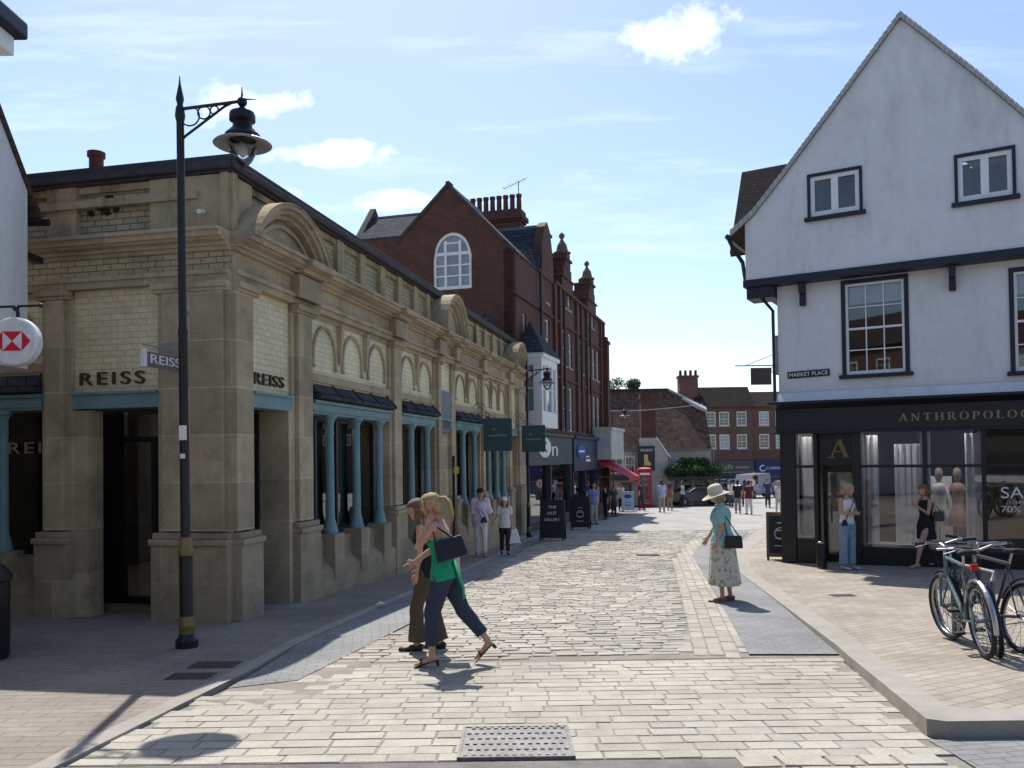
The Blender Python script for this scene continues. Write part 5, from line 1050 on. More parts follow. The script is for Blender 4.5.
B1, fB1 = far_building('brick_terrace', 'three storey brown brick range with white sash windows beyond the pub', wx(699), wx(752.5), 80, 6.4, 8.5, M['brown_brick'], M['dark_roof'], [wx(711), wx(724.5), wx(742)], [(2.45, 3.95), (4.95, 6.05)] if 0 else [(2.35, 3.75), (4.55, 5.95)])
B2, fB2 = far_building('brick_terrace', 'brown brick building with white sashes above the blue phone shop', wx(753), wx(830), 80.2, 6.4, 8.0, M['brown_brick'], M['dark_roof'], [wx(765), wx(781.5), wx(800), wx(815)], [(2.35, 3.75), (4.55, 5.95)])
mb = MB(); mb.box(-1.1, .7, 1, 2.2, 6.2-ZK, 9.4-ZK); mb.box(-1.2, .8, .9, 2.3, 9.4-ZK, 9.6-ZK); k_ = mb.build('chimney_stack', M['brown_brick'], B1); k_.location.x = wx(694)-(wx(699)+wx(752.5))/2
for i in range(4): mb = MB(); mb.lathe((-.9+.5*i, 1.6, 9.6-ZK), [(.16, 0), (.13, .5), (.16, .55)], 8); mb.build('chimney_pot', M['pot'], k_)
for B, f, a, b, col, nm, lab in ((B1, fB1, wx(714), wx(752), (.05, .065, .08), 'grey_shopfront', 'grey shopfront with a pale glazed strip under the brick range'), (B2, fB2, wx(753.5), wx(829), (.012, .018, .12), 'blue_shopfront', 'deep blue shopfront with white lettering under the brick range')):
    t = thing(nm, lab, 'shopfront', ((a+b)/2, 79.9, ZK)); g = lambda u, n, z: (u-(a+b)/2, -n, z-ZK)
    mb = MB(g); mb.box(a, b, -.2, .35, -.35 if col[2] > .1 else .1, 1.15); mb.build('fascia', colour(nm+'_paint', col, .5), t)
    mb = MB(g); mb.box(a, b, -.2, .05, -2.0, -.36 if col[2] > .1 else .09); mb.build('shop_window', M['dark_glass'], t)
    if nm[0] == 'g':
        mb = MB(g); mb.box(a, b, .05, 1.2, -.62, -.50); mb.build('canopy', M['verge'], t); mb = MB(g)
        for i in range(5): mb.box(a+.3+.28*i, a+.48+.28*i, .352, .38, .35+.08*(i % 2), .9-.1*(i % 3))
        mb.box(a+1.9, b-.5, .352, .38, .48, .66); mb.build('lettering', M['gold_leaf'], t)
    else:
        mb = MB(g); mb.ring((wx(760.5)-0, -.36*0+.36, .45), .26, .07, 1, 18, 5, rad(60), rad(330)); mb.build('logo', M['white_letter'], t)
        text('lettering', 'CARPHONE WAREHOUSE', .26, M['white_letter'], t, frame(g(wx(764), .36, .33), (1, 0, 0), (0, 0, 1)), .02, 4.6)
rs = P(751, 483, 60); t = thing('road_sign', 'round white road sign with a red arrow on a grey pole before the blue shopfront', 'road sign', (rs.x, 60, gz(60)))
mb = MB(); mb.tube([(0, 0, 0), (0, 0, rs.z-gz(60)+.3)], .04, 8); mb.build('pole', M['iron'], t); mb = MB(lambda x, y, z: (x, z, y)); mb.lathe((0, rs.z-gz(60), -.06), [(.36, 0), (.36, .03)], 24); mb.build('disc', M['white_letter'], t)
mb = MB(); z = rs.z-gz(60); mb.prism([(-.05, z-.2), (.05, z-.2), (.05, z+.02), (.15, z+.02), (0, z+.2), (-.15, z+.02), (-.05, z+.02)], -.075, -.062); mb.ring((0, -.066, z), .32, .03, 1, 24, 4); mb.build('marking', M['red_sign'], t)
# houses closing the gaps far behind
def back_house(label, x0, x1, Y, ze, zr, m):
    t = thing('distant_house', label, 'building', ((x0+x1)/2, Y, gz(Y))); mx = (x0+x1)/2; q = gz(Y)
    mb = MB(); mb.box(x0-mx, x1-mx, 0, 9, 0, ze-q); mb.build('wall', m, t)
    mb = MB(); mb.add([(x0-mx-.3, -.3, ze-q), (x1-mx+.3, -.3, ze-q), (x1-mx+.3, 4.5, zr-q), (x0-mx-.3, 4.5, zr-q), (x1-mx+.3, 9.3, ze-q), (x0-mx-.3, 9.3, ze-q)], [(0, 1, 2, 3), (3, 2, 4, 5), (0, 3, 5), (1, 4, 2), (0, 5, 4, 1)]); mb.build('roof', M['red_tile'], t)
    f = lambda u, n, z: (u-mx, -n, z-q)
    for i in range(int((x1-x0)/3)): sash(f, x0+1+3*i, x0+2+3*i, ze-2, ze-.7, t, 2, 2, n=.03, fw=.1, sill=False)
back_house('pale distant house in the gap left of the pub roof', 7.4, 11.5, 84, 5.0, 7.1, M['render'])
back_house('distant brick house hidden far down the road behind the white house', 36, 60, 84, 5.5, 8, M['brown_brick'])
# distant tree
def tree(label, x, Y, ztop, R, seed):
    g = gz(Y); t = thing('broadleaf_tree', label, 'tree', (x, Y, g)); h = ztop-g; rnd = random.Random(seed)
    mb = MB(); mb.tube([(0, 0, 0), (.05, 0, h*.35), (0, .1, h*.6), (.05, 0, h*.85)], [.22, .17, .1, .04], 8)
    cl = []
    for i in range(9):
        a = rnd.random()*6.28; z = h*rnd.uniform(.5, .9); r = R*rnd.uniform(.4, .9); e = (r*math.cos(a), r*math.sin(a), z+.1*h); mb.tube([(0, 0, z-.15*h), e], [.07, .02], 5); cl.append((e, (R*.38, R*.38, R*.28)))
    cl.append(((0, 0, h-R*.3), (R*.4, R*.4, R*.3))); mb.build('trunk', colour('bark', (.08, .06, .045)), t); leafmass('crown', cl, 5000, .11, lf, t, seed)
tp_ = P(617, 377, 90); tree('dark leafy tree top showing above the roofs between the brick terrace and the pub', tp_.x, 90, tp_.z, 2.3, 4)
cbl = MB(); a_, b_ = P(606, 411, 49), P(703, 404, 56.5); cbl.tube([a_, a_.lerp(b_, .35)-Vector((0, 0, .12)), a_.lerp(b_, .7)-Vector((0, 0, .10)), b_], .022, 5); tag(cbl.build('overhead_cable', M['verge'], None), 'thin pale overhead cable crossing in front of the pub roof', 'cable')
# phone box
pb_ = P(645, 509, 55); PX = thing('phone_box', 'traditional red telephone box standing before the pub', 'phone box', (pb_.x, 55, gz(55)+.03), rad(-6)); red = colour('pillar_red', (.45, .012, .02), .4)
mb = MB(); mb.box(-.46, .46, -.46, .46, 0, .22)
for a in (-.45, .33):
    for b in (-.45, .33): mb.box(a, a+.12, b, b+.12, .22, 2.1)
mb.box(-.46, .46, -.46, .46, 2.02, 2.32); mb.box(-.49, .49, -.49, .49, 2.32, 2.38)
for s in (-1, 1):
    for i in range(9): z = .3+.21*i; mb.box(-.33, .33, s*.42-.012, s*.42+.012, z-.012, z+.012); mb.box(s*.42-.012, s*.42+.012, -.33, .33, z-.012, z+.012)
    for x in (-.2, .2): mb.box(x-.012, x+.012, s*.42-.012, s*.42+.012, .22, 2.02); mb.box(s*.42-.012, s*.42+.012, x-.012, x+.012, .22, 2.02)
mb.build('kiosk', red, PX, bevel=.006)
mb = MB(); mb.add([(x, y, z) for z, r in ((2.38, .46), (2.50, .42), (2.58, .28), (2.61, .05)) for x, y in ((-r, -r), (r, -r), (r, r), (-r, r))], [(4*i+j, 4*i+(j+1) % 4, 4*i+4+(j+1) % 4, 4*i+4+j) for i in range(3) for j in range(4)]+[(12, 13, 14, 15)]); mb.build('roof', red, PX)
mb = MB(); mb.box(-.32, .32, -.475, -.462, 2.10, 2.24); mb.build('sign_strip', M['white_letter'], PX); mb = MB(); mb.box(-.38, .38, -.40, -.39, .25, 2.0); mb.box(.39, .40, -.38, .38, .25, 2.0); mb.build('pane', M['dark_glass'], PX)
# ------------------------------------------------------------------ parked vehicles
def car(px, py, Y, rz, col, label, L=4.2, Hc=1.45, van=False):
    g = P(px, py, Y); t = thing('parked_van' if van else 'parked_car', label, 'van' if van else 'car', (g.x, Y, gz(Y)+.03), rz); W2 = .86; k = Hc/1.45
    prof = [(-L/2, .35), (-L/2, .75), (-L/2+.12, .88), (-L*.22, .95), (-L*.10, 1.38*k), (L*.22, 1.42*k), (L*.40, 1.0), (L/2-.05, .90), (L/2, .6), (L/2, .35)] if not van else [(-L/2, .35), (-L/2, .85), (-L/2+.7, 1.1), (-L/2+1.2, 1.95), (L/2-.1, 2.0), (L/2, 1.8), (L/2, .35)]
    mb = MB(); V = []
    for y, s in ((-W2, .0), (-W2*.96, .0), (W2*.96, .0), (W2, .0)):
        for x, z in prof: q = .16 if z > 1.0 else 0; V.append((x, y*(1-q) if abs(y) == W2 else y*(1-q*.9), z))
    n = len(prof); mb.add(V, [list(range(n)), [3*n+i for i in range(n)]]+[(j*n+i, j*n+(i+1) % n, (j+1)*n+(i+1) % n, (j+1)*n+i) for j in range(3) for i in range(n)])
    mb.build('body', colour('car_%02d' % int(sum(col)*99), col, .25, var=.03, bump=0, spec=.6), t, bevel=.03)
    mb = MB(); ys = W2*.86+.015
    if van: mb.prism([(-L/2+.85, 1.15), (-L/2+1.25, 1.85), (-L/2+2.0, 1.85), (-L/2+2.0, 1.15)], -ys, ys); mb.box(L/2-.06, L/2+.01, -.55, .55, 1.2, 1.75)
    else: mb.prism([(-L*.19, .98), (-L*.09, 1.33*k), (L*.20, 1.36*k), (L*.34, .99)], -ys, ys); mb.hexa([(L*.25, -.6, 1.38*k), (L*.25, .6, 1.38*k), (L*.39, .65, 1.03), (L*.39, -.65, 1.03), (L*.26, -.6, 1.40*k), (L*.26, .6, 1.40*k), (L*.40, .65, 1.05), (L*.40, -.65, 1.05)])
    mb.build('window', M['dark_glass'], t)
    for x in (-L*.31, L*.31):
        for s in (-1, 1):
            mb = MB(lambda a, b, c: (a, c, b)); mb.lathe((x, .31, s*W2-.1), [(.2, 0), (.31, .0), (.31, .2), (.2, .2)], 18); w_ = mb.build('wheel', M['rubber'], t); mb = MB(lambda a, b, c: (a, c, b)); mb.lathe((x, .31, s*W2-.11), [(.17, 0), (.17, .22)], 12); mb.build('rim', M['iron'], w_)
    for s in (-1, 1):
        mb = MB(); mb.box(L/2-.03, L/2+.02, s*.65-.13, s*.65+.13, .68, .85); mb.build('tail_light', red, t)
        mb = MB(); mb.box(-L/2-.02, -L/2+.03, s*.62-.13, s*.62+.13, .6, .75); mb.build('headlight', M['chrome'], t)
car(698, 505, 55.3, rad(6), (.02, .022, .03), 'black parked car in front of the pub windows, nearest the phone box', L=4.0, Hc=1.3)
car(712, 503, 60, rad(5), (.03, .045, .08), 'dark blue parked car in front of the pub windows')
car(722, 502, 62, rad(70), (.015, .015, .02), 'black car parked end on below the grey shopfront', L=4.3)
car(751, 501, 68, rad(50), (.30, .30, .32), 'white van parked below the blue shopfront', L=4.6, van=True)
car(785, 500, 69, rad(15), (.02, .03, .09), 'dark blue car parked beyond the white van', L=4.2)
# ------------------------------------------------------------------ bicycles
def bicycle(rear, front, lean, steer, fcol, label, mud=False, kind=0):
    rear = Vector(rear); front = Vector(front); d = (front-rear); az = math.atan2(d.y, d.x); g = gz(rear.y)+hR(rear.y)
    t = thing('bicycle', label, 'bicycle', (rear.x, rear.y, g), 0, 'bicycles parked on the right pavement')
    slope = math.atan2(gz(front.y)-gz(rear.y), 1.03)
    t.rotation_euler = (Matrix.Rotation(az, 3, 'Z') @ Matrix.Rotation(-slope, 3, 'Y') @ Matrix.Rotation(rad(lean), 3, 'X')).to_euler()
    R = .34; WB = 1.03; fm = colour('frame_%d' % int(sum(fcol)*999), fcol, .35)
    def wheel(x, rot=0):
        F = (lambda a, b, c: (x+a*math.cos(rot)-b*math.sin(rot), a*math.sin(rot)+b*math.cos(rot), c))
        mb = MB(F); mb.ring((0, 0, R), R-.022, .024, 1, 40, 8); w_ = mb.build('wheel', M['rubber'], t, smooth=True)
        mb = MB(F); mb.ring((0, 0, R), R-.052, .012, 1, 40, 6); mb.tube([(0, -.05, R), (0, .05, R)], .022, 8); mb.build('rim', M['chrome'], w_)
        mb = MB(F)
        for i in range(20): a = 2*math.pi*i/20; s = .03 if i % 2 else -.03; mb.tube([(0, s, R), ((R-.06)*math.cos(a), 0, R+(R-.06)*math.sin(a))], .0022, 4, cap=False)
        mb.build('spokes', M['chrome'], w_)
    wheel(0); wheel(WB, steer)
    bb = (.44, 0, .28); st = (.30, 0, .82); hd0 = (.90, 0, .68); hd1 = (.865, 0, .86)
    mb = MB(); mb.tube([bb, st], .016, 8); mb.tube([bb, hd0], .020, 8); mb.tube([st if kind == 0 else (.35, 0, .6), hd1], .017, 8); mb.tube([hd0, hd1], .021, 8)
    for s in (-1, 1): mb.tube([(0, s*.06, R), (.42, s*.04, .28)], .010, 6); mb.tube([(0, s*.06, R), (.31, s*.02, .76)], .009, 6); mb.tube([(WB, s*.055, R), (.935, s*.05, .66)], .013, 6)
    mb.tube([(.935, -.05, .66), (.935, .05, .66)], .02, 6); mb.tube([(.905, 0, .66), (.90, 0, .70)], .02, 6); mb.build('frame', fm, t)
    mb = MB(); mb.tube([st, (.275, 0, .93)], .013, 8); mb.build('seat_post', M['chrome'], t)
    mb = MB(); mb.add([], []); mb.loft([((.12, 0, .945), .09, .02), ((.16, 0, .955), .085, .03), ((.26, 0, .95), .06, .026), ((.36, 0, .95), .025, .02), ((.40, 0, .94), .012, .012)], 12, ref=(0, 1, 0)); mb.build('saddle', M['rubber'], t, smooth=True)
    hx, hz = .845, .97; ca, sa = math.cos(steer), math.sin(steer)
    F = lambda a, b, c: (hx+a*ca-b*sa, a*sa+b*ca, c)
    mb = MB(F); mb.tube([(.02, 0, -.10+hz), (0, 0, hz), (.07, 0, hz+.02)], .014, 8); mb.tube([(-.03, -.30, hz+.05), (.04, -.16, hz+.05), (.07, -.05, hz+.02), (.07, .05, hz+.02), (.04, .16, hz+.05), (-.03, .30, hz+.05)], .011, 8); h_ = mb.build('handlebar', M['chrome'], t)
    for s in (-1, 1):
        mb = MB(F); mb.tube([(-.03-.02, s*.31, hz+.05), (.01, s*.20, hz+.05)], .017, 8); mb.build('grip', M['rubber'], h_)
        mb = MB(F); mb.tube([(.06, s*.15, hz+.03), (.07, s*.26, hz+.01)], .006, 5); mb.build('brake_lever', M['chrome'], h_)
    mb = MB(F); mb.tube([(.08, .05, hz), (.16, .03, hz-.06), (.10, 0, hz-.3)], .004, 5); mb.tube([(.08, -.05, hz), (.15, -.04, hz-.08), (.05, 0, hz-.25)], .004, 5); mb.build('cable', M['rubber'], h_)
    mb = MB(); mb.ring((.44, -.06, .28), .085, .006, 1, 24, 5); mb.ring((.44, -.06, .28), .04, .01, 1, 16, 5); mb.tube([(.44, -.08, .28), (.56, -.09, .16)], .009, 6); mb.tube([(.44, .08, .28), (.32, .09, .40)], .009, 6); mb.tube([(.44, -.09, .28), (.44, .09, .28)], .014, 8)
    mb.tube([(.44, -.06, .365), (0, -.06, .38)], .005, 4); mb.tube([(.44, -.06, .195), (0, -.06, .30)], .005, 4); c_ = mb.build('crankset', M['iron'], t)
    for x, y, z in ((.56, -.14, .16), (.32, .14, .40)): mb = MB(); mb.box(x-.045, x+.045, y-.045, y+.045, z-.012, z+.012); mb.build('pedal', M['rubber'], c_)
    mb = MB(); mb.ring((0, 0, R), R+.03, .012 if not mud else .022, 1, 20, 6, rad(20), rad(190)); mb.build('mudguard', M['chrome'] if mud else M['rubber'], t)
    if mud: mb = MB(); mb.box(-.02, .02, -.03, .03, .80, .86); mb.build('rear_light', red, t)
    return t
bicycle((4.31, 7.63), (4.52, 8.63), -5, rad(12), (.11, .17, .19), 'grey green bicycle with a shiny mudguard, nearest of the parked group', True)
bicycle((4.62, 8.78), (4.50, 7.75), 7, rad(-14), (.05, .05, .06), 'dark mountain bicycle squeezed in the middle of the parked group', False, 1)
bicycle((4.80, 7.93), (4.76, 8.96), 9, rad(-25), (.03, .03, .10), 'black and blue bicycle on the right of the parked group', False)
mb = MB(); mb.tube([(0, 0, -.05), (0, 0, .68), (.05, .04, .75), (.05, .66, .75), (0, .7, .68), (0, .7, -.05)], .024, 8); cs_ = mb.build('cycle_stand', M['iron'], None); cs_.location = (4.58, 7.97, gz(8.0)+hR(8.0)); tag(cs_, 'steel hoop cycle stand hidden among the parked bicycles', 'cycle stand')
# ------------------------------------------------------------------ people
def remeshed(mb, vox, sm=4, wr=0, seed=0):
    me = mb.mesh('tmp'); o = bpy.data.objects.new('tmp', me); COL.objects.link(o)
    r = o.modifiers.new('r', 'REMESH'); r.mode = 'VOXEL'; r.voxel_size = vox; r.use_smooth_shade = True
    s = o.modifiers.new('s', 'SMOOTH'); s.iterations = sm; s.factor = .5
    bpy.context.view_layer.update(); dg = bpy.context.evaluated_depsgraph_get(); out = bpy.data.meshes.new_from_object(o.evaluated_get(dg)); bpy.data.objects.remove(o); bpy.data.meshes.remove(me)
    if wr:
        for v in out.vertices:
            c = v.co; n = noise.noise(Vector((c.x*9+seed, c.y*9, c.z*5))) + .6*noise.noise(Vector((c.x*20, c.y*20+seed, c.z*14))); v.co = c + v.normal*n*wr
    out.polygons.foreach_set('use_smooth', [True]*len(out.polygons)); return out
def put(name, me, mats, parent):
    me.materials.clear()
    for m in mats: me.materials.append(m)
    o = bpy.data.objects.new(name, me); COL.objects.link(o); o.parent = parent; return o
V3 = Vector
def person(label, loc, heading, H=1.66, legL=((0, 0, -1), (0, 0, -1)), legR=((0, 0, -1), (0, 0, -1)), armL=((-.12, 0, -1), (-.05, .15, -1)), armR=((.12, 0, -1), (.05, .15, -1)),
           lean=0, head=(0, 0), build=1.0, vox=.011, hair='long', hairc=(.10, .06, .035), top=None, sleeve=.35, bottom=None, legw=1.0, hem=None, skirt=None, shoes=(.05, .04, .04), hat=None, heel=0, group=None, female=True, fing=True, jacket_len=.0, flare=0, skin=None, pattern=None, lie=None):
    t = thing('person', label, 'person', tuple(loc), rad(heading), group)
    s = H/1.68; b = build; hipw = .085*s; shw = (.165 if female else .19)*s*(.5+.5*b)
    Lth, Lsh, Lft = .405*s, .40*s, .085*s
    rl = Matrix.Rotation(rad(-lean), 3, 'X')
    pel = V3((0, 0, 0)); J = {}
    for sd_, leg in ((-1, legL), (1, legR)):
        hp_ = V3((sd_*hipw, 0, -.02*s)); k = hp_+V3(leg[0]).normalized()*Lth; a = k+V3(leg[1]).normalized()*Lsh; J[sd_] = (hp_, k, a)
    low = min(J[-1][2].z, J[1][2].z) - Lft - heel
    up = V3((0, 0, -low)); 
    for q in (-1, 1): J[q] = tuple(x+up for x in J[q])
    pel = up
    tor = lambda x, y, z: pel + rl @ V3((x*s, y*s, z*s))
    neck = tor(0, .005, .53); 
    sk = M['skin'] if skin is None else colour('skin%02d' % int(skin[0]*99), skin, .55)
    # arms
    A = {}
    for sd_, arm in ((-1, armL), (1, armR)):
        sh = tor(sd_*shw/s*.92, 0, .475); e = sh+V3(arm[0]).normalized()*.275*s; h = e+V3(arm[1]).normalized()*.235*s; A[sd_] = (sh, e, h, V3(arm[1]).normalized())
    def torso(mb, g=0.0, z0=-.06, z1=.53, chest=1.0):
        rr = [(-.09, .10, .075), (-.03, .158, .105), (.03, .160, .108), (.10, .145, .098), (.18, .128, .088), (.26, .135, .095), (.34, .150, .112 if female else .108), (.41, .158, .100), (.455, .150, .082), (.485, .110, .066), (.51, .062, .056), (.53, .05, .052)]
        R_ = []
        for z, a, c in rr:
            if z < z0-.001 or z > z1+.001: continue
            R_.append((tor(0, .012 if .28 < z < .40 else 0, z), (a*b*(1.0 if female else 1.1)+g)*s, (c*b+g)*s))
        mb.loft(R_, 20)
    def limb(mb, pts, rs, g=0):
        mb.loft([(p, (r+g)*s, (r+g)*s) for p, r in zip(pts, rs)], 12)
        for p, r in zip(pts, rs): mb.ball(p, (r+g)*s*.98, 8)
    bd = MB(); torso(bd)
    for q in (-1, 1):
        hp_, k, a = J[q]; limb(bd, [hp_, hp_.lerp(k, .3), hp_.lerp(k, .75), k, k.lerp(a, .3), k.lerp(a, .7), a], [.082*b, .083*b, .062*b, .055*b, .054*b, .038, .034])
        sh, e, h, _ = A[q]; limb(bd, [sh, sh.lerp(e, .3), e, e.lerp(h, .35), h], [.050*b, .044*b, .035, .034, .024])
        yf = V3((0, 1, 0)); sd2 = (a-k).normalized(); fl = max(-.95, min(.5, sd2.y*.9)); yf = V3((0, math.cos(fl*-.0), 0)); tip = -heel if heel else 0
        pit = 0.0 if a.z-Lft < .02 else -min(.9, (a.z-Lft)*5)
        fd = V3((q*.10, math.cos(pit), math.sin(pit))).normalized(); dn = V3((0, math.sin(pit)*-1*-1, -math.cos(pit)))
        base = a + V3((0, 0, -Lft*.62)); bd.loft([(base-fd*.055*s, .026*s, .028*s), (base-fd*.02*s, .034*s, .036*s), (base+fd*.06*s+V3((0, 0, -.008)), .036*s, .030*s), (base+fd*.13*s+V3((0, 0, -.018*s)), .044*s, .022*s), (base+fd*.185*s+V3((0, 0, -.024*s)), .034*s, .014*s)], 12)
        bd.tube([a, base], [.034*s, .032*s], 10); J[q] = J[q]+(base, fd)
        palm = A[q][2]; hd = A[q][3]; A[q] = A[q]+(palm,)
        sdv = hd.cross(V3((1, 0, 0))); sdv = sdv.normalized() if sdv.length > .1 else V3((0, 1, 0))
        bd.loft([(palm-hd*.01*s, .018*s, .024*s), (palm+hd*.03*s, .016*s, .034*s), (palm+hd*.085*s, .014*s, .038*s), (palm+hd*.095*s, .010*s, .034*s)], 10, ref=(1, 0, 0))
    # head
    hy, hpit = head; HR_ = Matrix.Rotation(rad(hy), 3, 'Z') @ Matrix.Rotation(rad(-hpit-lean*.4), 3, 'X'); hb_ = neck + rl @ V3((0, .005, .055*s)); hh = .225*s
    HD = lambda x, y, z: hb_ + HR_ @ V3((x*hh, y*hh+.02*s, z*hh))
    bd.tube([tor(0, 0, .47), hb_+V3((0, 0, .04))], [.055*s, .050*s], 12)
    Vh = []; rr = [(0, .13, .14, .20), (.04, .20, .22, .14), (.12, .26, .30, .09), (.24, .31, .37, .045), (.38, .335, .41, .02), (.52, .345, .43, .0), (.66, .35, .445, -.02), (.80, .32, .41, -.03), (.91, .23, .30, -.04), (.98, .11, .15, -.04)]
    m_ = 20; Vh = [HD(a*math.cos(2*math.pi*j/m_), yo+c*math.sin(2*math.pi*j/m_), z) for z, a, c, yo in rr for j in range(m_)]; kk_ = len(rr)
    bd.add(Vh, [(i*m_+j, i*m_+(j+1) % m_, (i+1)*m_+(j+1) % m_, (i+1)*m_+j) for i in range(kk_-1) for j in range(m_)]+[list(range(m_))[::-1], [(kk_-1)*m_+j for j in range(m_)]])
    bd.add([HD(-.05, .40, .58), HD(.05, .40, .58), HD(.085, .40, .34), HD(-.085, .40, .34), HD(0, .55, .37), HD(0, .44, .58)], [(0, 3, 4, 5), (1, 5, 4, 2), (3, 2, 4), (0, 5, 1), (0, 1, 2, 3)])
    for q in (-1, 1): bd.loft([(HD(q*.35, -.05, .36), .006*s, .010*s), (HD(q*.385, -.06, .46), .010*s, .020*s), (HD(q*.37, -.07, .58), .006*s, .014*s)], 8)
    me = remeshed(bd, vox, 3)
    # eyes and mouth painted on the one body mesh by face position
    eyes = [HD(q*.15, .40, .50) for q in (-1, 1)]; mo = HD(0, .41, .20)
    for p in me.polygons:
        c = p.center
        if (c-eyes[0]).length < .016*s or (c-eyes[1]).length < .016*s: p.material_index = 1
        elif (c-mo).length < .026*s and abs((HR_.inverted() @ (c-mo)).z) < .010*s: p.material_index = 2
    if fing:   # five fingers on each hand, unequal and curled, rooted in the palm
        fb = MB()
        for q in (-1, 1):
            sh, e, h, hd, palm = A[q]; inner = V3((-q, 0, 0)); inner = (inner-hd*inner.dot(hd)).normalized(); sid = hd.cross(inner).normalized()
            if sid.y < 0: sid = -sid
            for i, (o_, L) in enumerate(((.028, .068), (.010, .076), (-.009, .071), (-.027, .056))):
                r0 = palm+hd*.075*s+sid*o_*s; p1 = r0+(hd*.9+inner*.25).normalized()*L*.45*s; p2 = p1+(hd*.7+inner*.7).normalized()*L*.32*s; p3 = p2+(hd*.3+inner*.95).normalized()*L*.25*s
                fb.tube([r0, p1, p2, p3], [.0092*s, .0086*s, .0076*s, .0055*s], 7)
            r0 = palm+hd*.025*s+sid*.026*s; p1 = r0+(sid*.7+hd*.7+inner*.4).normalized()*.036*s; p2 = p1+(hd*.9+inner*.4+sid*.1).normalized()*.030*s; fb.tube([palm+hd*.01*s, r0, p1, p2], [.012*s, .012*s, .010*s, .007*s], 7)
        bm = bmesh.new(); bm.from_mesh(me); fm_ = fb.mesh('f'); bm.from_mesh(fm_); bm.to_mesh(me); bm.free(); me.polygons.foreach_set('use_smooth', [True]*len(me.polygons)); bpy.data.meshes.remove(fm_)
    put('body', me, [sk, M['eye'], M['lips']], t)
    # clothes
    if top:
        c, z0 = top[0], top[1]; g = MB(); torso(g, .014+(top[3] if len(top) > 3 else 0), z0, .49 if len(top) < 3 or top[2] != 'strap' else .40)
        if z0 > -.05: pass
        else: g.loft([(tor(0, 0, z0), (.172*b+.024)*s, (.125*b+.028)*s), (tor(0, 0, .02), (.168*b+.02)*s, (.116*b+.024)*s), (tor(0, 0, .1), (.15*b+.014)*s, (.10*b+.016)*s)], 20)
        if len(top) > 2 and top[2] == 'strap':
            for q in (-1, 1): g.tube([tor(q*.09, .09, .38), tor(q*.10, .02, .495), tor(q*.09, -.08, .40)], .016*s, 6)
        if sleeve:
            for q in (-1, 1):
                sh, e, h, _, _ = A[q]; P_ = [sh, sh.lerp(e, min(1, sleeve*2))] + ([e.lerp(h, (sleeve-.5)*2)] if sleeve > .5 else []); ex = (top[3] if len(top) > 3 else 0)
                g.loft([(P_[0], (.056*b+.014+ex)*s, (.056*b+.014+ex)*s)]+[(p, (.047*b+.014+ex)*s, (.047*b+.014+ex)*s) for p in P_[1:]], 12); g.ball(P_[0], (.058*b+.012+ex)*s, 8)
        put('top', remeshed(g, vox*.9, 2, .011, len(label)), [pattern if (pattern and not skirt) else colour('cloth_%s' % ('%02d%02d%02d' % tuple(int(q*99) for q in c)), c)], t)
    if bottom:
        g = MB(); hm = hem if hem is not None else 1.0
        g.loft([(tor(0, 0, -.11), .13*b*s, .10*b*s), (tor(0, 0, -.04), (.168*b+.006)*s, (.118*b+.006)*s), (tor(0, 0, .03), (.160*b+.004)*s, (.110*b+.004)*s)], 20)
        for q in (-1, 1):
            hp_, k, a = J[q][:3]; e_ = k.lerp(a, hm); w_ = .012*legw
            g.loft([(hp_+V3((0, 0, .02)), (.088*b+w_)*s, (.092*b+w_)*s), (hp_.lerp(k, .35), (.084*b+w_)*s, (.084*b+w_)*s), (hp_.lerp(k, .8), (.063*b+w_)*s, (.064*b+w_)*s), (k, (.058*b+w_)*s, (.060*b+w_)*s), (k.lerp(e_, .4), (.054*b+w_+flare*.25)*s, (.056*b+w_+flare*.3)*s), (e_, (.043+w_*1.3+flare)*s, (.044+w_*1.3+flare*1.2)*s)], 16)
        put('trousers', remeshed(g, vox*.9, 2, .010, 3+len(label)), [colour('cloth_%s' % ('%02d%02d%02d' % tuple(int(q*99) for q in bottom)), bottom)], t)
    if skirt:
        c, lng, wd = skirt; g = MB(); n = 56; V = []; RZ = 12; wst = .10; z1 = pel.z+wst*s; zb_ = pel.z-lng*s; mid_ = (J[-1][2]+J[1][2])/2
        for i in range(RZ+1):
            f = i/RZ; z = z1+(zb_-z1)*f; r0 = (.145+.03*min(1, f*5))*b*s; rx = r0+(wd*s-r0)*max(0, f-.18)/.82; fo = f*.06; cy = pel.y+(mid_.y-pel.y)*max(0, f-.3)*.6
            for j in range(n): a_ = 2*math.pi*j/n; w2 = 1+fo*math.sin(a_*9+2*f)+.02*f*math.sin(a_*4+1); V.append((pel.x+rx*w2*math.cos(a_), cy+rx*.80*w2*math.sin(a_), z))
        for i in range(RZ, -1, -1): V += [(pel.x+(v[0]-pel.x)*.97, v[1]*.97+pel.y*.03, v[2]) for v in V[i*n:(i+1)*n]]
        g.add(V, [(i*n+j, i*n+(j+1) % n, (i+1)*n+(j+1) % n, (i+1)*n+j) for i in range(2*RZ+1) for j in range(n)]+[((2*RZ+1)*n+j, (2*RZ+1)*n+(j+1) % n, (j+1) % n, j) for j in range(n)])
        o = g.build('skirt', pattern or colour('cloth_%s' % ('%02d%02d%02d' % tuple(int(q*99) for q in c)), c), t, smooth=True)
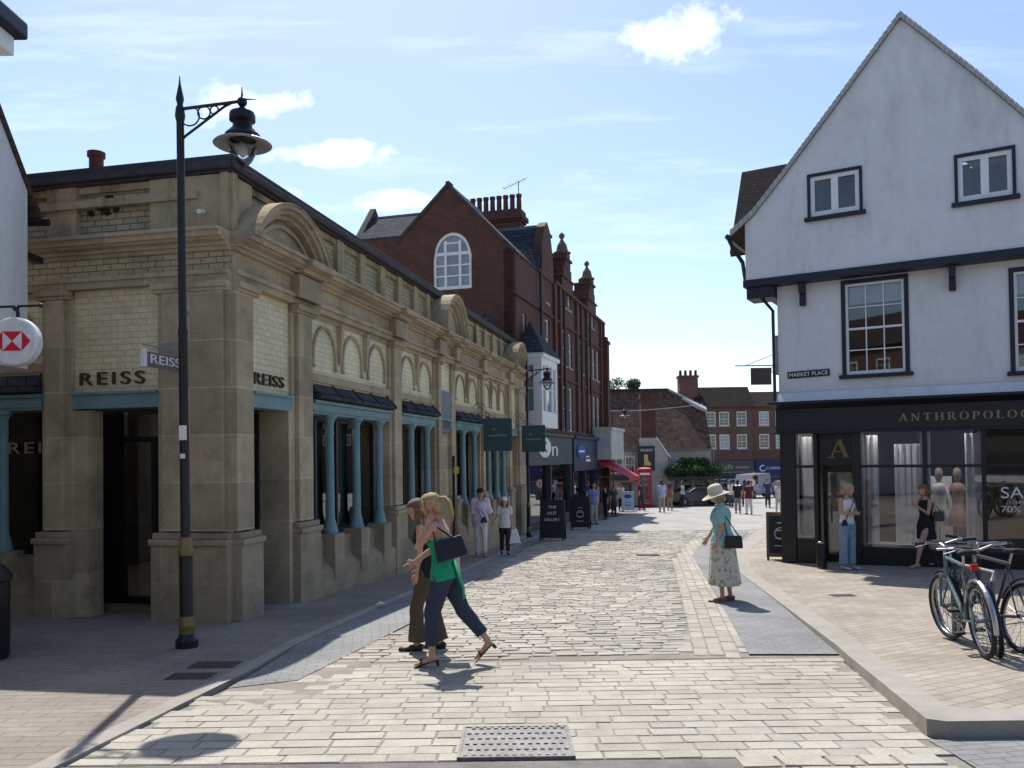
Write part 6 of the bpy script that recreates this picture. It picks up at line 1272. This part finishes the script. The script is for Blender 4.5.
    for q in (-1, 1):
        base, fd = J[q][3], J[q][4]; g = MB(); dn = V3((0, 0, -1)); dn = (dn-fd*dn.dot(fd)).normalized(); c0 = base+dn*.030*s
        if heel:   # open sandals: sole, straps and a block heel
            g.loft([(c0-fd*.06*s, .030*s, .006*s), (c0, .034*s, .006*s), (c0+fd*.10*s+V3((0, 0, -.012)), .044*s, .006*s), (c0+fd*.20*s+V3((0, 0, -.022)), .030*s, .006*s)], 12); g.tube([c0-fd*.045*s, c0-fd*.045*s+dn*(heel+.005)], [.018, .014], 6)
            g.ring((0, 0, 0), .001, .001) if 0 else None; cc = base+fd*.11*s; side = fd.cross(dn).normalized(); g.tube([cc+side*.044*s+dn*.03*s, cc+side*.02*s-dn*.022*s, cc-side*.02*s-dn*.022*s, cc-side*.044*s+dn*.03*s], .010, 6)
        else:
            g.loft([(base-fd*.068*s+dn*.012*s, .030*s, .034*s), (base-fd*.03*s+dn*.008*s, .041*s, .044*s), (base+fd*.06*s+dn*.016*s, .043*s, .036*s), (base+fd*.14*s+dn*.026*s, .050*s, .026*s), (base+fd*.205*s+dn*.030*s, .034*s, .016*s)], 12)
        g.build('shoe', colour('shoe_%02d' % int(sum(shoes)*33), shoes, .5), t, smooth=True)
    # hair
    hm_ = colour('hair_%02d%02d' % (int(hairc[0]*99), int(hairc[1]*99)), hairc, .6, var=.30, scale=30, bump=1.0, fine=110)
    if hair:
        g = MB(); rr2 = [(-.04, .30, .36, -.14), (.10, .34, .40, -.12), (.30, .375, .43, -.08), (.50, .395, .46, -.05), (.68, .39, .475, -.035), (.84, .355, .44, -.04), (.95, .25, .32, -.05), (1.03, .12, .15, -.05)]
        N_ = 24; Vv = [HD(a*math.cos(2*math.pi*j/N_), yo+c*math.sin(2*math.pi*j/N_), z) for z, a, c, yo in rr2 for j in range(N_)]; fs = []
        for i in range(len(rr2)-1):
            for j in range(N_):
                z = (rr2[i][0]+rr2[i+1][0])/2; sn = math.sin(2*math.pi*(j+.5)/N_); lim = -.15 if z < .2 else (.05 if z < .5 else (.25 if z < .62 else (.55 if z < .75 else 2)))
                if hair == 'short' and z < .3 and sn > -.6: continue
                if sn < lim: fs.append((i*N_+j, i*N_+(j+1) % N_, (i+1)*N_+(j+1) % N_, (i+1)*N_+j))
        fs.append([(len(rr2)-1)*N_+j for j in range(N_)]); g.add(Vv, fs)
        def lock(pts, rs): g.loft([(HD(*p), r*hh, r*hh*.6) for p, r in zip(pts, rs)], 10)
        if hair == 'long': lock([(0, -.35, .6), (0, -.44, .2), (0, -.42, -.35), (0, -.36, -.95), (0, -.34, -1.2)], [.30, .36, .36, .26, .08]); [lock([(q*.33, -.05, .5), (q*.38, .05, .1), (q*.36, .06, -.4), (q*.3, .02, -.8)], [.1, .13, .13, .05]) for q in (-1, 1)]
        if hair == 'bob': lock([(0, -.3, .5), (0, -.38, .1), (0, -.36, -.12)], [.32, .36, .25]); [lock([(q*.33, -.05, .5), (q*.38, .0, .2), (q*.35, .0, -.08)], [.12, .15, .08]) for q in (-1, 1)]
        if hair == 'pony': g.ball(HD(0, -.50, .66), .022*s, 8); lock([(0, -.48, .66), (0, -.72, .60), (0, -.84, .30), (0, -.82, -.15), (.02, -.72, -.55)], [.09, .16, .19, .16, .04]); [lock([(q*.30, .25, .78), (q*.38, .25, .5), (q*.37, .22, .1), (q*.32, .2, -.25)], [.05, .08, .07, .02]) for q in (-1, 1)]
        ho = g.build('hair', hm_, t, smooth=True); sm_ = ho.modifiers.new('thick', 'SOLIDIFY'); sm_.thickness = .004
    if hat:
        kind, c = hat; g = MB()
        if kind == 'sun': prof = [(.44, .46, .60, 0), (.52, .55, .52, -.0), (.88, .98, .40, 0), (.90, 1.0, .385, 0), (.86, .96, .42, 0), (.50, .54, .585, 0), (.46, .51, .66, 0), (.42, .48, .95, 0), (.34, .40, 1.10, 0), (.16, .2, 1.17, 0), (.01, .01, 1.18, 0)]
        elif kind == 'cap': prof = [(.40, .49, .58, 0), (.40, .50, .75, 0), (.35, .43, .95, 0), (.2, .26, 1.06, 0), (.01, .01, 1.08, 0)]
        N_ = 30; Vv = [HD(a*math.cos(2*math.pi*j/N_), -.03+c_*math.sin(2*math.pi*j/N_)+(.04 if kind == 'sun' and a > .8 else 0), z+(.05*math.cos(4*math.pi*j/N_) if kind == 'sun' and a > .8 else 0)) for a, c_, z, _ in prof for j in range(N_)]
        g.add(Vv, [(i*N_+j, i*N_+(j+1) % N_, (i+1)*N_+(j+1) % N_, (i+1)*N_+j) for i in range(len(prof)-1) for j in range(N_)])
        if kind == 'cap': g.loft([(HD(0, .38, .62), .36*hh, .02*hh), (HD(0, .60, .60), .30*hh, .03*hh), (HD(0, .80, .56), .16*hh, .02*hh)], 12)
        g.build('hat', colour('hat_%02d' % int(sum(c)*33), c), t, smooth=True)
    t['_h'] = H; info = dict(root=t, neck=neck, tor=tor, A=A, J=J, HD=HD, pel=pel, s=s); del t['_h']; return info
def bag(name, label, cat, info, pos, size, m, rot=(0, 0, 0), strap=None, soft=.02):
    root = info['root']; W_ = Matrix.Translation(root.location) @ root.rotation_euler.to_matrix().to_4x4()
    t = thing(name, label, cat, tuple(W_ @ V3(pos)), root.rotation_euler.z); a, b, c = size
    g = MB(); R3 = Matrix.Rotation(rad(rot[0]), 3, 'X') @ Matrix.Rotation(rad(rot[1]), 3, 'Y') @ Matrix.Rotation(rad(rot[2]), 3, 'Z')
    q = lambda x, y, z: R3 @ V3((x, y, z))
    g.hexa([q(-a*.8, -b, -c), q(a*.8, -b, -c), q(a*.8, b, -c), q(-a*.8, b, -c), q(-a*.35, -b*.9, c), q(a*.35, -b*.9, c), q(a*.35, b*.9, c), q(-a*.35, b*.9, c)])
    g.build('pouch', m, t, bevel=min(a, b, c)*.35)
    if strap: g = MB(); g.tube([V3(p)-V3(pos) for p in strap], .010, 6); g.build('strap', m, t)
    return t
def at(px, py, dz=.0): g = G(px, py); return (g.x, g.y, g.z+dz)
green = (.01, .30, .16); jean = (.028, .040, .072)
# woman in the green top, striding left
gA = at(446, 667, .022)
A1 = person('blonde woman in a green sleeveless top and cropped blue jeans striding left across the setts', gA, 82, H=1.61, legL=((0, .30, -1), (0, .02, -1)), legR=((0, -.42, -1), (0, -.85, -1)),
            armL=((.02, .62, -.72), (.02, -.42, .9)), armR=((.10, .34, -.94), (-.05, .85, -.60)), lean=8, head=(8, 14), hair='pony', hairc=(.50, .34, .16), top=(green, -.07, 'strap'), sleeve=0, bottom=jean, hem=.80, legw=1.3, heel=.045, shoes=(.02, .02, .02), vox=.0095, build=1.05)
g = MB(); tr_ = A1['tor']; g.loft([(tr_(-.05, -.12, .10), .05, .014), (tr_(-.06, -.15, -.06), .05, .012), (tr_(-.07, -.18, -.18), .045, .010), (tr_(-.07, -.17, -.29), .03, .008)], 12); g.build('top_tail', colour('cloth_013016', green), A1['root'], smooth=True)
bag('shoulder_bag', 'dark navy shoulder bag carried under the raised arm of the woman in green', 'bag', A1, A1['tor'](-.22, -.14, .24), (.055, .155, .10), colour('bag_navy', (.012, .014, .03), .6), rot=(-16, 0, 0), strap=[A1['tor'](-.22, .0, .33), A1['tor'](-.17, .02, .51), A1['tor'](-.22, -.22, .30)])
# her friend behind, brown flared trousers
B1p = person('woman in a black top and wide brown trousers walking close behind the woman in green', at(430, 651, .022), 84, H=1.58, legL=((0, .34, -1), (0, .0, -1)), legR=((0, -.05, -1), (0, -.2, -1)),
             armL=((-.05, .02, -1), (0, .15, -1)), armR=((.1, .12, -1), (.0, .30, -1)), lean=8, head=(0, 12), hair='long', hairc=(.20, .13, .07), top=((.012, .012, .015), -.08), sleeve=.0, bottom=(.085, .06, .04), legw=1.3, flare=.03, shoes=(.03, .02, .02), vox=.011)
bag('tote_bag', 'cream tote bag hanging at the back of the woman in brown trousers', 'bag', B1p, B1p['tor'](-.20, -.26, .0), (.03, .13, .19), colour('cream_canvas', (.55, .50, .42)), strap=[B1p['tor'](-.20, -.2, .17), B1p['tor'](-.18, -.02, .50), B1p['tor'](-.2, -.32, .17)])
# lady with the sun hat
m_, t_, b_ = newmat('floral_cloth'); tcn = nd(t_, 'ShaderNodeTexCoord'); vo = nd(t_, 'ShaderNodeTexVoronoi'); vo.inputs['Scale'].default_value = 13; t_.links.new(tcn.outputs['Object'], vo.inputs['Vector']); n1 = nse(t_, tcn.outputs['Object'], 16, 4); 
c1 = mixc(t_, mth(t_, 'LESS_THAN', vo.outputs['Distance'], .33), (.50, .50, .42), (.22, .30, .22)); c2 = mixc(t_, mth(t_, 'GREATER_THAN', n1, .60), c1, (.38, .28, .28)); t_.links.new(c2, b_.inputs['Base Color']); b_.inputs['Roughness'].default_value = .9; M['floral'] = m_
C1 = person('older woman in a cream sun hat, aqua top and long floral skirt on the road', at(724, 602, .022), 78, H=1.64, legL=((0, .12, -1), (0, -.06, -1)), legR=((0, -.10, -1), (0, -.14, -1)),
            armL=((-.10, -.05, -1), (.05, .42, -1)), armR=((.15, .22, -1), (0, .55, -.85)), lean=3, head=(15, 16), hair='bob', hairc=(.35, .32, .28), top=((.22, .43, .44), -.06), sleeve=.40, skirt=((.5, .5, .4), .66, .29), pattern=M['floral'], hat=('sun', (.66, .58, .42)), shoes=(.22, .10, .07), build=1.3, vox=.011)
bag('handbag', 'black handbag held at the hip of the woman in the sun hat', 'bag', C1, C1['tor'](-.27, -.14, -.01), (.05, .13, .09), colour('bag_black', (.015, .014, .016), .5), strap=[C1['tor'](-.28, -.06, .07), C1['tor'](-.24, .0, .46), C1['tor'](-.28, -.22, .07)])
# couple walking towards us
D1 = person('woman in a loose lilac shirt, white trousers and dark cap walking by the stone shop', at(481, 558, .06), 190, H=1.68, legL=((0, .22, -1), (0, -.1, -1)), legR=((0, -.15, -1), (0, -.35, -1)), armL=((-.25, .0, -1), (-.45, .2, -1)), armR=((.15, -.1, -1), (.05, .2, -1)),
            hair='short', hairc=(.06, .03, .02), hat=('cap', (.02, .02, .025)), top=((.58, .52, .64), -.16, '', .035), sleeve=.62, bottom=(.68, .67, .70), shoes=(.3, .3, .32), vox=.016)
bag('crossbody_bag', 'small black crossbody bag on the woman in the lilac shirt', 'bag', D1, D1['tor'](-.06, .19, .02), (.12, .03, .07), M['shop_black'], strap=[D1['tor'](-.12, .17, .08), D1['tor'](.12, .12, .49), D1['tor'](.02, .2, .08)])
D2 = person('girl in a white cap, pale tee and black leggings walking beside the woman in lilac', at(505, 556, .06), 185, H=1.45, legL=((0, .16, -1), (0, -.05, -1)), legR=((0, -.10, -1), (0, -.25, -1)), armL=((-.18, 0, -1), (-.10, .1, -1)), armR=((.35, 0, -1), (.55, .05, -.8)),
            hair='long', hairc=(.16, .06, .03), hat=('cap', (.75, .75, .78)), top=((.60, .58, .60), -.12, '', .012), sleeve=.35, bottom=(.02, .02, .025), shoes=(.03, .03, .03), vox=.015)
bag('carrier_bag', 'white carrier bag hanging from the hand of the girl in the white cap', 'bag', D2, D2['A'][-1][2]+V3((-.06, .02, -.30)), (.20, .05, .19), colour('bag_white', (.68, .68, .72)), strap=[D2['A'][-1][2]+V3((-.12, .02, -.12)), D2['A'][-1][2]+V3((0, .0, -.05)), D2['A'][-1][2]+V3((.0, .02, -.12))])
person('woman in a short black dress walking behind the woman in lilac near the stone wall', at(463, 556, .06), 175, H=1.60, legL=((0, .2, -1), (0, -.1, -1)), legR=((0, -.1, -1), (0, -.3, -1)), hair='long', hairc=(.05, .03, .02), top=((.012, .012, .015), -.05), sleeve=.2, skirt=((.012, .012, .015), .30, .22), vox=.018)
# woman leaning by the shop door
E1 = person('blonde woman in white vest and light blue jeans standing by the black shop door', at(848, 571, .06), 205, H=1.64, legL=((-.03, .05, -1), (0, -.05, -1)), legR=((.08, .05, -1), (.0, -.05, -1)), armL=((-.2, .15, -1), (.75, .65, .05)), armR=((.2, .15, -1), (-.7, .65, .0)),
            head=(40, 12), hair='bob', hairc=(.48, .34, .18), top=((.72, .72, .74), -.04), sleeve=.0, bottom=(.20, .28, .40), legw=1.8, flare=.018, shoes=(.5, .5, .5), vox=.013)
bag('crossbody_strap_bag', 'small dark bag on a strap worn by the blonde woman in the white vest', 'bag', E1, E1['tor'](.17, .10, .02), (.08, .03, .06), M['shop_black'], strap=[E1['tor'](.15, .12, .08), E1['tor'](-.10, .11, .49), E1['tor'](.10, .16, .25)])
E2 = person('woman in a short black sleeveless dress walking left past the shop window', at(927, 569, .06), 100, H=1.66, legL=((0, .50, -1), (0, .25, -1)), legR=((0, -.35, -1), (0, -.55, -1)), armL=((-.1, .3, -1), (.1, .8, .55)), armR=((.1, -.1, -1), (0, .3, -1)), head=(0, 10), hair='bob', hairc=(.28, .15, .08),
            top=((.012, .012, .015), -.05), sleeve=0, skirt=((.012, .012, .015), .30, .21), shoes=(.35, .25, .18), vox=.013)
bag('shoulder_bag', 'black shoulder bag on the woman in the short black dress', 'bag', E2, E2['tor'](-.19, -.14, .16), (.04, .12, .10), M['shop_black'], strap=[E2['tor'](-.19, -.1, .25), E2['tor'](-.14, -.02, .49), E2['tor'](-.19, -.2, .25)])
# people farther off
def walker(label, px, py, hd, topc, botc, H=1.7, hair='short', hc=(.05, .03, .02), sk=None, vox=.028, ph=1, **k):
    kw = dict(legL=((0, .22*ph, -1), (0, -.05, -1)), legR=((0, -.16*ph, -1), (0, -.34*ph, -1)), hair=hair, hairc=hc, top=(topc, -.12), sleeve=.4, bottom=botc, vox=vox, fing=False, female=(hair != 'short')); kw.update(k)
    if sk: kw['skirt'] = sk; kw['bottom'] = None
    return person(label, at(px, py, .05), hd, H=H, **kw)
walker('man in a blue shirt and pale trousers standing by the navy shopfront', 594, 525, 200, (.15, .20, .42), (.38, .36, .32), 1.75, ph=.3)
walker('man in a light blue shirt and khaki trousers walking away near the pub', 662, 513, 0, (.42, .48, .66), (.42, .33, .22), 1.78)
walker('person in a brown top walking just ahead of the man in the light blue shirt', 670, 511, 0, (.25, .10, .08), (.30, .22, .15), 1.62, hair='long')
walker('man in dark clothes stepping past the phone box', 641, 511, 60, (.02, .02, .03), (.02, .02, .03), 1.72)
walker('woman in a white top by the black parked car', 683, 507, 90, (.6, .56, .58), (.03, .03, .05), 1.62, hair='long', ph=.2)
walker('person in a black jacket and grey trousers walking away beside the man with white trousers', 738, 514, -10, (.02, .02, .025), (.25, .22, .24), 1.74)
walker('man in a maroon top and white trousers walking away past the parked van', 749, 515, 0, (.10, .02, .03), (.62, .60, .60), 1.72)
walker('woman in a purple top in the far crowd behind the walking pair', 745, 507, 20, (.16, .09, .25), (.04, .04, .06), 1.66, hair='long')
walker('person in a white top in the far crowd left of the walking pair', 731, 508, 30, (.6, .6, .6), (.05, .05, .08), 1.66, ph=.3)
walker('person in a dark blue top standing right of the white van', 768, 508, 180, (.03, .05, .12), (.03, .03, .05), 1.76, ph=.3)
walker('woman in a white top and pale trousers walking towards us beside the blackboard corner', 779, 514, 175, (.62, .60, .58), (.5, .46, .42), 1.66, hair='bob', hc=(.4, .3, .2))
walker('woman in a patterned brown top at the edge of the black shopfront', 787, 515, 190, (.28, .20, .14), (.24, .22, .2), 1.62, hair='long', hc=(.25, .14, .06))
walker('person in black seated figure group under the red awning nearest the shop wall', 606, 520, 120, (.025, .03, .03), (.03, .03, .04), 1.5, ph=.1)
walker('person in dark green standing under the outer edge of the red awning', 614, 517, 200, (.03, .05, .035), (.03, .03, .04), 1.55, ph=.2, hair='long')
walker('person in a white shirt beyond the awning beside the pale blue board', 621, 512, 200, (.5, .5, .5), (.03, .03, .04), 1.6, ph=.2)
walker('person in a pale top between the pub and the parked cars', 652, 505, 180, (.5, .46, .42), (.2, .2, .22), 1.65, hair='long', ph=.2)
walker('person in a dark top beyond the van at the far crossing', 728, 505, 180, (.04, .03, .05), (.05, .05, .07), 1.7, ph=.3)
# litter
for px, py, lab in ((379, 580, 'scrap of white paper on the shaded pavement by the stone wall'), (380, 609, 'small scrap of paper lying on the kerb')):
    g = G(px, py); mb = MB(); mb.add([(-.07, -.03, .01), (.04, -.05, .03), (.07, .03, .01), (0, .05, .05), (-.05, .04, .02)], [(0, 1, 3), (1, 2, 3), (0, 3, 4)]); mb.add([(-.07, -.03, 0), (.04, -.05, 0), (.07, .03, 0)], [(0, 1, 2)]); o = mb.build('paper_scrap', M['white_letter'], None); o.location = g+V3((0, 0, .055)); tag(o, lab, 'litter')
# ------------------------------------------------------------------ buildings behind the viewpoint (seen in the window reflections)
def rear(x0, x1, y0, y1, h, m, lab):
    t = thing('facing_building', lab, 'building', ((x0+x1)/2, y1, 0)); mx = (x0+x1)/2
    mb = MB(); mb.box(x0-mx, x1-mx, y0-y1, 0, 0, h); mb.build('wall', m, t)
    mb = MB(); mb.add([(x0-mx-.2, .3, h), (x1-mx+.2, .3, h), (x1-mx+.2, (y0-y1)/2, h+3), (x0-mx-.2, (y0-y1)/2, h+3), (x1-mx+.2, y0-y1-.3, h), (x0-mx-.2, y0-y1-.3, h)], [(0, 1, 2, 3), (3, 2, 4, 5), (0, 3, 5), (1, 4, 2), (0, 5, 4, 1)]); mb.build('roof', M['red_tile'], t)
    f = lambda u, n, z: (mx*0-u, n, z)
    k = int((x1-x0)/2.4)
    for i in range(k):
        for z in (3.6, 6.2):
            if z+1.6 < h: u = (x0-mx)+1.2+2.4*i; sash(lambda uu, n, zz: (uu, n, zz), u-.5, u+.5, z, z+1.5, t, 4, 2, n=.06, fw=.09, sill=False)
    mb = MB(); mb.box(x0-mx+.3, x1-mx-.3, .02, .2, 2.6, 3.2); mb.build('fascia', M['shop_black'], t); mb = MB(); mb.box(x0-mx+.4, x1-mx-.4, .02, .08, .5, 2.6); mb.build('shop_window', M['dark_glass'], t)
rear(-26, -12, -24, -13, 8.5, M['brown_brick'], 'brown brick building facing the street from behind the viewpoint on the left')
rear(-11.8, 0, -26, -14, 7.5, M['render'], 'white rendered building facing the street from behind the viewpoint in the middle')
rear(.3, 12, -25, -14.5, 9, M['red_brick'], 'red brick building facing the street from behind the viewpoint')
rear(12.3, 24, -24, -13, 7.5, M['render'], 'white rendered building facing the street from behind the viewpoint on the right')
for o in COL.objects:
    if o.type == 'MESH' and o.parent is None and 'label' not in o and 'kind' not in o: print('UNTAGGED', o.name)
